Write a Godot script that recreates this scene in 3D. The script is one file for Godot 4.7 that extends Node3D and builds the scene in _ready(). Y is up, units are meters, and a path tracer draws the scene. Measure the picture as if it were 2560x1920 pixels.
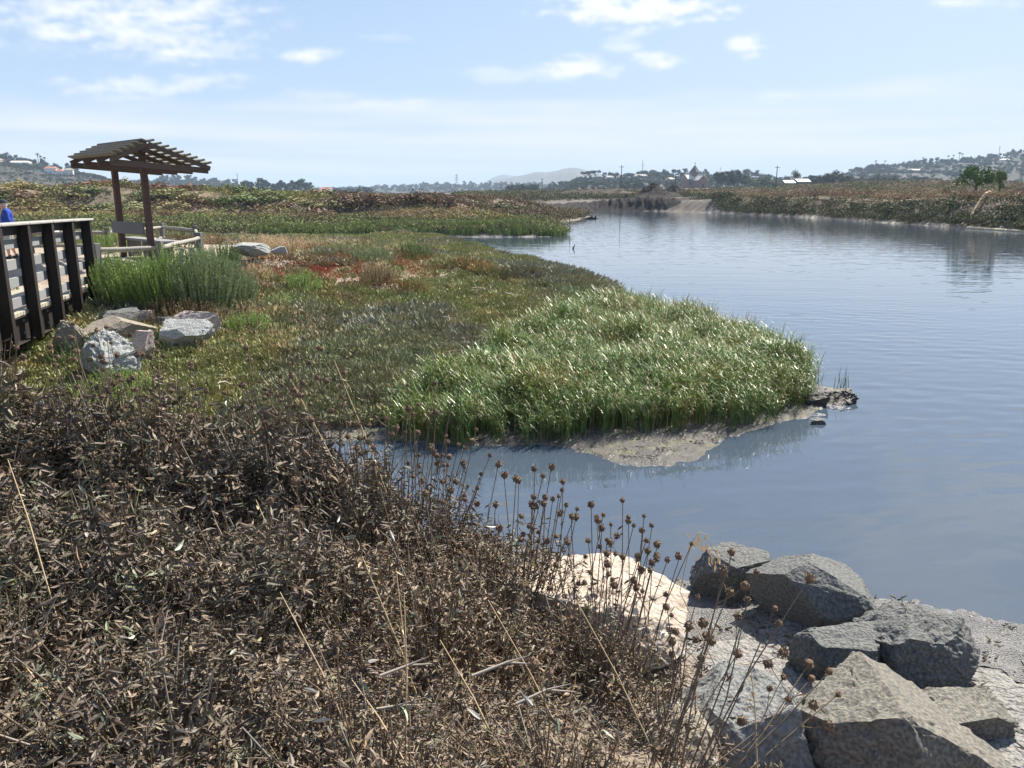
extends Node3D
# Tidal lagoon with a foot bridge, a shelter and a marsh spit. x right, y up, the view runs along -z; "d" below is the distance along -z.

const F := 1995.0            # focal length in pixels of a 2560 x 1920 picture
const PITCH := 0.2321        # the camera looks down by 13.3 degrees
const EYE := 3.3             # metres above the water

var rng := RandomNumberGenerator.new()
var n_fine := FastNoiseLite.new()
var n_mid := FastNoiseLite.new()
var n_big := FastNoiseLite.new()
var used := {}
var M := {}

class MB:
	var v := PackedVector3Array()
	var c := PackedColorArray()
	var ix := PackedInt32Array()
	func vert(p: Vector3, col: Color) -> int:
		v.append(p); c.append(col)
		return v.size() - 1
	func tri(a: int, b: int, e: int) -> void:
		ix.append(a); ix.append(b); ix.append(e)
	func quad(a: int, b: int, e: int, f: int) -> void:
		ix.append(a); ix.append(b); ix.append(e)
		ix.append(a); ix.append(e); ix.append(f)
	func tri3(p: Vector3, q: Vector3, r: Vector3, col: Color) -> void:
		var k := v.size()
		v.append(p); v.append(q); v.append(r)
		c.append(col); c.append(col); c.append(col)
		ix.append(k); ix.append(k + 1); ix.append(k + 2)
	func quad4(p: Vector3, q: Vector3, r: Vector3, s: Vector3, col: Color) -> void:
		var k := v.size()
		v.append(p); v.append(q); v.append(r); v.append(s)
		for i in 4: c.append(col)
		quad(k, k + 1, k + 2, k + 3)
	# a box with chamfered edges, centred on t
	func box(t: Transform3D, s: Vector3, col: Color, bev := 0.008) -> void:
		var h := s * 0.5
		var b := minf(bev, minf(h.x, minf(h.y, h.z)) * 0.45)
		var k := {}
		for sx: float in [-1.0, 1.0]:
			for sy: float in [-1.0, 1.0]:
				for sz: float in [-1.0, 1.0]:
					var p := Vector3(sx * h.x, sy * h.y, sz * h.z)
					k[[sx, sy, sz, 0]] = vert(t * (p - Vector3(0, sy * b, sz * b)), col)
					k[[sx, sy, sz, 1]] = vert(t * (p - Vector3(sx * b, 0, sz * b)), col)
					k[[sx, sy, sz, 2]] = vert(t * (p - Vector3(sx * b, sy * b, 0)), col)
		var S := [-1.0, 1.0]
		for sg: float in S:
			_face(k[[sg, -1.0, -1.0, 0]], k[[sg, 1.0, -1.0, 0]], k[[sg, 1.0, 1.0, 0]], k[[sg, -1.0, 1.0, 0]], sg < 0)
			_face(k[[-1.0, sg, -1.0, 1]], k[[-1.0, sg, 1.0, 1]], k[[1.0, sg, 1.0, 1]], k[[1.0, sg, -1.0, 1]], sg < 0)
			_face(k[[-1.0, -1.0, sg, 2]], k[[1.0, -1.0, sg, 2]], k[[1.0, 1.0, sg, 2]], k[[-1.0, 1.0, sg, 2]], sg < 0)
		for a: float in S:
			for e: float in S:
				_face(k[[a, e, -1.0, 0]], k[[a, e, -1.0, 1]], k[[a, e, 1.0, 1]], k[[a, e, 1.0, 0]], a * e < 0)
				_face(k[[a, -1.0, e, 0]], k[[a, 1.0, e, 0]], k[[a, 1.0, e, 2]], k[[a, -1.0, e, 2]], a * e < 0)
				_face(k[[-1.0, a, e, 1]], k[[-1.0, a, e, 2]], k[[1.0, a, e, 2]], k[[1.0, a, e, 1]], a * e < 0)
				for z: float in S:
					if a * e * z > 0: tri(k[[a, e, z, 0]], k[[a, e, z, 2]], k[[a, e, z, 1]])
					else: tri(k[[a, e, z, 0]], k[[a, e, z, 1]], k[[a, e, z, 2]])
	func _face(a: int, b: int, e: int, f: int, flip: bool) -> void:
		if flip: quad(a, b, e, f)
		else: quad(a, f, e, b)
	func beam(p: Vector3, q: Vector3, w: float, h: float, col: Color, up := Vector3.UP, bev := 0.008) -> void:
		var z := (q - p)
		var L := z.length()
		z = z / L
		var x := up.cross(z).normalized()
		var y := z.cross(x)
		box(Transform3D(Basis(x, y, z), (p + q) * 0.5), Vector3(w, h, L), col, bev)
	func tube(pts: Array, rad: Array, sides: int, col: Color, caps := true) -> void:
		var prev := []
		var n := pts.size()
		var ref := Vector3(0.31, 0.2, 0.93)
		for i in n:
			var a: Vector3 = pts[maxi(i - 1, 0)]
			var b: Vector3 = pts[mini(i + 1, n - 1)]
			var t := (b - a).normalized()
			if absf(t.dot(ref)) > 0.95: ref = Vector3(0.9, 0.3, -0.2)
			var x := t.cross(ref).normalized()
			ref = x.cross(t)
			var ring := []
			for k in sides:
				var an := TAU * k / sides
				ring.append(vert(pts[i] + (x * cos(an) + ref * sin(an)) * float(rad[i]), col))
			if i > 0:
				for k in sides:
					var k2 := (k + 1) % sides
					quad(prev[k], ring[k], ring[k2], prev[k2])
			elif caps:
				var m := vert(pts[0], col)
				for k in sides: tri(m, ring[k], ring[(k + 1) % sides])
			prev = ring
		if caps:
			var m2 := vert(pts[n - 1], col)
			for k in sides: tri(m2, prev[(k + 1) % sides], prev[k])
	func mesh(smooth := false) -> ArrayMesh:
		var arr := []
		arr.resize(Mesh.ARRAY_MAX)
		arr[Mesh.ARRAY_VERTEX] = v
		arr[Mesh.ARRAY_COLOR] = c
		arr[Mesh.ARRAY_INDEX] = ix
		if smooth:
			var nn := PackedVector3Array()
			nn.resize(v.size())
			for i in range(0, ix.size(), 3):
				var a := ix[i]
				var b := ix[i + 1]
				var e := ix[i + 2]
				var f := (v[e] - v[a]).cross(v[b] - v[a])
				nn[a] += f; nn[b] += f; nn[e] += f
			for i in nn.size(): nn[i] = nn[i].normalized() if nn[i].length_squared() > 1e-20 else Vector3.UP
			arr[Mesh.ARRAY_NORMAL] = nn
		var m := ArrayMesh.new()
		m.add_surface_from_arrays(Mesh.PRIMITIVE_TRIANGLES, arr)
		return m

# ---------- picture <-> place
func ray(u: float, w: float) -> Vector3:
	var x := (u - 1280.0) / F
	var y := -(w - 960.0) / F
	return Vector3(x, y * cos(PITCH) - sin(PITCH), -(cos(PITCH) + y * sin(PITCH)))
func on(u: float, w: float, h: float) -> Vector3:      # the point at height h
	var r := ray(u, w)
	return Vector3(0, EYE, 0) + r * ((h - EYE) / r.y)
func at(u: float, w: float, d: float) -> Vector3:      # the point at distance d along -z
	var r := ray(u, w)
	return Vector3(0, EYE, 0) + r * (d / -r.z)
func onto(u: float, d: float) -> Vector3:              # the ground point below direction u at distance d
	var p := at(u, 490, d)
	return Vector3(p.x, gh(p.x, d), -d)

# ---------- scene tree
func numbered(n: String) -> String:
	if not used.has(n):
		used[n] = 0
		return n
	used[n] += 1
	return "%s_%03d" % [n, used[n]]
func tag(o: Node, label: String, category: String, group := "") -> void:
	o.set_meta("label", label); o.set_meta("category", category)
	if group != "": o.set_meta("group", group)
func thing(called: String, label: String, category: String, where := Vector3.ZERO, group := "") -> Node3D:
	var o := Node3D.new()
	o.name = numbered(called)
	add_child(o)
	o.position = where
	tag(o, label, category, group)
	return o
func part(called: String, m: Mesh, mt: Material, parent: Node, t := Transform3D.IDENTITY) -> MeshInstance3D:
	var o := MeshInstance3D.new()
	o.name = called if parent != self else numbered(called)
	o.mesh = m
	o.material_override = mt
	o.transform = t
	parent.add_child(o, true)
	return o
func structure(called: String, m: Mesh, mt: Material) -> MeshInstance3D:
	var o := part(called, m, mt, self)
	o.set_meta("kind", "structure")
	return o
func multi(called: String, m: Mesh, mt: Material, parent: Node, list: Array, cols: Array) -> MultiMeshInstance3D:
	var mm := MultiMesh.new()
	mm.transform_format = MultiMesh.TRANSFORM_3D
	mm.use_colors = true
	mm.mesh = m
	mm.instance_count = list.size()
	var buf := PackedFloat32Array()
	buf.resize(list.size() * 16)
	var k := 0
	for i in list.size():
		var t: Transform3D = list[i]
		var b := t.basis
		buf[k] = b.x.x; buf[k + 1] = b.y.x; buf[k + 2] = b.z.x; buf[k + 3] = t.origin.x
		buf[k + 4] = b.x.y; buf[k + 5] = b.y.y; buf[k + 6] = b.z.y; buf[k + 7] = t.origin.y
		buf[k + 8] = b.x.z; buf[k + 9] = b.y.z; buf[k + 10] = b.z.z; buf[k + 11] = t.origin.z
		var q: Color = cols[i]
		buf[k + 12] = q.r; buf[k + 13] = q.g; buf[k + 14] = q.b; buf[k + 15] = 1.0
		k += 16
	mm.buffer = buf
	var o := MultiMeshInstance3D.new()
	o.name = called if parent != self else numbered(called)
	o.multimesh = mm
	o.material_override = mt
	parent.add_child(o, true)
	return o
func stuff(o: Node, label := "", category := "") -> void:
	o.set_meta("kind", "stuff")
	if label != "": tag(o, label, category)

# ---------- materials
func noise_image(w: int, freq: float, sd: int, oct: int, kind := FastNoiseLite.TYPE_SIMPLEX_SMOOTH) -> Image:
	# repeats without a seam: the borders are crossed over so that their contrast stays the same
	var n := FastNoiseLite.new()
	n.noise_type = kind
	n.seed = sd
	n.frequency = freq
	n.fractal_octaves = oct
	var s := w / 4
	var big := n.get_image(w + s, w + s)
	big.convert(Image.FORMAT_L8)
	var src := big.get_data()
	var B := w + s
	for pass_ in 2:
		for j in (B if pass_ == 0 else w):
			for i in s:
				var a := (j * B + i) if pass_ == 0 else (i * B + j)
				var b := (j * B + i + w) if pass_ == 0 else ((i + w) * B + j)
				var t := i / float(s)
				src[a] = int(clampf(128.0 + ((src[a] - 128.0) * t + (src[b] - 128.0) * (1.0 - t)) / sqrt(t * t + (1.0 - t) * (1.0 - t)), 0, 255))
	return Image.create_from_data(B, B, false, Image.FORMAT_L8, src).get_region(Rect2i(0, 0, w, w))
func ramp(im: Image, stops: Array) -> ImageTexture:       # grey picture -> colours; stops: [[t, Color linear], ...]
	var lut := []
	for i in 256:
		var t := i / 255.0
		var cc: Color = stops[0][1]
		for k in range(stops.size() - 1):
			if t >= float(stops[k][0]):
				cc = (stops[k][1] as Color).lerp(stops[k + 1][1], clampf((t - float(stops[k][0])) / (float(stops[k + 1][0]) - float(stops[k][0])), 0, 1))
		cc = cc.linear_to_srgb()
		lut.append([int(clampf(cc.r, 0, 1) * 255), int(clampf(cc.g, 0, 1) * 255), int(clampf(cc.b, 0, 1) * 255)])
	var src := im.duplicate() as Image
	src.convert(Image.FORMAT_L8)
	var d := src.get_data()
	var out := PackedByteArray()
	out.resize(d.size() * 3)
	for i in d.size():
		var q: Array = lut[d[i]]
		out[i * 3] = q[0]; out[i * 3 + 1] = q[1]; out[i * 3 + 2] = q[2]
	var r := Image.create_from_data(im.get_width(), im.get_height(), false, Image.FORMAT_RGB8, out)
	return ImageTexture.create_from_image(r)
func grey(x: float) -> Color: return Color(x, x, x)
func mat(col: Color, rough := 0.85, tex: Texture2D = null, scale := 1.0, bump: Texture2D = null, depth := 0.0, world := false) -> StandardMaterial3D:
	var m := StandardMaterial3D.new()
	m.albedo_color = col.linear_to_srgb()
	m.vertex_color_use_as_albedo = true
	m.roughness = rough
	m.metallic_specular = 0.4
	if tex or bump:
		m.uv1_triplanar = true
		m.uv1_world_triplanar = world
		m.uv1_scale = Vector3.ONE * scale
		m.uv1_triplanar_sharpness = 4.0
	if tex: m.albedo_texture = tex
	if bump:
		m.heightmap_enabled = true
		m.heightmap_texture = bump
		m.heightmap_scale = depth
	m.cull_mode = BaseMaterial3D.CULL_DISABLED
	return m
func leaf_mat(rough: float, back: float, spec := 0.5) -> StandardMaterial3D:
	var m := mat(Color.WHITE, rough)
	m.metallic_specular = spec
	if back > 0.0:
		m.backlight_enabled = true
		m.backlight = Color(back, back, back)
	return m
func rnd(a: float, b: float) -> float: return rng.randf_range(a, b)
func vary(c: Color, s: float) -> Color:
	var k := 1.0 + rng.randf_range(-s, s)
	return Color(c.r * k * (1.0 + rng.randf_range(-s, s) * 0.3), c.g * k, c.b * k * (1.0 + rng.randf_range(-s, s) * 0.4))
func turn_to(p: Vector3, yaw: float, s := 1.0, tilt := 0.0) -> Transform3D:
	var b := Basis(Vector3.UP, yaw)
	if tilt != 0.0: b = Basis(Vector3(cos(yaw * 3.1), 0, sin(yaw * 3.1)), tilt) * b
	return Transform3D(b.scaled(Vector3.ONE * s), p)
# ---------- camera, sky, sun
func setup_view() -> void:
	var cam := Camera3D.new()
	cam.name = "camera"
	add_child(cam)
	cam.position = Vector3(0, EYE, 0)
	cam.rotation.x = -PITCH
	cam.fov = rad_to_deg(2.0 * atan(960.0 / F))
	cam.near = 0.05
	cam.far = 20000.0
	var sun := DirectionalLight3D.new()
	sun.name = "sun"
	add_child(sun)
	var az := deg_to_rad(SUN_AZ)
	var el := deg_to_rad(SUN_EL)
	var to_sun := Vector3(sin(az) * cos(el), sin(el), -cos(az) * cos(el))
	sun.basis = Basis.looking_at(-to_sun, Vector3.UP)
	sun.light_energy = 1.6
	sun.light_color = Color(1.0, 0.965, 0.91)
	sun.light_angular_distance = 0.53
	sun.shadow_enabled = true
	var e := Environment.new()
	e.background_mode = Environment.BG_SKY
	e.sky = Sky.new()
	var ps := PanoramaSkyMaterial.new()
	ps.panorama = sky_picture()
	e.sky.sky_material = ps
	e.background_energy_multiplier = 1.0
	e.tonemap_mode = Environment.TONE_MAPPER_LINEAR
	e.tonemap_exposure = EXPOSURE
	e.fog_enabled = true
	e.fog_density = HAZE
	e.fog_light_color = Color(0.80, 0.90, 1.0)
	e.sdfgi_enabled = true
	e.ssao_enabled = true
	e.ssil_enabled = true
	var w := WorldEnvironment.new()
	w.name = "world_environment"
	w.environment = e
	add_child(w)

const SUN_AZ := 37.0
const SUN_EL := 48.0
const EXPOSURE := 2.35
const HAZE := 0.00018

# Air and clouds as a panorama. Cloud banks are set by direction; the same kinds of cloud go on all round.
func sky_picture() -> ImageTexture:
	var W := 2048
	var Hh := 1024
	var data := PackedFloat32Array()
	data.resize(W * Hh * 3)
	var na := FastNoiseLite.new()
	na.seed = 5; na.frequency = 1.0; na.fractal_octaves = 5; na.fractal_gain = 0.55
	var nb := FastNoiseLite.new()
	nb.seed = 11; nb.frequency = 1.0; nb.fractal_octaves = 3
	# [u, v, half width, half height, strength]: picture positions of the clouds in view
	var banks := [[1600, 22, 230, 44, 1.5], [1450, 170, 110, 30, 0.9], [1645, 152, 70, 22, 0.95], [1870, 112, 46, 32, 1.1], [1560, 112, 46, 26, 0.5], [1300, 185, 150, 26, 0.45],
		[1250, 195, 60, 20, 0.4], [785, 140, 80, 18, 0.8], [790, 235, 90, 22, 0.4], [300, 40, 360, 90, 0.85], [470, 125, 170, 34, 0.8], [520, 200, 120, 20, 0.6], [330, 215, 190, 30, 0.75],
		[960, 256, 110, 12, 0.6], [1940, 236, 60, 10, 0.5], [1890, 256, 50, 8, 0.4], [1595, 82, 40, 12, 0.6], [960, 95, 70, 10, 0.3], [2430, 8, 110, 14, 0.6], [110, 118, 90, 8, 0.3]]
	var cp := cos(PITCH)
	var sp := sin(PITCH)
	var az := deg_to_rad(SUN_AZ)
	var el := deg_to_rad(SUN_EL)
	var to_sun := Vector3(sin(az) * cos(el), sin(el), -cos(az) * cos(el))
	var low := Vector3(0.30, 0.32, 0.33)
	for j in Hh:
		var el_j := PI * (0.5 - (j + 0.5) / Hh)
		var y := sin(el_j)
		var cy := cos(el_j)
		var k := j * W * 3
		if y < -0.01:
			for i in W:
				data[k] = low.x; data[k + 1] = low.y; data[k + 2] = low.z
				k += 3
			continue
		var yy := maxf(y, 0.0)
		# clear air by height: pale at the horizon, deeper blue overhead
		var t := pow(1.0 - yy, 2.0)
		var t2 := exp(-yy * 9.0)
		var base := Vector3(0.042, 0.098, 0.235).lerp(Vector3(0.245, 0.345, 0.475), t).lerp(Vector3(0.285, 0.335, 0.38), t2)
		for i in W:
			var a := TAU * (i + 0.5) / W     # the first column looks along -z
			var dx := sin(a) * cy
			var dz := -cos(a) * cy
			var col := base
			# brighter round the sun
			var cs := dx * to_sun.x + y * to_sun.y + dz * to_sun.z
			if cs > 0.0: col += Vector3(0.22, 0.205, 0.185) * pow(cs, 4.0)
			var cloud := 0.0
			# thin high veil near the horizon
			var edge := 0.115 + 0.012 * sin(a * 3.0 + 0.6) + 0.02 * na.get_noise_3d(dx * 3.0, y * 22.0, dz * 3.0)
			if y < edge + 0.08:
				var f := clampf((edge - y) / 0.03, 0.0, 1.0)
				f = f * f * (3.0 - 2.0 * f)
				cloud = clampf(f * (0.56 + 0.85 * na.get_noise_3d(dx * 2.0, y * 46.0, dz * 2.0)), 0.0, 1.0)
			var bank := 0.0
			var seen := false
			var zc := -dz * cp - y * sp
			if zc > 0.2:
				var u := 1280.0 + F * dx / zc
				var w := 960.0 - F * (y * cp - dz * sp) / zc
				if u > -150.0 and u < 2710.0 and w > -130.0:
					seen = true
					for b: Array in banks:
						var ax := (u - float(b[0])) / float(b[2])
						if ax > 1.7 or ax < -1.7: continue
						var ay := (w - float(b[1])) / float(b[3])
						if ay > 1.7 or ay < -1.7: continue
						var g := 1.0 - (ax * ax + ay * ay) * 0.5
						if g > 0.0:
							var q := g * 0.75 + 0.62 * na.get_noise_2d(u * 0.0065 + w * 0.004 + float(b[0]), w * 0.034) + 0.25 * nb.get_noise_2d(u * 0.028, w * 0.12) - 0.32
							if q > 0.0: bank = maxf(bank, minf(q * float(b[4]) * 1.8, 0.97) * minf(1.0, g * 2.5))
			if not seen and y > 0.02:
				var q2 := na.get_noise_2d(dx / (y + 0.12) * 0.9 + 3.0, dz / (y + 0.12) * 0.9) - 0.12
				if q2 > 0.0: bank = maxf(bank, minf(q2 * 2.4, 0.75))
			if cloud > 0.0: col = col.lerp(Vector3(0.40, 0.413, 0.425), minf(cloud, 1.0))
			if bank > 0.0: col = col.lerp(Vector3(0.455, 0.462, 0.47), bank)
			data[k] = col.x; data[k + 1] = col.y; data[k + 2] = col.z
			k += 3
	var im := Image.create_from_data(W, Hh, false, Image.FORMAT_RGBF, data.to_byte_array())
	return ImageTexture.create_from_image(im)
# ---------- the ground and the water
# Land outlines as (x, d) at the water line.
var land_n := PackedVector2Array([Vector2(-3.4, 10.1), Vector2(-2.7, 10.55), Vector2(-1.6, 10.65), Vector2(-0.43, 10.30), Vector2(0.5, 10.35), Vector2(0.95, 10.0), Vector2(1.35, 9.6), Vector2(1.8, 9.5),
	Vector2(2.35, 9.75), Vector2(2.80, 10.5), Vector2(3.4, 10.95), Vector2(4.1, 11.55), Vector2(4.6, 11.85), Vector2(4.95, 12.4), Vector2(5.45, 12.7), Vector2(5.9, 13.25), Vector2(5.5, 13.9), Vector2(5.35, 15.4), Vector2(5.35, 17.0), Vector2(4.8, 19.5),
	Vector2(4.25, 23.0), Vector2(3.95, 25.8), Vector2(3.1, 29.6), Vector2(2.4, 33.7), Vector2(1.3, 39.0), Vector2(0.0, 45.0), Vector2(-1.8, 52.0), Vector2(-3.65, 58.0), Vector2(-5.0, 60.5),
	Vector2(-8.0, 61.2), Vector2(-13.0, 60.0), Vector2(-20.0, 61.0), Vector2(-30.0, 62.5), Vector2(-45.0, 62.0), Vector2(-80.0, 60.0), Vector2(-80.0, -60.0), Vector2(-7.0, -60.0), Vector2(-7.0, 9.4), Vector2(-4.4, 9.75)])
var land_s := PackedVector2Array([Vector2(-4.4, 9.45), Vector2(-3.5, 9.0), Vector2(-2.4, 8.3), Vector2(-1.2, 7.7), Vector2(-0.1, 7.3), Vector2(0.7, 6.85), Vector2(1.3, 6.4), Vector2(1.75, 6.35), Vector2(2.25, 6.75), Vector2(2.6, 6.42),
	Vector2(3.02, 6.1), Vector2(3.4, 6.02), Vector2(4.05, 5.68), Vector2(5.0, 5.2), Vector2(7.0, 4.6), Vector2(12.0, 3.5), Vector2(40.0, -5.0), Vector2(40.0, -60.0), Vector2(-60.0, -60.0), Vector2(-60.0, 12.0), Vector2(-7.5, 12.0), Vector2(-7.0, 9.6)])
var land_f := PackedVector2Array([Vector2(-300, 70), Vector2(-45, 69), Vector2(-24, 68.6), Vector2(-14, 67.2), Vector2(-7.3, 66.0), Vector2(0.0, 65.5), Vector2(3.6, 66.3), Vector2(4.6, 71.0), Vector2(3.4, 77.0), Vector2(6.4, 83.0), Vector2(3.8, 88.0),
	Vector2(5.0, 100.0), Vector2(9.4, 112.0), Vector2(10.5, 122.0), Vector2(13.0, 131.0), Vector2(10.0, 140.0), Vector2(7.0, 158.0), Vector2(6.5, 175.0), Vector2(10.0, 183.0), Vector2(15.3, 184.0), Vector2(24.0, 181.0), Vector2(31.7, 174.8),
	Vector2(39.5, 155.0), Vector2(44.7, 126.5), Vector2(46.4, 92.4), Vector2(47.4, 75.1), Vector2(50.0, 55.0), Vector2(55.0, 30.0), Vector2(60.0, 0.0), Vector2(66.0, -60.0), Vector2(9000, -60), Vector2(9000, 9000), Vector2(-9000, 9000), Vector2(-9000, 70)])
# Heights of the land away from the water: [x, d, h]
var high_n := [[-11.5, 24.5, 1.45], [-15.5, 24.5, 1.45], [-9.6, 18.2, 1.40], [-11.2, 16.8, 1.40], [-20, 25, 1.45], [-12, 31, 1.40], [-18, 34, 1.3], [-8.0, 26, 1.45], [-7.5, 20.5, 1.25], [-6.2, 17.0, 0.80], [-5.0, 23, 1.05], [-3.0, 27, 0.95], [-6, 31, 1.15], [-8, 38, 0.7],
	[-1.6, 18, 0.5], [-3.5, 15, 0.55], [0.3, 17, 0.38], [1.2, 24, 0.42], [-0.6, 31, 0.6], [-2.0, 34, 0.6], [-3, 45, 0.35], [-10, 50, 0.3], [-20, 54, 0.3], [-35, 50, 0.5], [-7.3, 16.5, 0.85], [-8.2, 17.9, 1.25], [-6.6, 14.2, 0.72], [-5.5, 12.2, 0.42], [-7.6, 15.4, 0.85], [-5.4, 14.0, 0.62], [-4.2, 11.2, 0.2], [-7.4, 11.6, 0.3], [-9, 13, 0.45], [-9.5, 15.3, 0.75],
	[-12, 9, 0.4], [-30, 20, 1.4], [3.4, 17, 0.16], [3.2, 13.5, 0.12], [0, 12.3, 0.14], [4.6, 12.6, 0.14], [2.4, 10.6, 0.07], [-14, 14, 0.6]]
var high_s := [[0, 0, 1.72], [-2, 0, 1.72], [3, 0, 1.5], [-3, 2, 1.62], [-5, 4.5, 1.5], [-6.2, 3.5, 1.45], [-6.5, 7, 0.9], [-5, 8, 0.65], [-3.5, 6.3, 1.05], [0, 2.2, 1.10], [-1.2, 3.4, 1.12], [0.8, 3.0, 0.74], [1.4, 3.9, 0.25], [1.3, 3.2, 0.45], [2.0, 3.1, 0.25], [2.2, 4.5, 0.2], [3.0, 4.6, 0.18], [0.3, 5.0, 0.45], [0.0, 6.2, 0.22],
	[-2, 5.4, 0.95], [-1.8, 7.0, 0.42], [4, 3, 0.25], [3, 3.2, 0.2], [6, 2, 0.6], [8, -4, 1.7], [-8, 2, 1.6], [-10, 8, 0.6], [1.5, 5.6, 0.12], [3.6, 5.2, 0.10], [0, -10, 1.8], [12, -6, 1.5]]
var high_f := [[-160, 90, 0.6], [-160, 112, 3.8], [-66, 76, 0.35], [-66, 97, 0.5], [-66, 107, 4.2], [-48, 78, 0.3], [-50, 97, 0.5], [-54, 107, 4.5], [-42, 108, 4.0], [-34, 78, 0.3], [-34, 97, 0.45], [-30, 107, 3.3], [-22, 78, 0.3], [-20, 98, 0.45], [-20, 107, 2.9], [-13, 78, 0.3], [-10, 106, 2.6], [-60, 128, 3.9], [-30, 128, 3.1], [-160, 140, 3.6],
	[-13, 88, 0.5], [-9.5, 88, 1.5], [-6, 88, 1.4], [-4, 86, 0.9], [-1.5, 84, 0.4], [1, 80, 0.3], [2, 95, 0.35], [4, 110, 0.4], [-1, 118, 0.45], [-6, 100, 0.5], [-12, 138, 2.9], [-30, 145, 3.0],
	[-2, 146, 2.8], [4, 152, 1.4], [8, 136, 0.4], [2, 128, 0.5], [-60, 160, 3.1], [52, 60, 3.0], [53, 82, 3.0], [52.5, 100, 3.0], [51, 130, 3.1], [47, 158, 3.0], [37, 184, 2.0], [24, 192, 1.5], [12, 194, 1.2], [0, 205, 1.6], [40, 200, 3.0], [60, 150, 3.3], [75, 90, 3.4], [70, 50, 3.2], [75, 10, 3.2], [20, 240, 2.6], [60, 260, 3.6], [110, 200, 4.2], [160, 320, 7.0], [240, 260, 8.0], [0, 300, 2.8],
	[-100, 300, 3.0], [60, 420, 4.2], [300, 520, 11.0], [158, 690, 9.0], [60, 690, 5.0], [220, 480, 9.0]]

func edge_distance(poly: PackedVector2Array, p: Vector2) -> float:     # positive on land
	var best := 1e12
	var inside := false
	var n := poly.size()
	var a := poly[n - 1]
	for i in n:
		var b := poly[i]
		var e := b - a
		var q := p - a
		var t := clampf(q.dot(e) / e.length_squared(), 0.0, 1.0)
		var dd := (q - e * t).length_squared()
		if dd < best: best = dd
		if (b.y > p.y) != (a.y > p.y) and p.x < (a.x - b.x) * (p.y - b.y) / (a.y - b.y) + b.x: inside = not inside
		a = b
	return sqrt(best) if inside else -sqrt(best)
func blend_heights(list: Array, x: float, d: float) -> float:
	var sw := 0.0
	var sh := 0.0
	for k: Array in list:
		var dx := x - float(k[0])
		var dd := d - float(k[1])
		var q := dx * dx + dd * dd + 0.05
		var w := 1.0 / (q * sqrt(q))
		sw += w
		sh += w * float(k[2])
	return sh / sw
func shore(sd: float, top: float, slope: float, lip: float) -> float:
	# sd metres inland of the water line: a low foreshore, then up to the height of the land
	if sd < 0.0: return maxf(-0.9, sd * 0.22 - 0.01)
	var rise := 0.012 + minf(sd, lip) * 0.075 + maxf(sd - lip, 0.0) * slope
	var k := 0.12 * top + 0.02
	var h := clampf(0.5 + 0.5 * (top - rise) / k, 0.0, 1.0)
	return lerpf(top, rise, h) - k * h * (1.0 - h)
func raw_height(x: float, d: float) -> float:
	var p := Vector2(x, d)
	var h := -0.9
	if d < 64.5 and x < 12.0 and x > -79.0 and d > -59.0:
		var sn := edge_distance(land_n, p)
		if sn > -4.0: h = maxf(h, shore(sn, blend_heights(high_n, x, d) if sn > 0.0 else 0.0, 0.22, 0.7))
	if d < 13.0 and x < 39.0:
		var ss := edge_distance(land_s, p)
		if ss > -4.0: h = maxf(h, shore(ss, blend_heights(high_s, x, d) if ss > 0.0 else 0.0, 0.45, 0.5))
	if d > 61.0 or x > 12.0:
		if d > 260.0 or absf(x) > 200.0:
			h = blend_heights(high_f, x, d)
		else:
			var sf := edge_distance(land_f, p)
			if sf > -4.0:
				var steep := x > 20.0
				h = maxf(h, shore(sf, blend_heights(high_f, x, d) if sf > 0.0 else 0.0, 0.75 if steep else 0.30, 0.7 if steep else 1.0))
	return h

const NX0 := -22.0
const ND0 := -4.0
const NS := 0.17
const NW := 215
const NH := 222
var near_h := PackedFloat32Array()
var far_x := PackedFloat32Array()
var far_d := PackedFloat32Array()
var far_h := PackedFloat32Array()

func gh(x: float, d: float) -> float:     # height of the ground
	var fx := (x - NX0) / NS
	var fd := (d - ND0) / NS
	if fx > 0.0 and fd > 0.0 and fx < NW - 1.001 and fd < NH - 1.001:
		var i := int(fx)
		var j := int(fd)
		fx -= i; fd -= j
		var k := j * NW + i
		return lerpf(lerpf(near_h[k], near_h[k + 1], fx), lerpf(near_h[k + NW], near_h[k + NW + 1], fx), fd)
	var a := far_x.bsearch(x) - 1
	var b := far_d.bsearch(d) - 1
	a = clampi(a, 0, far_x.size() - 2)
	b = clampi(b, 0, far_d.size() - 2)
	var tx := clampf((x - far_x[a]) / (far_x[a + 1] - far_x[a]), 0, 1)
	var td := clampf((d - far_d[b]) / (far_d[b + 1] - far_d[b]), 0, 1)
	var q := b * far_x.size() + a
	return lerpf(lerpf(far_h[q], far_h[q + 1], tx), lerpf(far_h[q + far_x.size()], far_h[q + far_x.size() + 1], tx), td)
func gp(x: float, d: float, sink := 0.0) -> Vector3: return Vector3(x, gh(x, d) - sink, -d)

func steps(lo: float, hi: float, mid0: float, mid1: float, fine: float, grow: float) -> PackedFloat32Array:
	var out := []
	var x := mid0
	while x < mid1:
		out.append(x); x += fine
	var s := fine
	x = mid1
	while x < hi:
		out.append(x); s *= grow; x += s
	out.append(hi)
	s = fine
	x = mid0
	while x > lo:
		s *= grow; x -= s
		out.push_front(maxf(x, lo))
	return PackedFloat32Array(out)

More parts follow.
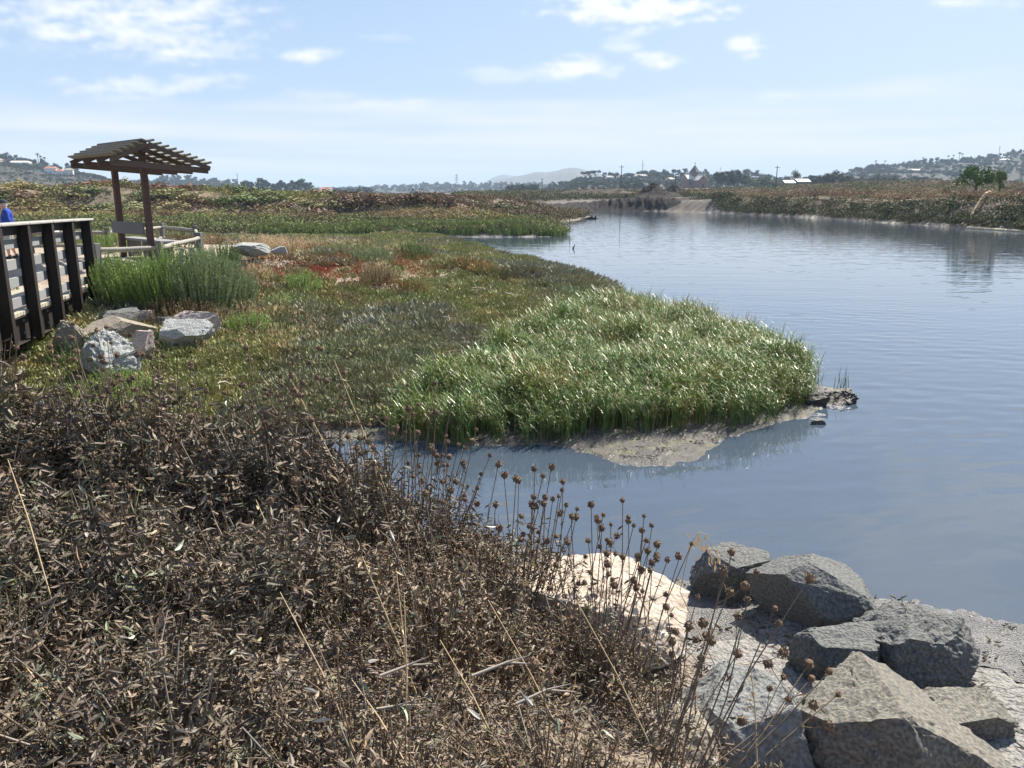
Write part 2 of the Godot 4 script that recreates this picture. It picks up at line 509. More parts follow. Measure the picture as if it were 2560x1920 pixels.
# bare ground: what it is made of, by place (mud, silt, sand, soil), with patches
func soil_colour(x: float, d: float, h: float) -> Color:
	var a := n_mid.get_noise_2d(x * 3.0, d * 3.0)
	var b := n_fine.get_noise_2d(x * 9.0, d * 9.0)
	var mud := Color(0.095, 0.086, 0.074)
	var silt := Color(0.24, 0.21, 0.17)
	var sand := Color(0.38, 0.315, 0.24)
	var soil := Color(0.30, 0.225, 0.16)
	var c := mud
	if d < 62.0 and x < 12.0:
		c = mud.lerp(silt, smoothstep(0.05, 0.3, h + a * 0.08))
		c = c.lerp(soil, smoothstep(0.5, 1.0, h + a * 0.2))
		if d > 10.0:
			c = c.lerp(sand, smoothstep(1.1, 1.35, h + a * 0.12))
		if d > 9.0 and h < 0.16 and h > -0.05: c = c.lerp(Color(0.20, 0.19, 0.17), 0.55).lerp(Color(0.21, 0.215, 0.11), smoothstep(0.18, 0.45, b + a * 0.4) * 0.6)   # green algae on the mud
		if d < 9.0 and h > 0.3: c = c.lerp(Color(0.20, 0.155, 0.115), 0.8)
		if d < 9.0 and h < 0.3: c = c.lerp(Color(0.215, 0.21, 0.20), 0.85)
	else:
		c = silt.lerp(Color(0.19, 0.145, 0.10), smoothstep(0.4, 2.0, h + a)).lerp(Color(0.17, 0.135, 0.085), smoothstep(-0.2, 0.5, a))
		if x > 15.0 and h < 0.35: c = Color(0.36, 0.325, 0.28)
		if d > 160.0 and d < 260.0 and x < 46.0: c = Color(0.072, 0.060, 0.050).lerp(Color(0.13, 0.107, 0.083), smoothstep(0.0, 0.4, a + b * 0.6))
		if x < 20.0 and h < 0.2 and d < 70.0: c = Color(0.30, 0.28, 0.25)
	return c * (1.0 + b * 0.30)

func build_ground() -> void:
	near_h.resize(NW * NH)
	var mb := MB.new()
	for j in NH:
		var d := ND0 + j * NS
		for i in NW:
			var x := NX0 + i * NS
			var h := raw_height(x, d)
			if h > -0.3:
				h += n_mid.get_noise_2d(x * 4.0, d * 4.0) * minf(0.06, 0.02 + maxf(h, 0.0) * 0.05) + n_fine.get_noise_2d(x * 10.0, d * 10.0) * 0.018
			near_h[j * NW + i] = h
			mb.vert(Vector3(x, h, -d), soil_colour(x, d, h))
	# low wet mud: a finer, lumpy sheet over the low ground
	var wetc := PackedByteArray()
	wetc.resize(NW * NH)
	for j in NH - 1:
		for i in NW - 1:
			var k := j * NW + i
			var lowest := minf(minf(near_h[k], near_h[k + 1]), minf(near_h[k + NW], near_h[k + NW + 1]))
			var topmost := maxf(maxf(near_h[k], near_h[k + 1]), maxf(near_h[k + NW], near_h[k + NW + 1]))
			if lowest < 0.15 and topmost > -0.12 and ND0 + j * NS < 21.0 and NX0 + i * NS > -5.0: wetc[k] = 1
	var wet := MB.new()
	var S := 3
	var id := {}
	for j in range(1, NH - 1):
		for i in range(1, NW - 1):
			var k := j * NW + i
			if wetc[k] == 0: continue
			var q := []
			for b in S + 1:
				for a in S + 1:
					var key := (j * S + b) * 4096 + i * S + a
					if not id.has(key):
						var fx := a / float(S)
						var fd := b / float(S)
						var x := NX0 + (i + fx) * NS
						var d := ND0 + (j + fd) * NS
						var h := lerpf(lerpf(near_h[k], near_h[k + 1], fx), lerpf(near_h[k + NW], near_h[k + NW + 1], fx), fd)
						h += n_fine.get_noise_2d(x * 30.0, d * 30.0) * 0.016 + maxf(0.0, n_fine.get_noise_2d(x * 14.0 + 50.0, d * 14.0) - 0.1) * 0.05
						var c := soil_colour(x, d, h)
						var g := n_fine.get_noise_2d(x * 40.0, d * 40.0)
						id[key] = wet.vert(Vector3(x, h + 0.004, -d), c * (1.0 + 0.35 * g))
					q.append(id[key])
			for b in S:
				for a in S:
					var m := b * (S + 1) + a
					wet.quad(q[m], q[m + S + 1], q[m + S + 2], q[m + 1])
	for j in range(1, NH - 1):
		for i in range(1, NW - 1):
			var k := j * NW + i
			if wetc[k] and wetc[k - 1] and wetc[k - NW] and wetc[k - NW - 1]: mb.v[k] -= Vector3(0, 0.07, 0)
	for j in NH - 1:
		for i in NW - 1:
			var k := j * NW + i
			mb.quad(k, k + NW, k + NW + 1, k + 1)
	structure("ground", mb.mesh(true), M.soil)
	structure("mud_flat", wet.mesh(true), M.mud)
	far_x = steps(-7000, 7000, NX0 - 30, NX0 + NS * (NW - 1) + 46, 1.1, 1.06)
	far_d = steps(-400, 7000, 26, 196, 1.3, 1.055)
	var X1 := NX0 + NS * (NW - 1)
	var D1 := ND0 + NS * (NH - 1)
	var w := far_x.size()
	far_h.resize(w * far_d.size())
	var mf := MB.new()
	for j in far_d.size():
		var d := far_d[j]
		for i in w:
			var x := far_x[i]
			var h := raw_height(x, d)
			if h > 0.1: h += n_mid.get_noise_2d(x * 0.7, d * 0.7) * minf(0.35, h * 0.25) + n_fine.get_noise_2d(x * 2.0, d * 2.0) * 0.08
			far_h[j * w + i] = h
			var inset := minf(minf(x - NX0, X1 - x), minf(d - ND0, D1 - d))
			var drop := 0.0
			if inset > -1.0: drop = clampf((inset + 1.0) * 0.35, 0.03, 1.6)
			mf.vert(Vector3(x, h - drop, -d), soil_colour(x, d, h))
	for j in far_d.size() - 1:
		for i in w - 1:
			var k := j * w + i
			mf.quad(k, k + w, k + w + 1, k + 1)
	structure("terrain", mf.mesh(true), M.soil)

func build_water() -> void:
	var mb := MB.new()
	var xs := steps(-300, 120, -1.0, 14.0, 0.115, 1.22)
	var ds := steps(-80, 230, 8.0, 31.0, 0.125, 1.18)
	for d in ds:
		for x in xs:
			# a breeze ruffles the open water off the spit
			var m := smoothstep(0.0, 4.0, x - 1.5 - maxf(0.0, 14.0 - d) * 0.5) * (1.0 - smoothstep(22.0, 30.0, d)) * (1.0 - smoothstep(11.0, 13.5, x)) * smoothstep(8.0, 12.0, d)
			var y := 0.0
			if m > 0.0:
				m *= clampf(0.55 + 1.3 * n_mid.get_noise_2d(x * 1.1, d * 2.2), 0.0, 1.0)
				var r := Vector2(x + 14.0, d - 2.0).length()
				var r2 := Vector2(x - 2.0, d + 20.0).length()
				y = m * (0.0034 * sin(r2 * 11.5 + 2.0 * n_mid.get_noise_2d(x * 2.0, d * 2.0)) + 0.0022 * sin(r * 8.0 + 1.0) + 0.002 * sin(r2 * 17.0 + x))
			mb.vert(Vector3(x, y, -d), Color.WHITE)
	var w := xs.size()
	for j in ds.size() - 1:
		for i in w - 1:
			var k := j * w + i
			mb.quad(k, k + w, k + w + 1, k + 1)
	structure("water", mb.mesh(true), M.water)
func wave_picture() -> ImageTexture:
	# ripples: sums of whole waves so that the picture repeats without a seam
	var W := 256
	var hgt := PackedFloat32Array()
	hgt.resize(W * W)
	var r := RandomNumberGenerator.new()
	r.seed = 77
	var waves := []
	for i in 18:
		var k := r.randf_range(3.0, 34.0)
		var an := deg_to_rad(78.0) + r.randfn(0.0, 0.34)
		waves.append([roundf(cos(an) * k), roundf(sin(an) * k), r.randf() * TAU, 1.0 / pow(k, 0.85)])
	var nz := noise_image(W, 0.024, 8, 3).get_data()
	var tabs := []
	for q: Array in waves:
		var t := PackedFloat32Array()
		t.resize(W)
		for i in W: t[i] = sin(TAU * i / W)
		tabs.append(t)
		break
	var sn: PackedFloat32Array = tabs[0]
	for j in W:
		for i in W:
			var h := 0.0
			var wob := int(nz[j * W + i] * 0.11)
			for q: Array in waves:
				h += sn[(int(q[0]) * i + int(q[1]) * j + int(float(q[2]) * 40.7) + wob * 3) & 255] * float(q[3])
			hgt[j * W + i] = h
	var out := PackedByteArray()
	out.resize(W * W * 3)
	var s := 5.0
	for j in W:
		for i in W:
			var dx := (hgt[j * W + ((i + 1) & 255)] - hgt[j * W + ((i - 1) & 255)]) * s
			var dy := (hgt[((j + 1) & 255) * W + i] - hgt[((j - 1) & 255) * W + i]) * s
			var n := Vector3(-dx, dy, 8.0).normalized()
			var k := (j * W + i) * 3
			out[k] = int(n.x * 127.0 + 128.0); out[k + 1] = int(n.y * 127.0 + 128.0); out[k + 2] = int(n.z * 127.0 + 128.0)
	return ImageTexture.create_from_image(Image.create_from_data(W, W, false, Image.FORMAT_RGB8, out))
func setup_materials() -> void:
	n_fine.seed = 3; n_fine.frequency = 0.35; n_fine.fractal_octaves = 3
	n_mid.seed = 9; n_mid.frequency = 0.12; n_mid.fractal_octaves = 3
	n_big.seed = 21; n_big.frequency = 0.02; n_big.fractal_octaves = 4
	var g1 := noise_image(512, 0.03, 1, 5)
	var g2 := noise_image(512, 0.09, 2, 4)
	var t1 := ImageTexture.create_from_image(g1)
	var t2 := ImageTexture.create_from_image(g2)
	var mott := ramp(g2, [[0.0, grey(0.45)], [0.45, grey(0.85)], [0.6, grey(1.0)], [1.0, grey(1.25)]])
	M.t1 = t1; M.t2 = t2; M.mott = mott; M.g1 = g1; M.g2 = g2
	M.soil = mat(Color.WHITE, 0.85, mott, 0.7, t1, 5.0, true)
	M.soil.metallic_specular = 0.5
	M.mud = mat(Color.WHITE, 0.34, mott, 1.1, t2, 3.0, true)
	M.mud.metallic_specular = 0.6
	var wm := StandardMaterial3D.new()
	wm.albedo_color = Color(0.054, 0.075, 0.104).linear_to_srgb()
	wm.albedo_color.a = 0.90
	wm.transparency = BaseMaterial3D.TRANSPARENCY_ALPHA
	wm.roughness = 0.04
	wm.metallic_specular = 0.5
	wm.uv1_triplanar = true
	wm.uv1_world_triplanar = true
	wm.uv1_scale = Vector3.ONE / 9.0
	wm.normal_enabled = true
	wm.normal_texture = wave_picture()
	wm.normal_scale = 0.085
	M.water = wm
# ---------- bridge, shelter, fence, sign
const BR := Vector3(-8.65, 0, -15.8)           # the second post from the far end
const BA := Vector3(0.2272, 0, 0.9738)         # along the bridge, towards this bank
const BN := Vector3(0.9738, 0, -0.2272)        # out of its near side
const BAY := 1.232
func br(k: float, y: float, n: float) -> Vector3:
	return BR + BA * (BAY * k) + BN * n + Vector3(0, y + 0.017 * (k + 1.0) - 0.0011 * (k + 1.0) * (k + 1.0), 0)
func wood_material(dark: Color, light: Color, sc: float, along: Vector3, depth := 0.25) -> StandardMaterial3D:
	var im := noise_image(256, 0.02, 31 + int(dark.r * 900), 4)
	var m := mat(Color.WHITE, 0.85, ramp(im, [[0.0, dark], [0.35, dark.lerp(light, 0.4)], [0.6, light], [1.0, light * 1.15]]), 1.0, ImageTexture.create_from_image(im), depth)
	m.uv1_scale = along * sc
	return m
func build_bridge() -> void:
	var steel := mat(Color(0.020, 0.015, 0.013), 0.62, ramp(M.g1, [[0.0, grey(0.6)], [0.5, grey(1.0)], [1.0, Color(1.9, 1.4, 1.15)]]), 3.0, M.t2, 0.12)
	var board := wood_material(Color(0.11, 0.112, 0.115), Color(0.27, 0.28, 0.29), 1.0, Vector3(5.0, 26.0, 2.2))
	var capm := wood_material(Color(0.16, 0.157, 0.148), Color(0.35, 0.345, 0.325), 1.0, Vector3(9.0, 20.0, 2.0))
	var plank := wood_material(Color(0.20, 0.18, 0.14), Color(0.42, 0.385, 0.31), 1.0, Vector3(2.0, 16.0, 22.0))
	var bolt_m := mat(Color(0.22, 0.21, 0.20), 0.5)
	var t := thing("foot_bridge", "weathered timber and dark steel foot bridge with plank railings", "bridge", BR)
	var back := Transform3D(Basis.IDENTITY, -BR)
	var K0 := -1.0
	var K1 := 9.0
	var bolt := MB.new()
	bolt.tube([Vector3(-0.01, 0, 0), Vector3(0.012, 0, 0), Vector3(0.02, 0, 0)], [0.028, 0.027, 0.015], 8, Color.WHITE)
	var bolt_mesh := bolt.mesh()
	var turn := Basis(BN, Vector3.UP, BN.cross(Vector3.UP))
	for side in 2:
		var o := 0.0 if side == 0 else -2.62
		var sg := 1.0 if side == 0 else -1.0
		# stringer: an I beam
		var mb := MB.new()
		for k in range(int(K0), int(K1)):
			var a := k - (0.12 if k == int(K0) else 0.0)
			mb.beam(br(a, 1.10, o - sg * 0.16), br(k + 1, 1.10, o - sg * 0.16), 0.014, 0.40, Color.WHITE)
			mb.beam(br(a, 0.893, o - sg * 0.14), br(k + 1, 0.893, o - sg * 0.14), 0.20, 0.016, Color.WHITE)
			mb.beam(br(a, 1.307, o - sg * 0.14), br(k + 1, 1.307, o - sg * 0.14), 0.18, 0.014, Color.WHITE)
		part("stringer", mb.mesh(), steel, t, back)
		for k in range(int(K0), int(K1) + 1):
			var p := MB.new()
			p.box(Transform3D(turn, br(k, 1.86, o + 0.02)), Vector3(0.16, 1.90, 0.010), Color.WHITE, 0.002)
			p.box(Transform3D(turn, br(k, 1.86, o + 0.105)), Vector3(0.012, 1.904, 0.13), Color.WHITE, 0.002)
			p.box(Transform3D(turn, br(k, 1.86, o - 0.065)), Vector3(0.012, 1.904, 0.13), Color.WHITE, 0.002)
			var po := part("post", p.mesh(), steel, t, back)
			if side == 0:
				for yy: float in [1.0, 1.22]:
					part("bolt", bolt_mesh, bolt_m, po, Transform3D(turn, br(k + 0.07, yy, o - 0.15 + 0.014)))
		for k in range(int(K0), int(K1)):
			for b: Array in [[2.535, 0.15], [2.215, 0.165], [1.92, 0.16], [1.60, 0.155]]:
				var q := MB.new()
				var y: float = float(b[0]) - 0.05 + rnd(-0.006, 0.006)
				var z0 := br(k + 0.004, y, o - sg * 0.10)
				var z1 := br(k + 0.996, y, o - sg * 0.10)
				var L := z0.distance_to(z1)
				q.box(Transform3D.IDENTITY, Vector3(0.045, b[1], L), vary(Color(1, 1, 1), 0.10), 0.006)
				var zz := (z1 - z0) / L
				var xx := Vector3.UP.cross(zz).normalized()
				part("railing_board", q.mesh(), board, t, Transform3D(Basis(xx, zz.cross(xx), zz), (z0 + z1) * 0.5 - BR))
			var r := MB.new()
			r.beam(br(k + 0.003, 2.70, o - sg * 0.075), br(k + 0.997, 2.70, o - sg * 0.075), 0.05, 0.14, Color.WHITE)
			part("upper_rail", r.mesh(), steel, t, back)
			var cpm := MB.new()
			var c0 := br(k - (0.16 if k == int(K0) else -0.002), 2.81, o - sg * 0.0)
			var c1 := br(k + 0.998, 2.81, o - sg * 0.0)
			var L2 := c0.distance_to(c1)
			cpm.box(Transform3D.IDENTITY, Vector3(0.27, 0.045, L2), vary(Color.WHITE, 0.06), 0.01)
			var z2 := (c1 - c0) / L2
			var x2 := Vector3.UP.cross(z2).normalized()
			part("rail_cap", cpm.mesh(), capm, t, Transform3D(Basis(x2, z2.cross(x2), z2), (c0 + c1) * 0.5 - BR))
	var pl := []
	for i in 4:
		var q := MB.new()
		q.box(Transform3D.IDENTITY, Vector3(2.50, 0.075, 0.135), vary(Color.WHITE, 0.16), 0.008)
		pl.append(q.mesh())
	var n := int((K1 - K0) * BAY / 0.142)
	for i in n:
		var k := K0 + (i + 0.5) * 0.142 / BAY
		part("deck_plank", pl[rng.randi() % 4], plank, t, Transform3D(Basis(BN, Vector3.UP, BA), br(k, 1.362 + rnd(-0.003, 0.003), -1.31 + rnd(-0.012, 0.012)) - BR))
	# concrete abutment at the far end
	var con := mat(Color(0.20, 0.195, 0.185), 0.9, M.mott, 1.4, M.t2, 0.5)
	var ab := thing("bridge_abutment", "grey concrete abutment block under the shelter end of the bridge", "abutment", br(-1.1, 0.3, -1.3))
	var am := MB.new()
	am.box(Transform3D(turn, Vector3(0, 0.36, 0) - BA * 0.16), Vector3(3.6, 1.25, 0.5), Color.WHITE, 0.02)
	part("footing", am.mesh(), con, ab)
	var wg := MB.new()
	wg.box(Transform3D(turn, BN * 1.80 + Vector3(0, 0.30, 0) + BA * 0.26), Vector3(0.62, 1.12, 0.34), Color.WHITE, 0.02)
	part("wing_wall", wg.mesh(), con, ab)

const SR := Vector3(0.711, 0, 0.703)
const SS := Vector3(0.703, 0, -0.711)
func build_shelter() -> void:
	var c := Vector3(-11.49, 0, -24.72)
	c.y = gh(c.x, -c.z)
	var dy := -c.y
	var brown := wood_material(Color(0.045, 0.026, 0.021), Color(0.10, 0.060, 0.047), 1.0, Vector3(14, 1.6, 14))
	var dark := wood_material(Color(0.055, 0.040, 0.032), Color(0.12, 0.088, 0.070), 1.0, Vector3(5, 12, 5))
	var lathm := wood_material(Color(0.10, 0.096, 0.076), Color(0.22, 0.213, 0.175), 1.0, Vector3(2.2, 14, 14))
	var t := thing("shelter", "open timber shelter with lath gable roof on two brown posts", "shelter", c)
	var B := Basis(SR, Vector3.UP, SS.cross(Vector3.ZERO) if false else SR.cross(Vector3.UP))
	var pr := func(r: float, y: float, s: float) -> Vector3: return SR * r + SS * s + Vector3(0, y + dy, 0)
	for r: float in [1.15, -1.11]:
		var p := MB.new()
		p.beam(pr.call(r, 1.25, 0.0), pr.call(r, 4.62, 0.0), 0.165, 0.165, Color.WHITE, SR)
		part("post", p.mesh(), brown, t)
	var rb := MB.new()
	rb.beam(pr.call(-1.8, 4.60, 0), pr.call(1.63, 4.60, 0), 0.09, 0.19, Color.WHITE)
	part("ridge_beam", rb.mesh(), dark, t)
	for r: float in [-1.76, -0.62, 0.50, 1.58]:
		var o := 0.0
		var tr := MB.new()
		tr.beam(pr.call(r, 4.20, -1.02), pr.call(r, 4.02, 1.74), 0.06, 0.17, Color.WHITE)
		var tie := part("tie_beam", tr.mesh(), dark, t)
		var ra := MB.new()
		ra.beam(pr.call(r + 0.061, 4.72, -0.02), pr.call(r + 0.061, 4.25, -1.04), 0.055, 0.13, Color.WHITE)
		ra.beam(pr.call(r + 0.061, 4.72, 0.02), pr.call(r + 0.061, 4.08, 1.78), 0.055, 0.13, Color.WHITE)
		part("rafter", ra.mesh(), dark, t)
	for side in 2:
		var w := 1.06 if side == 0 else 1.84
		var n := 6 if side == 0 else 9
		var he := 4.335 if side == 0 else 4.155
		for i in n:
			var f := (i + 0.5) / n
			var s := (w * f) * (-1.0 if side == 0 else 1.0)
			var y := lerpf(4.80, he, f) + 0.055
			var slope := atan2(4.80 - he, w)
			var bb := Basis(SR, (-slope + 0.07) * (1.0 if side == 0 else -1.0))
			var q := MB.new()
			q.box(Transform3D.IDENTITY, Vector3(3.55 + rnd(-0.03, 0.03), 0.045 if side == 0 else 0.062, w / n * (1.0 if side == 0 else 0.86)), vary(Color.WHITE, 0.12), 0.006)
			part("roof_board", q.mesh(), lathm, t, Transform3D(bb * Basis(SR, Vector3.UP, SR.cross(Vector3.UP)), pr.call(-0.085, y, s)))
	# bench between and behind the posts
	var b := thing("bench", "grey plank bench with wide backrest under the shelter roof", "bench", c)
	var grey_w := wood_material(Color(0.07, 0.067, 0.063), Color(0.17, 0.163, 0.155), 1.0, Vector3(3, 14, 14))
	var seat_w := wood_material(Color(0.13, 0.13, 0.13), Color(0.27, 0.275, 0.28), 1.0, Vector3(3, 14, 14))
	var back := MB.new()
	back.beam(pr.call(-1.45, 2.34, -0.125), pr.call(1.05, 2.34, -0.125), 0.055, 0.36, Color.WHITE)
	part("backrest", back.mesh(), grey_w, b)
	for k in 2:
		var st := MB.new()
		st.beam(pr.call(-1.5, 1.975, 0.20 + 0.24 * k), pr.call(1.95, 1.975, 0.20 + 0.24 * k), 0.225, 0.075, Color.WHITE)
		part("seat_plank", st.mesh(), seat_w, b)
	for r: float in [-1.0, 0.2, 1.4]:
		var lg := MB.new()
		lg.box(Transform3D(Basis(SR, Vector3.UP, SR.cross(Vector3.UP)), pr.call(r, 1.68, 0.32)), Vector3(0.14, 0.52, 0.38), Color.WHITE)
		part("leg", lg.mesh(), grey_w, b)

func build_fence() -> void:
	var m := wood_material(Color(0.06, 0.06, 0.06), Color(0.155, 0.155, 0.15), 1.0, Vector3(12, 2.5, 12))
	var logm := wood_material(Color(0.13, 0.122, 0.105), Color(0.31, 0.29, 0.25), 1.0, Vector3(5, 5, 5))
	var tops := [[-240.0, 566.0, 26.0], [71.0, 571.0, 27.6], [268.0, 569.0, 28.4], [404.0, 557.5, 33.0], [487.0, 564.0, 30.0], [497.0, 581.0, 24.3], [396.0, 602.0, 19.9], [237.0, 608.0, 18.8]]
	var t := thing("log_fence", "grey post and round log rail fence around the shelter", "fence", gp(-12, 19))
	var back := Transform3D(Basis.IDENTITY, -t.position)
	var pts := []
	for k: Array in tops:
		var p := at(k[0], k[1], k[2])
		var g := gh(p.x, -p.z)
		pts.append([p, g])
		var q := MB.new()
		var yaw := rnd(0, 1.5)
		var h := p.y - g + 0.25
		q.box(Transform3D(Basis(Vector3.UP, yaw), Vector3(p.x, p.y - h * 0.5, p.z)), Vector3(0.165, h, 0.165), vary(Color.WHITE, 0.1), 0.012)
		part("post", q.mesh(), m, t, back)
	for i in range(pts.size() - 1):
		var a: Vector3 = pts[i][0]
		var e: Vector3 = pts[i + 1][0]
		for lvl: float in [0.17, 0.60]:
			if lvl > 0.5 and i >= 5: continue
			var q := MB.new()
			var p0 := a - Vector3(0, lvl, 0)
			var p1 := e - Vector3(0, lvl, 0)
			var ps := []
			var rs := []
			for s in 7:
				var f := s / 6.0
				ps.append(p0.lerp(p1, f) + Vector3(rnd(-0.012, 0.012), rnd(-0.015, 0.015), rnd(-0.012, 0.012)))
				rs.append(rnd(0.052, 0.064))
			q.tube(ps, rs, 10, vary(Color.WHITE, 0.1))
			part("rail", q.mesh(true), logm, t, back)

func build_sign() -> void:
	var p := on(122, 628, 1.45)
	p.y = gh(p.x, -p.z)
	var t := thing("interpretive_sign", "pale slanted information panel on a grey pedestal beside the path", "sign", p)
	var g := mat(Color(0.16, 0.165, 0.17), 0.6)
	var face := mat(Color(0.70, 0.72, 0.72), 0.45)
	var ink := mat(Color(0.22, 0.30, 0.36), 0.5)
	var a := MB.new()
	a.box(Transform3D(Basis.IDENTITY, Vector3(0, 0.36, 0)), Vector3(0.14, 0.74, 0.10), Color.WHITE)
	part("pedestal", a.mesh(), g, t)
	var B := Basis(Vector3.UP, 0.5) * Basis(Vector3.RIGHT, 0.62)
	var f := MB.new()
	f.box(Transform3D(B, Vector3(0, 0.80, 0)), Vector3(0.80, 0.035, 0.46), Color.WHITE, 0.006)
	part("frame", f.mesh(), g, t)
	var s := MB.new()
	s.box(Transform3D(B, Vector3(0, 0.80, 0) + B.y * 0.021), Vector3(0.75, 0.006, 0.41), Color.WHITE, 0.001)
	var pn := part("panel", s.mesh(), face, t)
	var pr := MB.new()
	pr.box(Transform3D(B, Vector3(0, 0.80, 0) + B.y * 0.0255 + B.x * 0.18 - B.z * 0.06), Vector3(0.30, 0.002, 0.20), Color.WHITE, 0.0005)
	part("printed_picture", pr.mesh(), ink, pn)

# ---------- boulders
# A broken block: a solid cut by planes, with worn corners, bedding and cracks.
func boulder(label: String, c: Vector3, half: Vector3, yaw: float, sd: int, mt: Material, planes := [], rough := 0.07, N := 22, group := "") -> void:
	var r := RandomNumberGenerator.new()
	r.seed = sd
	var nz := FastNoiseLite.new()
	nz.seed = sd; nz.frequency = 1.5; nz.fractal_octaves = 4; nz.fractal_gain = 0.5
	var pn := []
	for q: Array in planes: pn.append([(q[0] as Vector3).normalized(), float(q[1])])
	while pn.size() < 13:
		var dv := Vector3(r.randfn(), r.randfn() * 0.9, r.randfn()).normalized()
		pn.append([dv, r.randf_range(0.62, 0.84)])
	for i in (34 if mt == M.get("cream") else (22 if mt == M.get("pale") else 10)):      # worn corners
		var dv := Vector3(r.randfn(), r.randfn(), r.randfn()).normalized()
		pn.append([dv, r.randf_range(0.80, 0.93)])
	for q: Array in [[Vector3.UP, 0.98], [Vector3.DOWN, 0.98], [Vector3.LEFT, 1.0], [Vector3.RIGHT, 1.0], [Vector3.BACK, 1.0], [Vector3.FORWARD, 1.0]]: pn.append(q)
	var bed := Vector3(r.randfn() * 0.5, 1.0, r.randfn() * 0.5).normalized()
	var bs := Basis(Vector3.UP, yaw)
	var m := maxi(5, N / 3)
	var mb := MB.new()
	for i in pn.size():
		var n: Vector3 = pn[i][0]
		var x := n.cross(Vector3(0.37, 0.52, 0.77)).normalized()
		var y := n.cross(x)
		var o := n * float(pn[i][1])
		var poly := [o + (x + y) * 2.5, o + (y - x) * 2.5, o - (x + y) * 2.5, o + (x - y) * 2.5]
		for j in pn.size():
			if j == i or poly.is_empty(): continue
			var nj: Vector3 = pn[j][0]
			var dj: float = pn[j][1]
			var out := []
			for k in poly.size():
				var a: Vector3 = poly[k]
				var b: Vector3 = poly[(k + 1) % poly.size()]
				var da := a.dot(nj) - dj
				var db := b.dot(nj) - dj
				if da <= 0.0: out.append(a)
				if (da < 0.0 and db > 0.0) or (da > 0.0 and db < 0.0): out.append(a.lerp(b, da / (da - db)))
			poly = out
		if poly.size() < 3: continue
		var cen := Vector3.ZERO
		for q: Vector3 in poly: cen += q
		cen /= poly.size()
		var ids := {}
		for k in poly.size():
			var a: Vector3 = poly[k]
			var b: Vector3 = poly[(k + 1) % poly.size()]
			if a.distance_squared_to(b) < 1e-8: continue
			var grid := []
			for u in m + 1:
				var row := []
				for v in u + 1:
					var p := cen
					if u > 0: p = cen.lerp(a.lerp(b, v / float(u)), u / float(m))
					var key := Vector3i((p * 20000.0).round())
					if not ids.has(key):
						var crack := 1.0 - minf(absf(nz.get_noise_3dv(p * 0.8 + Vector3(7, 1, 3))) * 10.0, 1.0)
						var lay := fposmod(p.dot(bed) * 3.5 + nz.get_noise_3dv(p * 0.8) * 1.6, 1.0)
						var w := nz.get_noise_3dv(p * 0.6) * 0.7 + nz.get_noise_3dv(p * 2.2) * 0.6 + nz.get_noise_3dv(p * 5.5) * 0.3 + lay * lay * 0.4 - crack * crack * 0.7
						ids[key] = mb.vert(bs * (p * (1.0 + w * rough * 1.1) * half), Color.WHITE * (1.0 + 0.22 * nz.get_noise_3dv(p * 1.5 + Vector3(20, 0, 0))))
					row.append(ids[key])
				grid.append(row)
			var flip := (b - cen).cross(a - cen).dot(n) < 0.0
			for u in m:
				for v in u + 1:
					if flip: mb.tri(grid[u][v], grid[u + 1][v + 1], grid[u + 1][v])
					else: mb.tri(grid[u][v], grid[u + 1][v], grid[u + 1][v + 1])
					if v < u:
						if flip: mb.tri(grid[u][v], grid[u][v + 1], grid[u + 1][v + 1])
						else: mb.tri(grid[u][v], grid[u + 1][v + 1], grid[u][v + 1])
	var o2 := part("boulder", mb.mesh(true), mt, self, Transform3D(Basis.IDENTITY, c))
	tag(o2, label, "rock", group)

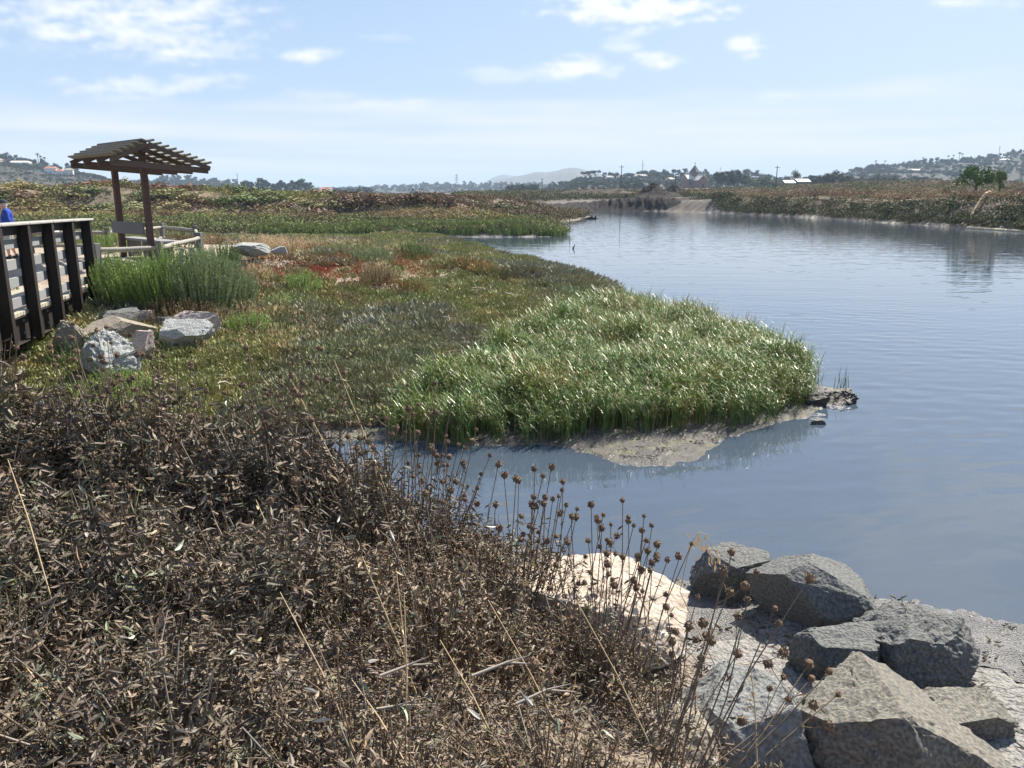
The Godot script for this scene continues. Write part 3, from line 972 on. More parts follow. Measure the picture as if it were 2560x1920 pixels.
func rock_mat(stops: Array, depth: float, sc: float, rough := 0.88) -> StandardMaterial3D:
	var m := mat(Color.WHITE, rough, ramp(M.g1, stops), sc * 0.9, M.t1, depth * 1.5)
	return m
func build_rocks() -> void:
	var slate := rock_mat([[0.0, Color(0.053, 0.058, 0.058)], [0.35, Color(0.088, 0.093, 0.092)], [0.6, Color(0.123, 0.127, 0.123)], [0.85, Color(0.166, 0.164, 0.152)], [1.0, Color(0.254, 0.239, 0.212)]], 0.7, 2.4)
	var dirty := rock_mat([[0.0, Color(0.060, 0.060, 0.055)], [0.4, Color(0.109, 0.107, 0.095)], [0.6, Color(0.159, 0.148, 0.123)], [1.0, Color(0.239, 0.212, 0.173)]], 0.4, 2.2)
	var pale := rock_mat([[0.0, Color(0.129, 0.138, 0.133)], [0.35, Color(0.247, 0.262, 0.255)], [0.6, Color(0.336, 0.351, 0.336)], [1.0, Color(0.455, 0.455, 0.425)]], 0.7, 2.0)
	var ledge := rock_mat([[0.0, Color(0.082, 0.087, 0.086)], [0.4, Color(0.143, 0.150, 0.148)], [0.7, Color(0.197, 0.202, 0.195)], [1.0, Color(0.271, 0.267, 0.246)]], 0.7, 2.0)
	var cream := rock_mat([[0.0, Color(0.284, 0.224, 0.172)], [0.4, Color(0.387, 0.318, 0.254)], [0.65, Color(0.447, 0.387, 0.318)], [1.0, Color(0.516, 0.464, 0.396)]], 0.5, 1.6)
	var tan_ := rock_mat([[0.0, Color(0.129, 0.112, 0.090)], [0.4, Color(0.215, 0.189, 0.150)], [0.7, Color(0.275, 0.245, 0.198)], [1.0, Color(0.344, 0.310, 0.267)]], 0.6, 2.2)
	var pink := rock_mat([[0.0, Color(0.215, 0.163, 0.138)], [0.4, Color(0.310, 0.258, 0.228)], [0.7, Color(0.387, 0.335, 0.305)], [1.0, Color(0.473, 0.430, 0.396)]], 0.6, 2.4)
	var wet := rock_mat([[0.0, Color(0.022, 0.021, 0.019)], [0.45, Color(0.047, 0.044, 0.038)], [0.7, Color(0.086, 0.080, 0.065)], [1.0, Color(0.146, 0.133, 0.107)]], 0.7, 3.0, 0.5)
	M.cream = cream
	M.pale = pale
	# shore by the water
	boulder("dark lumpy boulder at the water's edge behind the wedge-shaped slab", at(1826, 1436, 6.15), Vector3(0.36, 0.28, 0.32), 0.4, 11, slate, [[Vector3(-0.75, -0.25, 0.6), 0.62], [Vector3(0.1, 1, 0.1), 0.7], [Vector3(0.1, -0.15, 1), 0.72]], 0.08, 34)
	boulder("smooth grey wedge-shaped slab with one steep shaded face by the water", at(2040, 1492, 5.5), Vector3(0.49, 0.40, 0.46), 0.1, 12, slate, [[Vector3(-0.86, -0.22, 0.46), 0.50], [Vector3(0.42, 0.85, 0.10), 0.60], [Vector3(-0.1, 0.80, 0.55), 0.68], [Vector3(0.75, 0.5, 0.3), 0.74], [Vector3(0.15, -0.2, 1), 0.80], [Vector3(0.2, 0.75, -0.6), 0.74], [Vector3(-0.25, 0.95, -0.1), 0.80]], 0.045, 36)
	boulder("squarish grey boulder leaning on the foot of the wedge-shaped slab", at(2095, 1650, 4.75), Vector3(0.35, 0.31, 0.32), -0.1, 13, slate, [[Vector3(0.1, 0.96, 0.1), 0.62], [Vector3(0.1, 0.28, 0.95), 0.62], [Vector3(-0.8, -0.15, 0.5), 0.72], [Vector3(0.85, 0.1, 0.5), 0.72]], 0.07, 34)
	boulder("round cracked grey boulder lying on open grey mud", at(2290, 1640, 4.75), Vector3(0.40, 0.33, 0.36), 0.1, 14, slate, [[Vector3(0, 0.97, 0.2), 0.70], [Vector3(0.7, 0.5, 0.5), 0.82], [Vector3(-0.25, 0.30, 0.92), 0.64], [Vector3(0.45, 0.3, 0.85), 0.68], [Vector3(-0.9, 0.1, 0.3), 0.72]], 0.11, 38)
	boulder("low flat grey rock half sunk in the mud beside the largest boulder", at(2385, 1795, 4.2), Vector3(0.36, 0.20, 0.27), 0.3, 15, dirty, [[Vector3(0.1, 0.97, 0.1), 0.72]], 0.11, 32)
	boulder("largest boulder of the shore, grey with a broad tan dusty back", at(2225, 1900, 3.75), Vector3(0.64, 0.52, 0.52), 0.0, 16, dirty, [[Vector3(0.60, 0.78, -0.05), 0.56], [Vector3(-0.50, 0.30, 0.82), 0.50], [Vector3(-0.35, 0.92, -0.1), 0.66], [Vector3(0.25, 0.38, 0.88), 0.58], [Vector3(-0.85, 0.2, 0.3), 0.66]], 0.08, 46)
	boulder("blue-grey flat-topped boulder partly under dry flower stalks", at(1880, 1830, 3.95), Vector3(0.40, 0.40, 0.46), 0.1, 17, ledge, [[Vector3(-0.15, 0.97, 0.1), 0.64], [Vector3(0.9, 0.25, 0.3), 0.66], [Vector3(0.1, 0.35, 0.93), 0.62]], 0.08, 38)
	boulder("big cream sandstone boulder rising behind the dry brush by the inlet", at(1475, 1545, 5.0), Vector3(0.82, 0.50, 0.62), 0.15, 18, cream, [[Vector3(-0.05, 0.98, 0.1), 0.66], [Vector3(0.5, 0.8, 0.2), 0.74], [Vector3(0.97, 0.0, 0.25), 0.80]], 0.055, 40)
	boulder("small tan rock wedged below the blue-grey flat-topped boulder", at(1680, 1870, 3.72), Vector3(0.27, 0.23, 0.33), 0.5, 19, tan_, [], 0.08, 28)
	boulder("cream rock mostly hidden in the dry brush at the inlet", at(1170, 1420, 5.9), Vector3(0.34, 0.24, 0.30), 1.1, 20, cream, [], 0.07, 26)
	# riprap below the bridge
	var place := func(u: float, w: float, d: float) -> Vector3: return at(u, w, d)
	boulder("small grey-brown rock right beside the bridge beam", place.call(176, 846, 13.3), Vector3(0.30, 0.30, 0.27), 0.4, 31, tan_, [], 0.13)
	boulder("large tan slab with a dark underside below the bridge", place.call(296, 836, 14.0), Vector3(0.66, 0.38, 0.50), 0.3, 32, tan_, [[Vector3(-0.45, 0.85, 0.25), 0.62], [Vector3(0.55, -0.2, 0.8), 0.50], [Vector3(0.5, 0.85, -0.1), 0.66]], 0.05, 30)
	boulder("grey rock behind the tan slab against the concrete abutment", place.call(302, 806, 15.0), Vector3(0.50, 0.36, 0.38), 0.9, 33, slate, [], 0.08)
	boulder("rough white-grey pitted boulder standing in green pickleweed", place.call(279, 900, 12.5), Vector3(0.48, 0.47, 0.42), 0.2, 34, pale, [[Vector3(0.1, 0.5, 0.8), 0.80]], 0.13, 36)
	boulder("small round pinkish rock between the tan slab and the pale block", place.call(358, 866, 13.2), Vector3(0.26, 0.27, 0.25), 0.2, 35, pink, [], 0.07)
	boulder("pale greenish-grey block with a flat sunlit top under the green shrubs", place.call(462, 836, 13.9), Vector3(0.58, 0.38, 0.44), -0.3, 36, pale, [[Vector3(-0.1, 0.9, 0.4), 0.62], [Vector3(-0.85, 0.2, 0.4), 0.74]], 0.06, 30)
	boulder("pinkish cream rock behind the pale greenish-grey block", place.call(478, 806, 14.7), Vector3(0.42, 0.26, 0.34), 0.6, 37, pink, [], 0.11, 26)
	boulder("brown rock in the deep shade of the green shrubs", place.call(366, 804, 15.3), Vector3(0.24, 0.22, 0.24), 1.2, 38, pink, [], 0.08)
	boulder("bluish rock in the shade behind the pale greenish-grey block", place.call(415, 806, 15.1), Vector3(0.24, 0.17, 0.22), 2.0, 39, slate, [], 0.08)
	boulder("long low white rock among the dry grass near the shelter", place.call(628, 622, 24.3), Vector3(0.66, 0.24, 0.45), 0.1, 41, pale, [[Vector3(0.15, 0.95, 0.2), 0.66]], 0.07)
	boulder("small white rock at the end of the long low white rock", place.call(702, 628, 24.2), Vector3(0.28, 0.14, 0.24), 0.1, 42, pale, [], 0.07)
	# tip of the spit
	boulder("dark wet rock lying in the water off the spit's tip", place.call(2098, 1000, 12.75), Vector3(0.36, 0.22, 0.28), 0.2, 51, wet, [], 0.17, 26)
	boulder("dark hollow-fronted rock on the muddy tip of the spit", place.call(2030, 1006, 12.5), Vector3(0.27, 0.22, 0.23), 0.5, 52, wet, [[Vector3(-0.3, -0.3, 0.9), 0.5]], 0.12)
	boulder("little dark stone just off the mud edge of the spit", place.call(2040, 1068, 11.4), Vector3(0.15, 0.11, 0.13), 0.5, 53, wet, [], 0.15, 14)
	boulder("rounded dusty lump of mud below the grass at the spit's tip", place.call(1955, 1024, 12.2), Vector3(0.17, 0.10, 0.14), 0.5, 54, dirty, [], 0.10, 16)
# ---------- the walker on the path
# bones: [a, b, radius a, radius b]; meshed as one smooth skin
func skin_mesh(bones: Array, cell: float, k: float, col: Color) -> MB:
	var lo := Vector3(1e9, 1e9, 1e9)
	var hi := -lo
	for b: Array in bones:
		for e in 2:
			var q: Vector3 = b[e]
			var r: float = float(b[2 + e]) + 4.0 / k
			lo = lo.min(q - Vector3.ONE * r)
			hi = hi.max(q + Vector3.ONE * r)
	var n := Vector3i(((hi - lo) / cell).ceil()) + Vector3i.ONE
	var acc := PackedFloat32Array()
	acc.resize(n.x * n.y * n.z)
	for b: Array in bones:
		var a: Vector3 = b[0]
		var e: Vector3 = b[1] - a
		var L2 := maxf(e.length_squared(), 1e-9)
		var r := maxf(b[2], b[3]) + 4.0 / k
		var p0 := Vector3i((((a.min(b[1])) - Vector3.ONE * r - lo) / cell).floor()).clamp(Vector3i.ZERO, n - Vector3i.ONE)
		var p1 := Vector3i((((a.max(b[1])) + Vector3.ONE * r - lo) / cell).ceil()).clamp(Vector3i.ZERO, n - Vector3i.ONE)
		for z in range(p0.z, p1.z + 1):
			for y in range(p0.y, p1.y + 1):
				for x in range(p0.x, p1.x + 1):
					var q := lo + Vector3(x, y, z) * cell - a
					var t := clampf(q.dot(e) / L2, 0, 1)
					var d := (q - e * t).length() - lerpf(b[2], b[3], t)
					acc[(z * n.y + y) * n.x + x] += exp(-k * d)
	var mb := MB.new()
	var ids := {}
	var sx := 1
	var sy := n.x
	var sz := n.x * n.y
	var corners := [0, sx, sy, sx + sy, sz, sx + sz, sy + sz, sx + sy + sz]
	for z in n.z - 1:
		for y in n.y - 1:
			for x in n.x - 1:
				var i := z * sz + y * sy + x
				var m := 0
				for c in 8:
					if acc[i + corners[c]] > 1.0: m |= 1 << c
				if m == 0 or m == 255: continue
				var s := Vector3.ZERO
				var cnt := 0
				for ed: Array in [[0, 1], [2, 3], [4, 5], [6, 7], [0, 2], [1, 3], [4, 6], [5, 7], [0, 4], [1, 5], [2, 6], [3, 7]]:
					var a: int = ed[0]
					var b: int = ed[1]
					if ((m >> a) & 1) == ((m >> b) & 1): continue
					var fa := log(maxf(acc[i + corners[a]], 1e-12))
					var fb := log(maxf(acc[i + corners[b]], 1e-12))
					var t := clampf(fa / (fa - fb), 0.05, 0.95)
					s += Vector3(a & 1, (a >> 1) & 1, a >> 2).lerp(Vector3(b & 1, (b >> 1) & 1, b >> 2), t)
					cnt += 1
				ids[i] = mb.vert(lo + (Vector3(x, y, z) + s / cnt) * cell, col)
	for i: int in ids:
		for ax in 3:
			var d0 := [sx, sy, sz][ax] as int
			var d1 := [sy, sz, sx][ax] as int
			var d2 := [sz, sx, sy][ax] as int
			var ina := acc[i] > 1.0
			if ina == (acc[i + d0] > 1.0): continue
			if not (ids.has(i - d1) and ids.has(i - d2) and ids.has(i - d1 - d2)): continue
			if ina: mb.quad(ids[i], ids[i - d2], ids[i - d1 - d2], ids[i - d1])
			else: mb.quad(ids[i], ids[i - d1], ids[i - d1 - d2], ids[i - d2])
	return mb
func build_person() -> void:
	# faces +x in its own axes, y up, feet at the origin; +z is its right side
	var p := on(31, 645, 1.45)
	p.y = gh(p.x, -p.z)
	var t := thing("person", "person in a blue long-sleeved shirt, pale shorts and dark cap on the path", "person", p)
	t.rotation.y = deg_to_rad(180 + 22)
	var skin := mat(Color(0.50, 0.30, 0.21), 0.6)
	skin.subsurf_scatter_enabled = true
	skin.subsurf_scatter_strength = 0.1
	var V := func(x: float, y: float, z: float) -> Vector3: return Vector3(x, y, z)
	var hipL := Vector3(0.0, 0.90, -0.09)
	var hipR := Vector3(0.0, 0.90, 0.09)
	var kneeL := Vector3(0.06, 0.49, -0.10)
	var kneeR := Vector3(0.02, 0.48, 0.10)
	var ankL := Vector3(0.05, 0.09, -0.10)
	var ankR := Vector3(-0.10, 0.10, 0.10)
	var shL := Vector3(-0.02, 1.40, -0.19)
	var shR := Vector3(-0.02, 1.40, 0.19)
	var elL := Vector3(-0.08, 1.13, -0.25)
	var elR := Vector3(-0.08, 1.13, 0.25)
	var wrL := Vector3(0.15, 1.03, -0.14)
	var wrR := Vector3(0.15, 1.05, 0.13)
	var head := Vector3(0.06, 1.60, 0)
	var bones := [[Vector3(0, 0.93, 0), Vector3(0, 1.12, 0), 0.145, 0.14], [Vector3(0, 1.12, 0), Vector3(-0.02, 1.32, 0), 0.14, 0.135], [Vector3(-0.02, 1.36, -0.10), Vector3(-0.02, 1.36, 0.10), 0.09, 0.09],
		[Vector3(-0.01, 1.42, 0), Vector3(0.03, 1.54, 0), 0.062, 0.056], [head + Vector3(-0.02, 0.05, 0), head + Vector3(0.0, 0.02, 0), 0.094, 0.09], [head + Vector3(0.035, -0.04, 0), head + Vector3(0.04, -0.075, 0), 0.062, 0.042],
		[head + Vector3(0.09, 0.0, 0), head + Vector3(0.112, -0.03, 0), 0.010, 0.016], [head + Vector3(-0.01, 0.0, -0.088), head + Vector3(-0.01, -0.03, -0.088), 0.017, 0.012], [head + Vector3(-0.01, 0.0, 0.088), head + Vector3(-0.01, -0.03, 0.088), 0.017, 0.012],
		[head + Vector3(0.082, -0.062, -0.016), head + Vector3(0.082, -0.062, 0.016), 0.012, 0.012],
		[shL, elL, 0.056, 0.045], [elL, wrL, 0.043, 0.028], [shR, elR, 0.056, 0.045], [elR, wrR, 0.043, 0.028],
		[hipL, kneeL, 0.088, 0.058], [kneeL, kneeL.lerp(ankL, 0.35), 0.054, 0.060], [kneeL.lerp(ankL, 0.35), ankL, 0.058, 0.036], [hipR, kneeR, 0.088, 0.058], [kneeR, kneeR.lerp(ankR, 0.35), 0.054, 0.060], [kneeR.lerp(ankR, 0.35), ankR, 0.058, 0.036],
		[ankL - Vector3(0.03, 0.04, 0), ankL + Vector3(0.14, -0.055, 0), 0.036, 0.028], [ankR - Vector3(0.03, 0.03, 0), ankR + Vector3(0.14, -0.065, 0), 0.036, 0.028]]
	var body := skin_mesh(bones, 0.018, 55.0, Color.WHITE)
	for sd: float in [-1.0, 1.0]:
		var w := wrL if sd < 0 else wrR
		var hb := [[w, w + Vector3(0.07, -0.012, 0.02 * -sd), 0.024, 0.028], [w + Vector3(0.05, -0.02, 0.0), w + Vector3(0.085, -0.022, 0.02 * -sd), 0.02, 0.022]]
		for f in 4:
			var off := Vector3(0.08, 0.022 - 0.019 * f, -0.012 * sd)
			var ln: float = [0.040, 0.046, 0.043, 0.034][f]
			var a := w + off
			var b := a + Vector3(ln, -0.008, -0.010 * sd)
			hb.append([a, b, 0.0095, 0.009])
			hb.append([b, b + Vector3(0.010, -0.030, -0.022 * sd), 0.009, 0.0075])
		hb.append([w + Vector3(0.03, 0.02, -0.012 * sd), w + Vector3(0.062, 0.046, -0.030 * sd), 0.012, 0.010])
		hb.append([w + Vector3(0.062, 0.046, -0.030 * sd), w + Vector3(0.09, 0.050, -0.040 * sd), 0.010, 0.008])
		var hand := skin_mesh(hb, 0.0055, 220.0, Color.WHITE)
		var base := body.v.size()
		body.v.append_array(hand.v); body.c.append_array(hand.c)
		for q in hand.ix: body.ix.append(q + base)
	part("body", body.mesh(true), skin, t)
	var eye := MB.new()
	for sd: float in [-1.0, 1.0]: eye.box(Transform3D(Basis.IDENTITY, head + Vector3(0.083, 0.018, 0.034 * sd)), Vector3(0.014, 0.010, 0.022), Color.WHITE, 0.003)
	part("eyes", eye.mesh(), mat(Color(0.05, 0.04, 0.035), 0.3), t)
	var shirt := skin_mesh([[Vector3(0, 0.88, 0), Vector3(0, 1.12, 0), 0.165, 0.158], [Vector3(0, 1.12, 0), Vector3(-0.02, 1.32, 0), 0.158, 0.152], [Vector3(-0.02, 1.365, -0.12), Vector3(-0.02, 1.365, 0.12), 0.098, 0.098], [Vector3(-0.01, 1.42, 0), Vector3(0.005, 1.455, 0), 0.078, 0.068],
		[shL, elL, 0.074, 0.062], [elL, wrL.lerp(elL, 0.10), 0.062, 0.042], [shR, elR, 0.074, 0.062], [elR, wrR.lerp(elR, 0.10), 0.062, 0.042]], 0.018, 60.0, Color.WHITE)
	part("shirt", shirt.mesh(true), mat(Color(0.018, 0.055, 0.33), 0.85, M.mott, 3.0), t)
	var shorts := skin_mesh([[Vector3(0, 0.92, 0), Vector3(0, 0.90, 0), 0.158, 0.158], [hipL, kneeL + Vector3(-0.01, 0.08, 0), 0.108, 0.092], [hipR, kneeR + Vector3(-0.01, 0.08, 0), 0.108, 0.092]], 0.018, 60.0, Color.WHITE)
	part("shorts", shorts.mesh(true), mat(Color(0.40, 0.39, 0.37), 0.9, M.mott, 3.0), t)
	var hair := skin_mesh([[head + Vector3(-0.06, 0.045, 0), head + Vector3(-0.065, -0.035, 0), 0.068, 0.05], [head + Vector3(-0.03, 0.02, -0.06), head + Vector3(-0.04, -0.02, -0.06), 0.04, 0.03], [head + Vector3(-0.03, 0.02, 0.06), head + Vector3(-0.04, -0.02, 0.06), 0.04, 0.03]], 0.01, 90.0, Color.WHITE)
	part("hair", hair.mesh(true), mat(Color(0.62, 0.62, 0.60), 0.8), t)
	var cap := MB.new()
	var rings := []
	for j in 6:
		var an := j / 5.0 * PI * 0.5
		var ring := []
		for i in 18:
			var a := TAU * i / 18
			ring.append(cap.vert(head + Vector3(-0.01, 0.055, 0) + Vector3(cos(a) * 0.132 * cos(an), sin(an) * 0.112, sin(a) * 0.122 * cos(an)), Color.WHITE))
		if j > 0:
			for i in 18: cap.quad(rings[j - 1][i], rings[j - 1][(i + 1) % 18], ring[(i + 1) % 18], ring[i])
		rings.append(ring)
	var brim := []
	for i in 9:
		var a := (i / 8.0 - 0.5) * PI * 0.9
		brim.append([cap.vert(head + Vector3(-0.01 + cos(a) * 0.130, 0.058, sin(a) * 0.120), Color.WHITE), cap.vert(head + Vector3(-0.01 + cos(a) * 0.130 + 0.085 * cos(a), 0.038, sin(a) * 0.11), Color.WHITE)])
		if i > 0: cap.quad(brim[i - 1][0], brim[i - 1][1], brim[i][1], brim[i][0])
	part("cap", cap.mesh(true), mat(Color(0.022, 0.032, 0.038), 0.9), t)
	var dark := mat(Color(0.03, 0.03, 0.035), 0.8)
	for a: Vector3 in [ankL, ankR]:
		var sh := skin_mesh([[a - Vector3(0.035, 0.045, 0), a + Vector3(0.15, -0.058, 0), 0.046, 0.036], [a - Vector3(0.02, 0.03, 0), a - Vector3(0.01, -0.01, 0), 0.046, 0.044]], 0.012, 80.0, Color.WHITE)
		part("shoe", sh.mesh(true), dark, t)
# ---------- plants
func strip(mb: MB, pts: Array, wid: Array, side: Vector3, c0: Color, c1: Color) -> void:
	# a narrow bent blade; its last point is a tip
	var n := pts.size()
	var pl := -1
	var pr := -1
	for i in n:
		var cc := c0.lerp(c1, i / float(n - 1))
		if i == n - 1:
			var t := mb.vert(pts[i], cc)
			mb.tri(pl, t, pr)
		else:
			var a := mb.vert((pts[i] as Vector3) - side * float(wid[i]), cc)
			var b := mb.vert((pts[i] as Vector3) + side * float(wid[i]), cc)
			if i > 0: mb.quad(pl, a, b, pr)
			pl = a; pr = b
func cordgrass_mesh(h: float) -> ArrayMesh:
	var mb := MB.new()
	for i in 9:
		var yaw := rnd(0, TAU)
		var base := Vector3(rnd(-0.10, 0.10), 0, rnd(-0.10, 0.10))
		var out := Vector3(cos(yaw), 0, sin(yaw))
		var H := h * rnd(0.62, 1.05)
		var lean := out * rnd(0.0, 0.10)
		var green := vary(Color(0.085, 0.150, 0.030), 0.35)
		var dead := rng.randf() < 0.12
		if dead: green = vary(Color(0.22, 0.165, 0.085), 0.3)
		var side := Vector3(rnd(-1, 1), 0, rnd(-1, 1)).normalized()
		strip(mb, [base, base + lean * 0.4 + Vector3(0, H * 0.5, 0), base + lean + Vector3(0, H * 0.92, 0), base + lean * 1.5 + Vector3(0, H * 1.15, 0)], [0.0048, 0.0045, 0.0035], side, green, green)
		for k in 3:
			var y := H * rnd(0.45, 0.95)
			var a := rnd(0, TAU)
			var o := Vector3(cos(a), 0, sin(a))
			var s := base + lean * (y / H) + Vector3(0, y, 0)
			var L := h * rnd(0.30, 0.62)
			var droop := rnd(-0.3, 0.8)
			var sd := o.cross(Vector3.UP)
			var blade := vary(Color(0.125, 0.195, 0.045), 0.45)
			if dead: blade = vary(Color(0.26, 0.20, 0.10), 0.3)
			strip(mb, [s, s + o * L * 0.22 + Vector3(0, L * 0.38, 0), s + o * L * 0.52 + Vector3(0, L * (0.60 - droop * 0.25), 0), s + o * L * 0.85 + Vector3(0, L * (0.58 - droop * 0.75), 0)], [0.0034, 0.0046, 0.0032], sd, blade, blade)
	return mb.mesh()
func pickleweed_mesh(n: int, rad: float, h: float, wid: float) -> ArrayMesh:
	# a low mound of short fleshy twigs pointing every way
	var mb := MB.new()
	for i in n:
		var a := rnd(0, TAU)
		var r := sqrt(rng.randf())
		var o := Vector3(cos(a), 0, sin(a))
		var top := h * (1.0 - 0.55 * r * r) * rnd(0.35, 1.0)
		var b := o * r * rad + Vector3(0, top * 0.8, 0)
		var dv := (o * r * 0.9 + Vector3(rnd(-0.7, 0.7), rnd(0.2, 1.3), rnd(-0.7, 0.7))).normalized()
		var L := h * rnd(0.22, 0.5)
		var sd := dv.cross(Vector3(rnd(-1, 1), rnd(-1, 1), rnd(-1, 1))).normalized()
		var col := vary(Color(1, 1, 1), 0.42)
		strip(mb, [b, b + dv * L * 0.6, b + dv * L], [wid * 0.7, wid], sd, col, col)
	return mb.mesh()
func leafy_wand(h: float, n: int, leaf: float) -> ArrayMesh:
	# an upright leafy shoot
	var mb := MB.new()
	var bend := Vector3(rnd(-0.05, 0.05), 0, rnd(-0.05, 0.05))
	strip(mb, [Vector3.ZERO, bend * 0.5 + Vector3(0, h * 0.5, 0), bend + Vector3(0, h, 0)], [0.006, 0.005], Vector3.RIGHT, Color(0.85, 0.8, 0.65), Color(0.85, 0.8, 0.65))
	for i in n:
		var f := pow(rng.randf(), 0.65)
		var p := bend * f + Vector3(0, h * f, 0)
		var a := rnd(0, TAU)
		var o := Vector3(cos(a), rnd(0.5, 1.4), sin(a)).normalized()
		var L := leaf * rnd(0.6, 1.2) * (1.1 - 0.5 * f)
		var sd := o.cross(Vector3(rnd(-1, 1), rnd(-1, 1), rnd(-1, 1))).normalized() * L * 0.22
		var col := vary(Color(1, 1, 1), 0.25)
		mb.quad4(p, p + o * L * 0.5 + sd, p + o * L, p + o * L * 0.5 - sd, col)
	return mb.mesh()
func straw_mesh(h: float, heads: bool) -> ArrayMesh:
	var mb := MB.new()
	for i in 16:
		var a := rnd(0, TAU)
		var o := Vector3(cos(a), 0, sin(a))
		var L := h * rnd(0.55, 1.1)
		var lean := rnd(0.08, 0.55)
		var b := o * rnd(0, 0.05)
		var t := b + o * L * lean + Vector3(0, L * (1.0 - lean * 0.35), 0)
		var m := b.lerp(t, 0.55) + Vector3(0, L * 0.07, 0)
		var col := vary(Color(0.9, 0.9, 0.9), 0.2)
		strip(mb, [b, m, t], [0.003, 0.0028], o.cross(Vector3.UP), col, col)
		if heads:
			for k in 7:
				var q := t + (t - m).normalized() * (k * 0.010 - 0.02)
				var w := Vector3(rnd(-1, 1), rnd(0.2, 1), rnd(-1, 1)).normalized() * 0.022
				var s2 := w.cross(Vector3.UP).normalized() * 0.006
				mb.tri3(q - s2, q + w, q + s2, Color(1.25, 1.2, 1.1))
	return mb.mesh()
func leaf_sprig(n: int, size: float, spread: float) -> ArrayMesh:
	# a short twig of dry, curled leaves
	var mb := MB.new()
	strip(mb, [Vector3(0, -spread, 0), Vector3(0.01, 0, 0), Vector3(0.0, spread, 0.01)], [0.003, 0.0025], Vector3.RIGHT, Color(0.85, 0.7, 0.6), Color(0.9, 0.8, 0.7))
	for i in n:
		var y := rnd(-spread, spread)
		var a := rnd(0, TAU)
		var o := Vector3(cos(a), rnd(-0.9, 0.55), sin(a)).normalized()
		dry_leaf(mb, Vector3(0, y, 0) + o * rnd(0.0, 0.035), o, size * rnd(0.55, 1.25), vary(Color(1, 1, 1), 0.38))
	return mb.mesh()
func dry_leaf(mb: MB, p: Vector3, o: Vector3, L: float, col: Color) -> void:
	var up := Vector3(rnd(-1, 1), rnd(-1, 1), rnd(-1, 1))
	var s := o.cross(up).normalized()
	var nn := s.cross(o)
	var curl := rnd(-0.9, 0.9)
	var tw := rnd(-0.8, 0.8)
	var w := L * rnd(0.11, 0.17)
	var k := mb.v.size()
	for i in 4:
		var f := i / 3.0
		var c := p + o * L * f + nn * L * curl * f * f * 0.6
		var ss := s.rotated(o, tw * f)
		var n2 := nn.rotated(o, tw * f)
		var ww: float = w * [0.35, 1.0, 0.85, 0.12][i]
		mb.vert(c - ss * ww + n2 * ww * 0.5, col)
		mb.vert(c, col * 0.9)
		mb.vert(c + ss * ww + n2 * ww * 0.5, col)
	for i in 3:
		var a := k + i * 3
		mb.quad(a, a + 3, a + 4, a + 1)
		mb.quad(a + 1, a + 4, a + 5, a + 2)
func dry_branch(leaf: float, n: int) -> ArrayMesh:
	# a leafy dead shoot, one metre long
	var mb := MB.new()
	var bend := Vector3(rnd(-0.12, 0.12), 0, rnd(-0.12, 0.12))
	var axis := func(f: float) -> Vector3: return bend * f * f + Vector3(sin(f * 5.0 + bend.x * 40.0) * 0.015, f, cos(f * 4.0) * 0.015)
	mb.tube([axis.call(0.0), axis.call(0.3), axis.call(0.6), axis.call(1.0)], [0.008, 0.006, 0.0045, 0.002], 3, Color(0.62, 0.55, 0.48), false)
	var tw := []
	for i in 5:
		var f := rnd(0.3, 0.85)
		var a := rnd(0, TAU)
		var p: Vector3 = axis.call(f)
		var e := p + Vector3(cos(a) * 0.13, rnd(0.10, 0.22), sin(a) * 0.13)
		mb.tube([p, p.lerp(e, 0.5) + Vector3(0, 0.01, 0), e], [0.004, 0.003, 0.0015], 3, Color(0.7, 0.6, 0.5), false)
		tw.append([p, e])
	for i in n:
		var p: Vector3
		if rng.randf() < 0.45: p = axis.call(1.0 - pow(rng.randf(), 1.4) * 0.85)
		else:
			var t: Array = tw[rng.randi() % 5]
			p = (t[0] as Vector3).lerp(t[1], rng.randf())
		var a := rnd(0, TAU)
		var o := Vector3(cos(a), rnd(-1.1, 0.6), sin(a)).normalized()
		var tone := 0.60
		var q := rng.randf()
		if q < 0.28: tone = 1.5
		elif q < 0.37: tone = 2.6
		dry_leaf(mb, p, o, leaf * rnd(0.5, 1.25), vary(Color(tone, tone * 0.97, tone * 0.92), 0.3))
	return mb.mesh()
func seed_head_mesh(r: float) -> ArrayMesh:
	var mb := MB.new()
	var N := 5
	var prev := []
	for j in N + 1:
		var an := PI * j / N
		var ring := []
		for i in 8:
			var a := TAU * i / 8
			ring.append(mb.vert(Vector3(cos(a) * sin(an), cos(an) * 0.85 + 0.85, sin(a) * sin(an)) * r * 0.8 * rnd(0.85, 1.12), vary(Color(0.7, 0.62, 0.55), 0.3)))
		if j > 0:
			for i in 8: mb.quad(prev[i], ring[i], ring[(i + 1) % 8], prev[(i + 1) % 8])
		prev = ring
	for i in 46:
		var o := Vector3(rng.randfn(), rng.randfn(), rng.randfn()).normalized()
		var p := Vector3(0, r * 0.68, 0) + o * r * 0.62
		var q := p + (o + Vector3(rnd(-1, 1), rnd(-1, 1), rnd(-1, 1)) * 0.9).normalized() * r * rnd(0.35, 0.6)
		var s := o.cross(Vector3(rnd(-1, 1), rnd(-1, 1), rnd(-1, 1))).normalized() * r * 0.22
		mb.tri3(p - s, q, p + s, vary(Color(1.15, 1.0, 0.85), 0.45))
	return mb.mesh()

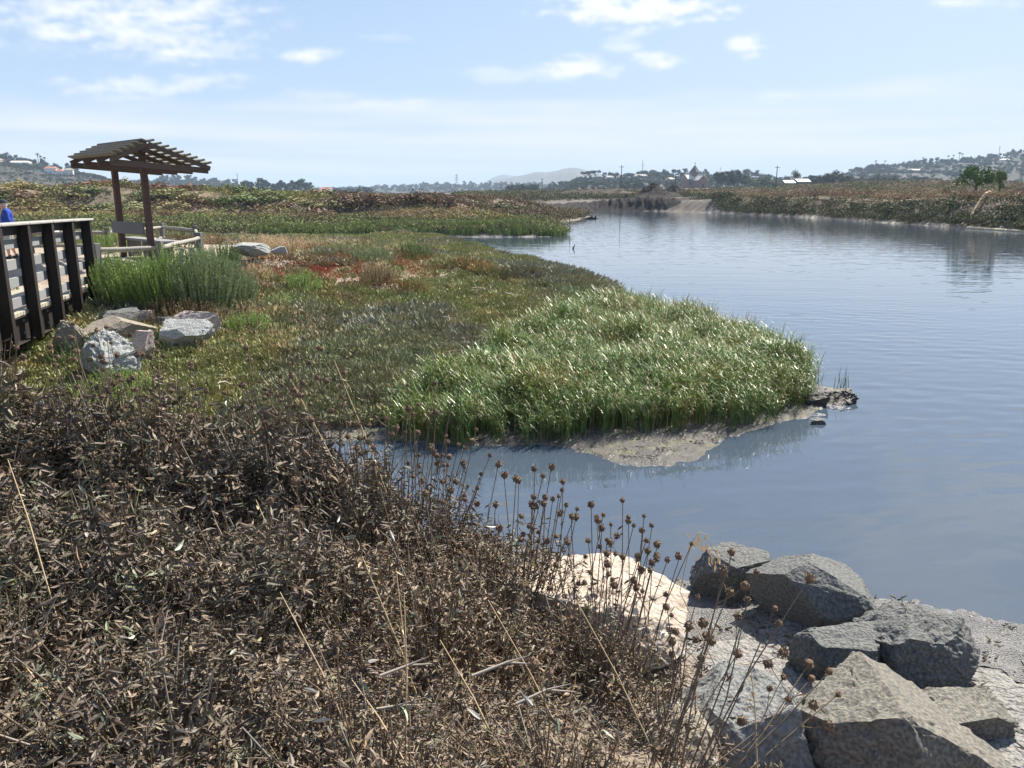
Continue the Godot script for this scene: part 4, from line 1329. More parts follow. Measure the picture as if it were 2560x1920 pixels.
func build_marsh() -> void:
	var inside := func(poly: PackedVector2Array, x: float, d: float) -> bool: return Geometry2D.is_point_in_polygon(Vector2(x, d), poly)
	# --- cordgrass on the tip of the spit
	var cg := PackedVector2Array([Vector2(-1.75, 10.55), Vector2(-1.2, 10.45), Vector2(-0.43, 10.15), Vector2(0.6, 10.25), Vector2(1.1, 10.6), Vector2(2.3, 10.75), Vector2(3.1, 10.95), Vector2(4.1, 11.6), Vector2(4.8, 12.4), Vector2(5.1, 13.4), Vector2(5.25, 14.2), Vector2(5.2, 15.5), Vector2(5.15, 17.0), Vector2(4.6, 19.3), Vector2(3.6, 20.6), Vector2(2.0, 19.8), Vector2(0.8, 16.8), Vector2(-0.3, 14.2), Vector2(-0.9, 12.3), Vector2(-1.6, 11.4)])
	var meshes := []
	for i in 4: meshes.append(cordgrass_mesh(0.52 + 0.05 * i))
	var gm := leaf_mat(0.41, 0.48, 0.5)
	var lists := [[], [], [], []]
	var cols := [[], [], [], []]
	var n := 0
	while n < 6200:
		var x := rnd(-3.5, 5.4)
		var d := rnd(10.3, 20.7)
		if not inside.call(cg, x, d): continue
		# thinner and shorter at the front, where the mud shows
		var front := clampf((d - 10.2 - maxf(0.0, x - 1.0) * 0.45) / 1.2, 0.0, 1.0)
		if rng.randf() > 0.22 + 0.78 * front: continue
		n += 1
		var k := rng.randi() % 4
		var p := gp(x, d, 0.01)
		if p.y < -0.10: continue
		var sc := rnd(0.6, 1.15) * (0.95 + 0.45 * n_mid.get_noise_2d(x * 6, d * 6)) * (0.92 + 0.08 * front)
		lists[k].append(turn_to(p, rnd(0, TAU), sc, rnd(-0.1, 0.1)))
		var dry := clampf(n_mid.get_noise_2d(x * 5 + 40, d * 5) * 1.3, 0.0, 0.5)
		cols[k].append(vary(Color(1, 1, 1).lerp(Color(1.6, 1.15, 0.8), dry), 0.2))
	var g := thing("cordgrass", "dense green cordgrass with arching blades on the tip of the spit", "grass")
	stuff(g)
	for k in 4: stuff(multi("blades", meshes[k], gm, g, lists[k], cols[k]))
	# sparse shoots standing in the water along the outer edge
	var l2 := []
	var c2 := []
	for i in 170:
		var f := rng.randf()
		var e := rng.randi_range(11, 20)
		var a: Vector2 = land_n[e]
		var b: Vector2 = land_n[e + 1]
		var q := a.lerp(b, f) + Vector2(rnd(-0.35, 0.12), rnd(-0.1, 0.1))
		if e < 15 or (e < 17 and rng.randf() < 0.7): continue
		l2.append(turn_to(Vector3(q.x, maxf(gh(q.x, q.y), -0.12) - 0.01, -q.y), rnd(0, TAU), rnd(0.7, 1.0)))
		c2.append(vary(Color(0.75, 0.85, 0.8), 0.2))
	var shoot := MB.new()
	for i in 4:
		var o := Vector3(rnd(-0.08, 0.08), 0, rnd(-0.08, 0.08))
		var t := o + Vector3(rnd(-0.12, 0.12), rnd(0.35, 0.6), rnd(-0.12, 0.12))
		strip(shoot, [o, o.lerp(t, 0.6), t], [0.006, 0.005], Vector3(rnd(-1, 1), 0, rnd(-1, 1)).normalized(), Color(0.105, 0.16, 0.06), Color(0.105, 0.16, 0.06))
	stuff(multi("outer_shoots", shoot.mesh(), gm, g, l2, c2))
	# --- cordgrass strip on the far side of the back channel
	var far_c := MB.new()
	for i in 26:
		var o := Vector3(rnd(-0.5, 0.5), 0, rnd(-0.35, 0.35))
		var t := o + Vector3(rnd(-0.2, 0.2), rnd(0.45, 0.8), rnd(-0.2, 0.2))
		var far_col := vary(Color(0.165, 0.215, 0.062), 0.4)
		strip(far_c, [o, o.lerp(t, 0.6) + Vector3(0, 0.05, 0), t + Vector3(rnd(-0.12, 0.12), -0.08, 0)], [0.020, 0.022], Vector3(rnd(-1, 1), 0, rnd(-0.3, 0.3)).normalized(), far_col, far_col)
	var l3 := []
	var c3 := []
	for i in 900:
		var x := rnd(-22, 4.4)
		var d := 66.4 + rng.randf() * (5.5 if x > -13.0 else 2.0) + (maxf(0.0, -x - 7.0)) * 0.13
		if gh(x, d) < -0.05 or (x > 2.5 and d > 70.5): continue
		l3.append(turn_to(gp(x, d), rnd(0, TAU), rnd(0.8, 1.15)))
		c3.append(vary(Color.WHITE, 0.2))
	var g3 := multi("cordgrass", far_c.mesh(), gm, self, l3, c3)
	stuff(g3, "bright green cordgrass strip across the back channel", "grass")
	# --- pickleweed and other low cover on the spit
	var ice := [[600, 712, 0.95, 1.1, 120], [680, 708, 0.95, 0.8, 70], [640, 790, 0.8, 0.55, 50], [905, 668, 0.95, 1.8, 130], [1075, 650, 0.85, 1.0, 60], [800, 690, 0.95, 1.2, 70], [1010, 668, 0.9, 1.4, 70], [730, 640, 1.0, 1.5, 60]]
	var mats := []
	for s: Array in ice:
		var c := on(s[0], s[1], s[2])
		mats.append([c.x, -c.z, s[3]])
	var pm := []
	for i in 3: pm.append(pickleweed_mesh(130, 0.19, 0.20, 0.0085))
	pm.append(pickleweed_mesh(280, 0.42, 0.26, 0.0095))
	var pmat := leaf_mat(0.6, 0.35, 0.35)
	var pl := [[], [], [], []]
	var pc := [[], [], [], []]
	var tries := 0
	var olive := Color(0.275, 0.275, 0.115)
	var grn := Color(0.25, 0.285, 0.11)
	var greyg := Color(0.24, 0.235, 0.16)
	var gold := Color(0.37, 0.295, 0.125)
	var rust := Color(0.30, 0.11, 0.06)
	while tries < 30000:
		tries += 1
		# more tries near than far
		var d := 10.6 + 50.0 * pow(rng.randf(), 1.9)
		var x := rnd(-0.68, 0.30) * d
		if x > 5.4: continue
		var h := gh(x, d)
		if h < 0.05 or inside.call(cg, x, d) or (d < 12.6 and x > -0.6): continue
		var red := false
		for q: Array in mats:
			if Vector2(x - float(q[0]), (d - float(q[1])) * 0.7).length() < float(q[2]) * 0.5: red = true
		if red: continue
		# bare sand of the path and the shelter's floor
		if x < -8.6 and d > 16.5 and d < 33.0 and not (x > -9.0 and d > 27.0): continue
		if h < 0.10 and rng.randf() < 0.6: continue
		var a := n_mid.get_noise_2d(x * 2.2, d * 1.6)
		var b := n_mid.get_noise_2d(x * 1.3 + 90.0, d * 1.0)
		var e := n_fine.get_noise_2d(x * 2.0, d * 2.0)
		var bare := smoothstep(0.72, 1.05, h + a * 0.25) * smoothstep(18.0, 21.0, d) * (1.0 - smoothstep(33.0, 40.0, d))
		if rng.randf() < bare * 0.72: continue
		if n_fine.get_noise_2d(x * 5.0 + 31.0, d * 5.0) < -0.12 and rng.randf() < 0.8: continue
		var col := olive.lerp(grn, smoothstep(-0.1, 0.35, a)).lerp(greyg, smoothstep(0.0, 0.3, b) * 0.9).lerp(gold, smoothstep(0.22, 0.5, e) * 0.6)
		if d < 16.5 and x > -4.0 and x < 1.0: col = col.lerp(greyg, 0.6)
		if x > 0.5 and d > 20.0: col = col.lerp(greyg, 0.45)
		if bare > 0.3 and e > 0.12: col = col.lerp(rust, 0.5)
		if bare > 0.3 and e < -0.2: col = col.lerp(Color(0.34, 0.26, 0.15), 0.7)
		var big := d > 26.0
		var k := 3 if big else rng.randi() % 3
		if big and rng.randf() < 0.25: continue
		var sc := rnd(0.6, 1.45) * (1.0 + 0.4 * b) * (1.15 if d > 16.0 else 1.0)
		if x > 0.3 and d > 22.0 and d < 50.0 and h < 0.45: sc *= 1.25
		pl[k].append(turn_to(Vector3(x, h - 0.02, -d), rnd(0, TAU), sc, rnd(-0.15, 0.15)))
		pc[k].append(vary(col, 0.25))
	var g4 := thing("pickleweed", "low olive green and rusty pickleweed carpet covering the spit", "ground cover")
	stuff(g4)
	for k in 4: stuff(multi("clumps", pm[k], pmat, g4, pl[k], pc[k]))
	# --- litter and pebbles on the mud
	var bit := MB.new()
	for i in 7:
		var o := Vector3(rnd(-0.06, 0.06), 0.004, rnd(-0.06, 0.06))
		var e := Vector3(rnd(-1, 1), rnd(0.1, 0.6), rnd(-1, 1)).normalized() * rnd(0.012, 0.035)
		bit.tube([o, o + e], [0.006, 0.003], 4, vary(Color.WHITE, 0.5))
	var lb := []
	var cb := []
	for i in 2600:
		var x := rnd(-3.0, 6.0)
		var d := rnd(9.3, 14.0)
		if i % 3 == 0:
			x = rnd(1.0, 5.5); d = rnd(3.2, 6.6)
		var h := gh(x, d)
		if h < 0.0 or h > 0.30: continue
		if n_fine.get_noise_2d(x * 4.0, d * 4.0) < -0.05: continue
		lb.append(turn_to(Vector3(x, h - 0.003, -d), rnd(0, TAU), rnd(0.6, 1.6)))
		cb.append(vary(Color(0.07, 0.055, 0.04).lerp(Color(0.20, 0.17, 0.12), rng.randf()), 0.3))
	stuff(multi("mud_litter", bit.mesh(), mat(Color.WHITE, 0.8), self, lb, cb), "bits of dark plant litter strewn over the mud", "litter")
	# --- red ice plant on the bare mound
	var l5 := []
	var c5 := []
	for s: Array in ice:
		var c := on(s[0], s[1], s[2])
		for i in int(s[4]):
			var x: float = c.x + rng.randfn() * float(s[3]) * 0.55
			var d: float = -c.z + rng.randfn() * float(s[3]) * 0.8
			if gh(x, d) < 0.4: continue
			l5.append(turn_to(gp(x, d, 0.02), rnd(0, TAU), rnd(0.9, 1.5)))
			c5.append(vary(Color(0.32, 0.085, 0.050).lerp(Color(0.37, 0.19, 0.095), rng.randf()), 0.25))
	stuff(multi("ice_plant", pickleweed_mesh(120, 0.26, 0.13, 0.011), pmat, self, l5, c5), "red and orange ice plant mats on the sandy mound", "ground cover")
	# --- dry grass
	var l6 := []
	var c6 := []
	for s: Array in [[670, 660, 1.05, 1.0, 80, 1.25], [760, 622, 1.1, 1.8, 90, 1.3], [880, 625, 1.0, 1.6, 70, 1.2], [575, 785, 0.85, 0.7, 60, 0.9], [540, 800, 0.8, 0.5, 40, 0.9], [1000, 650, 0.9, 1.5, 50, 1.0], [1180, 690, 0.6, 1.2, 40, 0.8], [640, 720, 1.0, 0.7, 40, 0.9], [960, 700, 0.9, 1.0, 40, 0.9], [700, 840, 0.6, 1.0, 40, 0.8], [430, 905, 0.4, 0.8, 30, 0.8]]:
		var c := on(s[0], s[1], s[2])
		for i in int(s[4]):
			var x: float = c.x + rng.randfn() * float(s[3]) * 0.55
			var d: float = -c.z + rng.randfn() * float(s[3]) * 0.9
			if gh(x, d) < 0.3: continue
			l6.append(turn_to(gp(x, d, 0.02), rnd(0, TAU), rnd(0.7, 1.2) * float(s[5])))
			c6.append(vary(Color(0.46, 0.36, 0.21).lerp(Color(0.38, 0.24, 0.13), rng.randf() * 0.7), 0.2))
	stuff(multi("dry_grass", straw_mesh(0.42, true), leaf_mat(0.6, 0.5, 0.4), self, l6, c6), "pale straw-coloured dry grass with fluffy heads around the mound", "grass")

func shrub(label: String, p: Vector3, rad: float, h: float, col: Color, n: int, wands: Array, mt: Material, stem_m: Material, group := "", called := "shrub") -> Node3D:
	var t := thing(called, label, "shrub", p, group)
	var l := []
	var c := []
	for i in n:
		var a := rnd(0, TAU)
		var r := sqrt(rng.randf())
		var x := cos(a) * r * rad
		var z := sin(a) * r * rad
		var top := h * (1.0 - 0.42 * r * r) * rnd(0.78, 1.08)
		var y := top * rnd(0.0, 0.55)
		var gy := gh(p.x + x, -(p.z + z)) - p.y
		var sc := (top - y) / 0.5
		var b := Basis(Vector3.UP, rnd(0, TAU)) * Basis.from_scale(Vector3(0.75 + 0.2 * sc, sc, 0.75 + 0.2 * sc))
		b = Basis(Vector3(sin(a), 0, -cos(a)), r * 0.30) * b
		l.append(Transform3D(b, Vector3(x, gy * 0.8 + y, z)))
		c.append(vary(col.lerp(Color(col.r * 1.25, col.g * 1.25, col.b), rng.randf()), 0.22))
	stuff(multi("foliage", wands[rng.randi() % wands.size()], mt, t, l, c))
	for i in 5:
		var a := TAU * i / 5.0 + rnd(-0.3, 0.3)
		var o := Vector3(cos(a), 0, sin(a))
		var s := MB.new()
		var g0 := gh(p.x + o.x * 0.1, -(p.z + o.z * 0.1)) - p.y
		s.tube([o * rad * 0.08 + Vector3(0, g0 - 0.05, 0), o * rad * 0.3 + Vector3(0, g0 + h * 0.3, 0), o * rad * 0.55 + Vector3(0, g0 + h * 0.6, 0)], [0.018, 0.013, 0.006], 5, vary(Color(1, 1, 1), 0.2), false)
		part("stem", s.mesh(true), stem_m, t)
	return t
func build_shrubs() -> void:
	var wands := []
	for i in 3: wands.append(leafy_wand(0.5, 84, 0.040))
	var lm := leaf_mat(0.55, 0.5, 0.4)
	var sm := mat(Color(0.11, 0.075, 0.05), 0.9)
	M.wands = wands; M.lm = lm; M.sm = sm
	var fresh := Color(0.20, 0.285, 0.085)
	var deep := Color(0.105, 0.165, 0.055)
	var greyish := Color(0.20, 0.25, 0.145)
	var drab := Color(0.17, 0.125, 0.065)
	# [u, ground distance, radius, height, colour, label]
	for s: Array in [[258, 16.9, 0.45, 1.05, fresh, 190, "thin upright green shrub growing against the bridge end and concrete abutment"], [325, 16.7, 0.62, 1.2, fresh, 300, "bushy green shrub in front of the fence, above the tan slab"],
		[412, 16.5, 0.72, 1.45, fresh, 420, "tallest bright green shrub of the row below the shelter fence"], [486, 16.4, 0.66, 1.45, greyish, 420, "large grey-green shrub in the row below the shelter fence"], [548, 16.9, 0.52, 1.25, greyish, 300, "grey-green shrub at the sandy end of the row below the fence"],
		[452, 15.4, 0.50, 0.62, drab, 160, "brownish low shrub leaning over the pale rocks under the bridge"], [385, 15.5, 0.45, 0.55, drab, 130, "small dry shrub in the shade above the brown rock"],
		[543, 23.2, 0.50, 0.80, deep, 150, "round dark green shrub beside the fence corner and the white rock"], [505, 20.5, 0.45, 0.8, fresh, 110, "green shrub sprouting through the log fence corner"],
		[300, 28.0, 0.8, 0.85, fresh, 160, "light green shrub behind the shelter bench"], [205, 28.8, 0.8, 0.8, fresh, 140, "light green shrub beyond the path behind the railing"], [445, 30.5, 0.7, 0.6, drab, 110, "dry grey shrub inside the fence behind the shelter"],
		[745, 19.6, 0.42, 0.62, fresh, 130, "yellow-green shrub on the sandy mound with red ice plant"], [690, 17.5, 0.28, 0.42, fresh, 80, "small green shrub below the red ice plant"], [600, 15.4, 0.4, 0.5, fresh, 100, "low yellow-green shrub in dry grass above the pickleweed"],
		[925, 27.0, 0.75, 0.75, greyish, 170, "dusty green shrub on the crest of the sandy mound"], [1035, 29.5, 0.65, 0.75, deep, 150, "dark green shrub on the mound close to the back channel"], [830, 29.0, 0.8, 0.6, greyish, 140, "low dusty shrub among the dry grass on the mound"],
		[935, 21.5, 0.6, 0.55, drab, 150, "brown twiggy shrub on the slope of the mound"], [850, 18.6, 0.5, 0.45, drab, 120, "dark brown low shrub below the mound"], [1010, 21.0, 0.55, 0.45, Color(0.22, 0.15, 0.05), 120, "golden brown shrub beside the brown twiggy one"],
		[155, 13.2, 0.5, 0.45, deep, 130, "green leafy clump in front of the bridge rocks"], [230, 11.6, 0.55, 0.42, fresh, 140, "bright green clump below the pitted white boulder"]]:
		var p := onto(s[0], s[1])
		shrub(s[6], p, s[2], s[3], s[4], s[5], wands, lm, sm)
	# tall single weed stalks
	for s: Array in [[722, 22.5, 1.25, "tall thin green weed stalk rising from dry grass by the white rock"], [358, 27.0, 1.3, "tall green weed stalk behind the bench"], [812, 18.4, 0.5, "short green weed stalk on the sandy mound"], [860, 18.2, 0.5, "short green weed stalk beside the brown low shrub"]]:
		var p := onto(s[0], s[1])
		var t := thing("weed_stalk", s[3], "plant", p)
		var st := MB.new()
		st.tube([Vector3(0, -0.05, 0), Vector3(0.01, float(s[2]) * 0.5, 0), Vector3(0.03, float(s[2]), 0.01)], [0.012, 0.009, 0.003], 6, Color.WHITE)
		part("stem", st.mesh(true), mat(Color(0.10, 0.15, 0.05), 0.7), t)
		var l := []
		var c := []
		for i in int(60 * float(s[2])):
			var f := rng.randf()
			var a := rnd(0, TAU)
			l.append(Transform3D(Basis(Vector3(cos(a), 0, sin(a)), rnd(0.5, 1.1)).scaled(Vector3.ONE * 0.16 * (1.3 - f)), Vector3(0.03 * f, float(s[2]) * (0.06 + 0.92 * f), 0)))
			c.append(vary(Color(0.11, 0.19, 0.055), 0.2))
		stuff(multi("leaves", wands[0], lm, t, l, c))
	# bleached dead branches on the pickleweed
	var bone := mat(Color(0.46, 0.42, 0.36), 0.9, M.mott, 4.0)
	for s: Array in [[1125, 822, 0.42, 20, 0.5, "tangle of bleached dead branches on grey-green pickleweed"], [1190, 755, 0.45, 12, 0.5, "smaller scatter of bleached twigs up the spit from the branch tangle"], [1290, 770, 0.4, 9, 0.5, "few bleached twigs between pickleweed and cordgrass"], [590, 960, 0.42, 7, 0.45, "dead stems lying on the pickleweed below the bridge rocks"]]:
		var c := on(s[0], s[1], s[2])
		c.y = gh(c.x, -c.z) + 0.12
		var t := thing("dead_branches", s[5], "driftwood", c)
		for i in int(s[3]):
			var a := rnd(0, TAU)
			var o := Vector3(cos(a), 0, sin(a)) * rng.randfn() * float(s[4]) * 0.6
			var L := rnd(0.15, 0.5)
			var yaw := rnd(0, TAU)
			var dr := Vector3(cos(yaw), rnd(-0.05, 0.45), sin(yaw)) * L
			var q := MB.new()
			q.tube([o + Vector3(0, -0.04, 0), o + dr * 0.5 + Vector3(rnd(-0.05, 0.05), 0.03, rnd(-0.05, 0.05)), o + dr], [0.011, 0.009, 0.005], 5, vary(Color.WHITE, 0.15), true)
			part("branch", q.mesh(true), bone, t)

# ---------- the dry brush in front
func build_brush() -> void:
	var sprigs := []
	for i in 3: sprigs.append(leaf_sprig(11, 0.050, 0.075))
	var wide := []
	var slim := []
	for i in 4: wide.append(dry_branch(0.098, 22)); slim.append(dry_branch(0.054, 28))
	var heads := []
	for i in 4: heads.append(seed_head_mesh(0.024))
	var lm := leaf_mat(0.62, 0.30, 0.45)
	var hm := mat(Color(0.19, 0.145, 0.105), 0.9)
	var stem_m := mat(Color(0.17, 0.13, 0.092), 0.85, M.mott, 6.0)
	var straw_m := mat(Color(0.42, 0.31, 0.18), 0.7)
	var grey_m := mat(Color(0.32, 0.285, 0.24), 0.9, M.mott, 6.0)
	var pale_m := leaf_mat(0.5, 0.4, 0.5)
	# [x, d, radius, height, seed heads, what sets it apart]
	var spots := [[-4.0, 5.5, 0.95, 1.22, 34, "dry brown brush topped with seed heads right below the bridge railing"], [-2.8, 5.7, 0.90, 1.14, 32, "dry brush with dark seed heads in front of the pitted white boulder"],
		[-1.75, 5.6, 0.85, 1.08, 32, "dry brush with tall seed stalks against the olive pickleweed"], [-0.85, 5.25, 0.80, 1.0, 28, "dry brush with seed stalks standing against the cordgrass and inlet"], [-0.1, 4.85, 0.70, 0.78, 8, "leafy dry brush overhanging the inlet water"],
		[-3.4, 4.3, 0.90, 0.85, 6, "dense dry brush with silvery leaves below the bridge-side brush"], [-2.3, 4.2, 0.85, 0.72, 5, "dense dark dry brush at the middle of the thicket"], [-1.3, 4.1, 0.80, 0.66, 5, "brown dry brush between the inlet and the silvery-leaved clump"],
		[-0.4, 3.9, 0.75, 0.70, 5, "tan dry brush in front of the hidden cream rock"], [0.45, 4.25, 0.55, 0.55, 4, "dry brush with many slender seed stalks in front of the cream sandstone boulder"], [0.85, 3.75, 0.36, 0.36, 3, "sparse dry brush between the cream boulder and the blue-grey boulder"],
		[-2.3, 3.0, 0.75, 0.50, 1, "shaded dry brush with pale green living shoots"], [-1.4, 2.8, 0.70, 0.46, 1, "shaded dry brush with bare grey branches underneath"], [-0.75, 2.15, 0.50, 0.32, 0, "low dry brush with straw close under the tan brush"], [0.15, 2.1, 0.48, 0.30, 0, "low dry brush on the bank beside the oat straw"], [-1.7, 2.1, 0.50, 0.32, 0, "low shaded dry brush under the living shoots"], [-0.55, 2.7, 0.65, 0.46, 1, "straw-strewn dry brush on the bank above the rocks"], [0.18, 2.8, 0.52, 0.44, 1, "tan dry brush full of oat straw on the bank"], [0.62, 2.75, 0.30, 0.30, 2, "thin dry brush at the edge of the boulders on the bank"]]
	# seed heads seen one by one above the sandstone boulder and the inlet: picture positions
	var seen := [[1336, 1175], [1378, 1171], [1357, 1192], [1260, 1191], [1290, 1202], [1408, 1208], [1405, 1227], [1397, 1242], [1334, 1246], [1363, 1247], [1359, 1264], [1329, 1266], [1415, 1264], [1443, 1274], [1478, 1265], [1557, 1254], [1571, 1296], [1610, 1292], [1606, 1329], [1630, 1316], [1584, 1315],
		[1508, 1289], [1496, 1306], [1505, 1324], [1527, 1313], [1439, 1298], [1428, 1295], [1518, 1351], [1615, 1353], [1643, 1367], [1619, 1382], [1595, 1395], [1517, 1389], [1471, 1354], [1419, 1361], [1557, 1396], [1521, 1416], [1631, 1411], [1626, 1429], [1668, 1403], [1698, 1396], [1729, 1361], [1743, 1494], [1668, 1521], [1720, 1571], [1606, 1480], [1750, 1649], [1392, 1415], [1194, 1222], [1202, 1187], [1160, 1170], [1090, 1035], [1130, 1010], [1225, 1140], [1190, 1075], [1245, 1165], [1020, 965], [1088, 960], [860, 1000], [975, 985], [760, 850], [800, 875], [860, 935]]
	var roots := []
	var bushes := []
	for s: Array in spots:
		var p := gp(s[0], s[1])
		var t := thing("dry_brush", s[5], "brush", p, "dry brush thicket on the bank")
		bushes.append(t); roots.append(p)
		var R: float = s[2]
		var Hh: float = s[3]
		var lists := []
		var cols := []
		for k in sprigs.size(): lists.append([]); cols.append([])
		var n := int(380 * R * R * (0.55 + 0.6 * Hh))
		for i in n:
			var a := rnd(0, TAU)
			var r := sqrt(rng.randf())
			var x := cos(a) * r * R
			var z := sin(a) * r * R
			var lump := 1.0 + 0.22 * n_fine.get_noise_2d((p.x + x) * 6.0, (p.z + z) * 6.0) + 0.16 * n_fine.get_noise_2d((p.x + x) * 16.0, (p.z + z) * 16.0)
			var top := Hh * (1.0 - 0.5 * r * r) * lump
			var f := rng.randf() * 0.9
			var gy := gh(p.x + x, -(p.z + z)) - p.y
			var pos := Vector3(x, gy + top * f - 0.05, z)
			var k := rng.randi() % sprigs.size()
			lists[k].append(Transform3D(Basis.from_euler(Vector3(rnd(-0.9, 0.9), rnd(0, TAU), rnd(-0.9, 0.9))).scaled(Vector3.ONE * rnd(0.75, 1.2)), pos))
			var q := rng.randf()
			var col := Color(0.165, 0.13, 0.095).lerp(Color(0.09, 0.07, 0.05), rng.randf())
			if q < 0.10: col = Color(0.30, 0.24, 0.17)
			if float(s[0]) > -0.8 and q < 0.35: col = Color(0.27, 0.205, 0.14)
			if q > 0.955: col = Color(0.17, 0.19, 0.10)
			cols[k].append(vary(col, 0.25))
		for k in sprigs.size(): stuff(multi("leaves", sprigs[k], lm, t, lists[k], cols[k]))
		# leafy shoots fanning up from the roots
		var bl := [[], [], [], []]
		var bc := [[], [], [], []]
		for i in int(300 * R * R):
			var a := rnd(0, TAU)
			var r := sqrt(rng.randf())
			var x := cos(a) * r * R
			var z := sin(a) * r * R
			var bx := x * 0.72
			var bz := z * 0.72
			var lump := 1.0 + 0.30 * n_fine.get_noise_2d((p.x + x) * 5.0, (p.z + z) * 5.0)
			var top := Hh * (1.0 - 0.5 * r * r) * lump * rnd(0.72, 1.06)
			var gy := gh(p.x + bx, -(p.z + bz)) - p.y
			var g1 := gh(p.x + x, -(p.z + z)) - p.y
			var up := Vector3(x - bx + rnd(-0.12, 0.12), g1 + top - gy, z - bz + rnd(-0.12, 0.12))
			var L := maxf(up.length(), 0.15)
			var yv := up / L
			var xv := yv.cross(Vector3(cos(a * 7.0), 0.2, sin(a * 7.0))).normalized()
			var th := clampf(L * 1.25, 0.55, 1.0)
			var k := rng.randi() % 4
			bl[k].append(Transform3D(Basis(xv * th, yv * L, xv.cross(yv) * th), Vector3(bx, gy - 0.02, bz)))
			var col := Color(0.235, 0.192, 0.138).lerp(Color(0.145, 0.118, 0.086), rng.randf())
			if float(s[0]) > -0.8: col = Color(0.285, 0.222, 0.15).lerp(Color(0.18, 0.138, 0.095), rng.randf())
			if rng.randf() < (0.16 if float(s[0]) < -1.9 else 0.04): col = Color(0.19, 0.20, 0.135)
			bc[k].append(vary(col, 0.25))
		for k in 4: stuff(multi("shoots", (wide if float(s[0]) < -1.0 else slim)[k], lm, t, bl[k], bc[k]))
		# woody stems
		for i in int(16 + R * 24):
			var a := rnd(0, TAU)
			var o := Vector3(cos(a), 0, sin(a))
			var r := rnd(0.2, 0.85) * R
			var e := o * r
			var gy := gh(p.x + e.x, -(p.z + e.z)) - p.y
			var q := MB.new()
			var tip := Vector3(e.x, gy + Hh * (1.0 - 0.4 * (r / R) * (r / R)) * rnd(0.7, 1.02), e.z)
			var b := o * r * rnd(0.3, 0.5)
			b.y = gh(p.x + b.x, -(p.z + b.z)) - p.y - 0.03
			q.tube([b, b.lerp(tip, 0.5) + Vector3(rnd(-0.05, 0.05), rnd(-0.02, 0.06), rnd(-0.05, 0.05)), tip], [0.007, 0.005, 0.0025], 5, vary(Color.WHITE, 0.25), false)
			part("stem", q.mesh(true), stem_m if rng.randf() < 0.6 else grey_m, t)
		# seed stalks
		for i in int(s[4]):
			var a := rnd(0, TAU)
			var r := rnd(0.1, 0.9) * R
			var e := Vector3(cos(a) * r, 0, sin(a) * r)
			var gy := gh(p.x + e.x, -(p.z + e.z)) - p.y
			var tip := Vector3(e.x, gy + Hh * (1.0 - 0.4 * (r / R) * (r / R)) + rnd(0.04, 0.34), e.z)
			seed_stalk(t, Vector3(e.x * 0.6, gy + 0.05, e.z * 0.6), tip, heads, hm, stem_m)
		# a few broad silvery leaves that stand out
		var nl := 7 if float(s[1]) < 5.0 and float(s[0]) < 0.2 else 3
		for i in nl:
			var a := rnd(0, TAU)
			var r := rnd(0.0, 0.75) * R
			var e := Vector3(cos(a) * r, 0, sin(a) * r)
			var gy := gh(p.x + e.x, -(p.z + e.z)) - p.y
			var q := MB.new()
			var o := Vector3(rnd(-1, 1), rnd(-0.2, 0.3), rnd(-1, 1)).normalized()
			dry_leaf(q, Vector3.ZERO, o, rnd(0.05, 0.085), Color(0.33, 0.32, 0.28) if rng.randf() < 0.6 else Color(0.20, 0.23, 0.15))
			part("leaf", q.mesh(), pale_m, t, Transform3D(Basis.IDENTITY, Vector3(e.x, gy + Hh * (1.0 - 0.45 * (r / R) * (r / R)) + rnd(-0.06, 0.03), e.z)))
	# fallen leaves under and between the brush
	var ll := []
	var lc := []
	for i in 2600:
		var x := rnd(-5.0, 1.5)
		var d := rnd(1.8, 6.2)
		var h := gh(x, d)
		if h < 0.28: continue
		ll.append(Transform3D(Basis.from_euler(Vector3(rnd(-0.3, 0.3), rnd(0, TAU), PI * 0.5 + rnd(-0.3, 0.3))).scaled(Vector3(0.8, 0.8, 0.8)), Vector3(x, h + 0.02, -d)))
		lc.append(vary(Color(0.19, 0.145, 0.10).lerp(Color(0.11, 0.085, 0.06), rng.randf()), 0.3))
	stuff(multi("leaf_litter", sprigs[0], lm, self, ll, lc), "fallen brown leaves on the bank under the dry brush", "leaf litter")
	for s: Array in seen:
		var d := 5.35 if float(s[0]) < 1260 else (4.75 if float(s[1]) < 1330 else 4.35)
		if float(s[0]) < 1150: d = 5.6
		if float(s[1]) > 1440: d = 3.9
		d += rnd(-0.15, 0.15)
		var tip := at(s[0], s[1], d)
		var best := 0
		for k in roots.size():
			if (roots[k] as Vector3).distance_to(tip) < (roots[best] as Vector3).distance_to(tip): best = k
		var root: Vector3 = roots[best]
		var foot := Vector3(tip.x, 0, tip.z).lerp(Vector3(root.x, 0, root.z), 0.42)
		foot.y = gh(foot.x, -foot.z) - 0.02
		seed_stalk(bushes[best], foot - root, tip - root, heads, hm, stem_m)
	# stalks leaning out over the boulders
	for s: Array in [[1936, 1523], [2019, 1665], [2071, 1682], [2019, 1452], [1821, 1484], [1869, 1502], [1719, 1571], [1956, 1695], [2027, 1699], [2093, 1738], [1891, 1435], [1808, 1432], [1830, 1385], [1775, 1600], [1840, 1640]]:
		var tip := at(s[0], s[1], rnd(3.25, 3.55))
		var last := bushes.size() - 1
		var root: Vector3 = roots[last]
		var foot := Vector3(lerpf(tip.x, root.x, 0.75), 0, tip.z + rnd(0.15, 0.4))
		foot.y = gh(foot.x, -foot.z) - 0.02
		seed_stalk(bushes[last], foot - root, tip - root, heads, hm, stem_m)
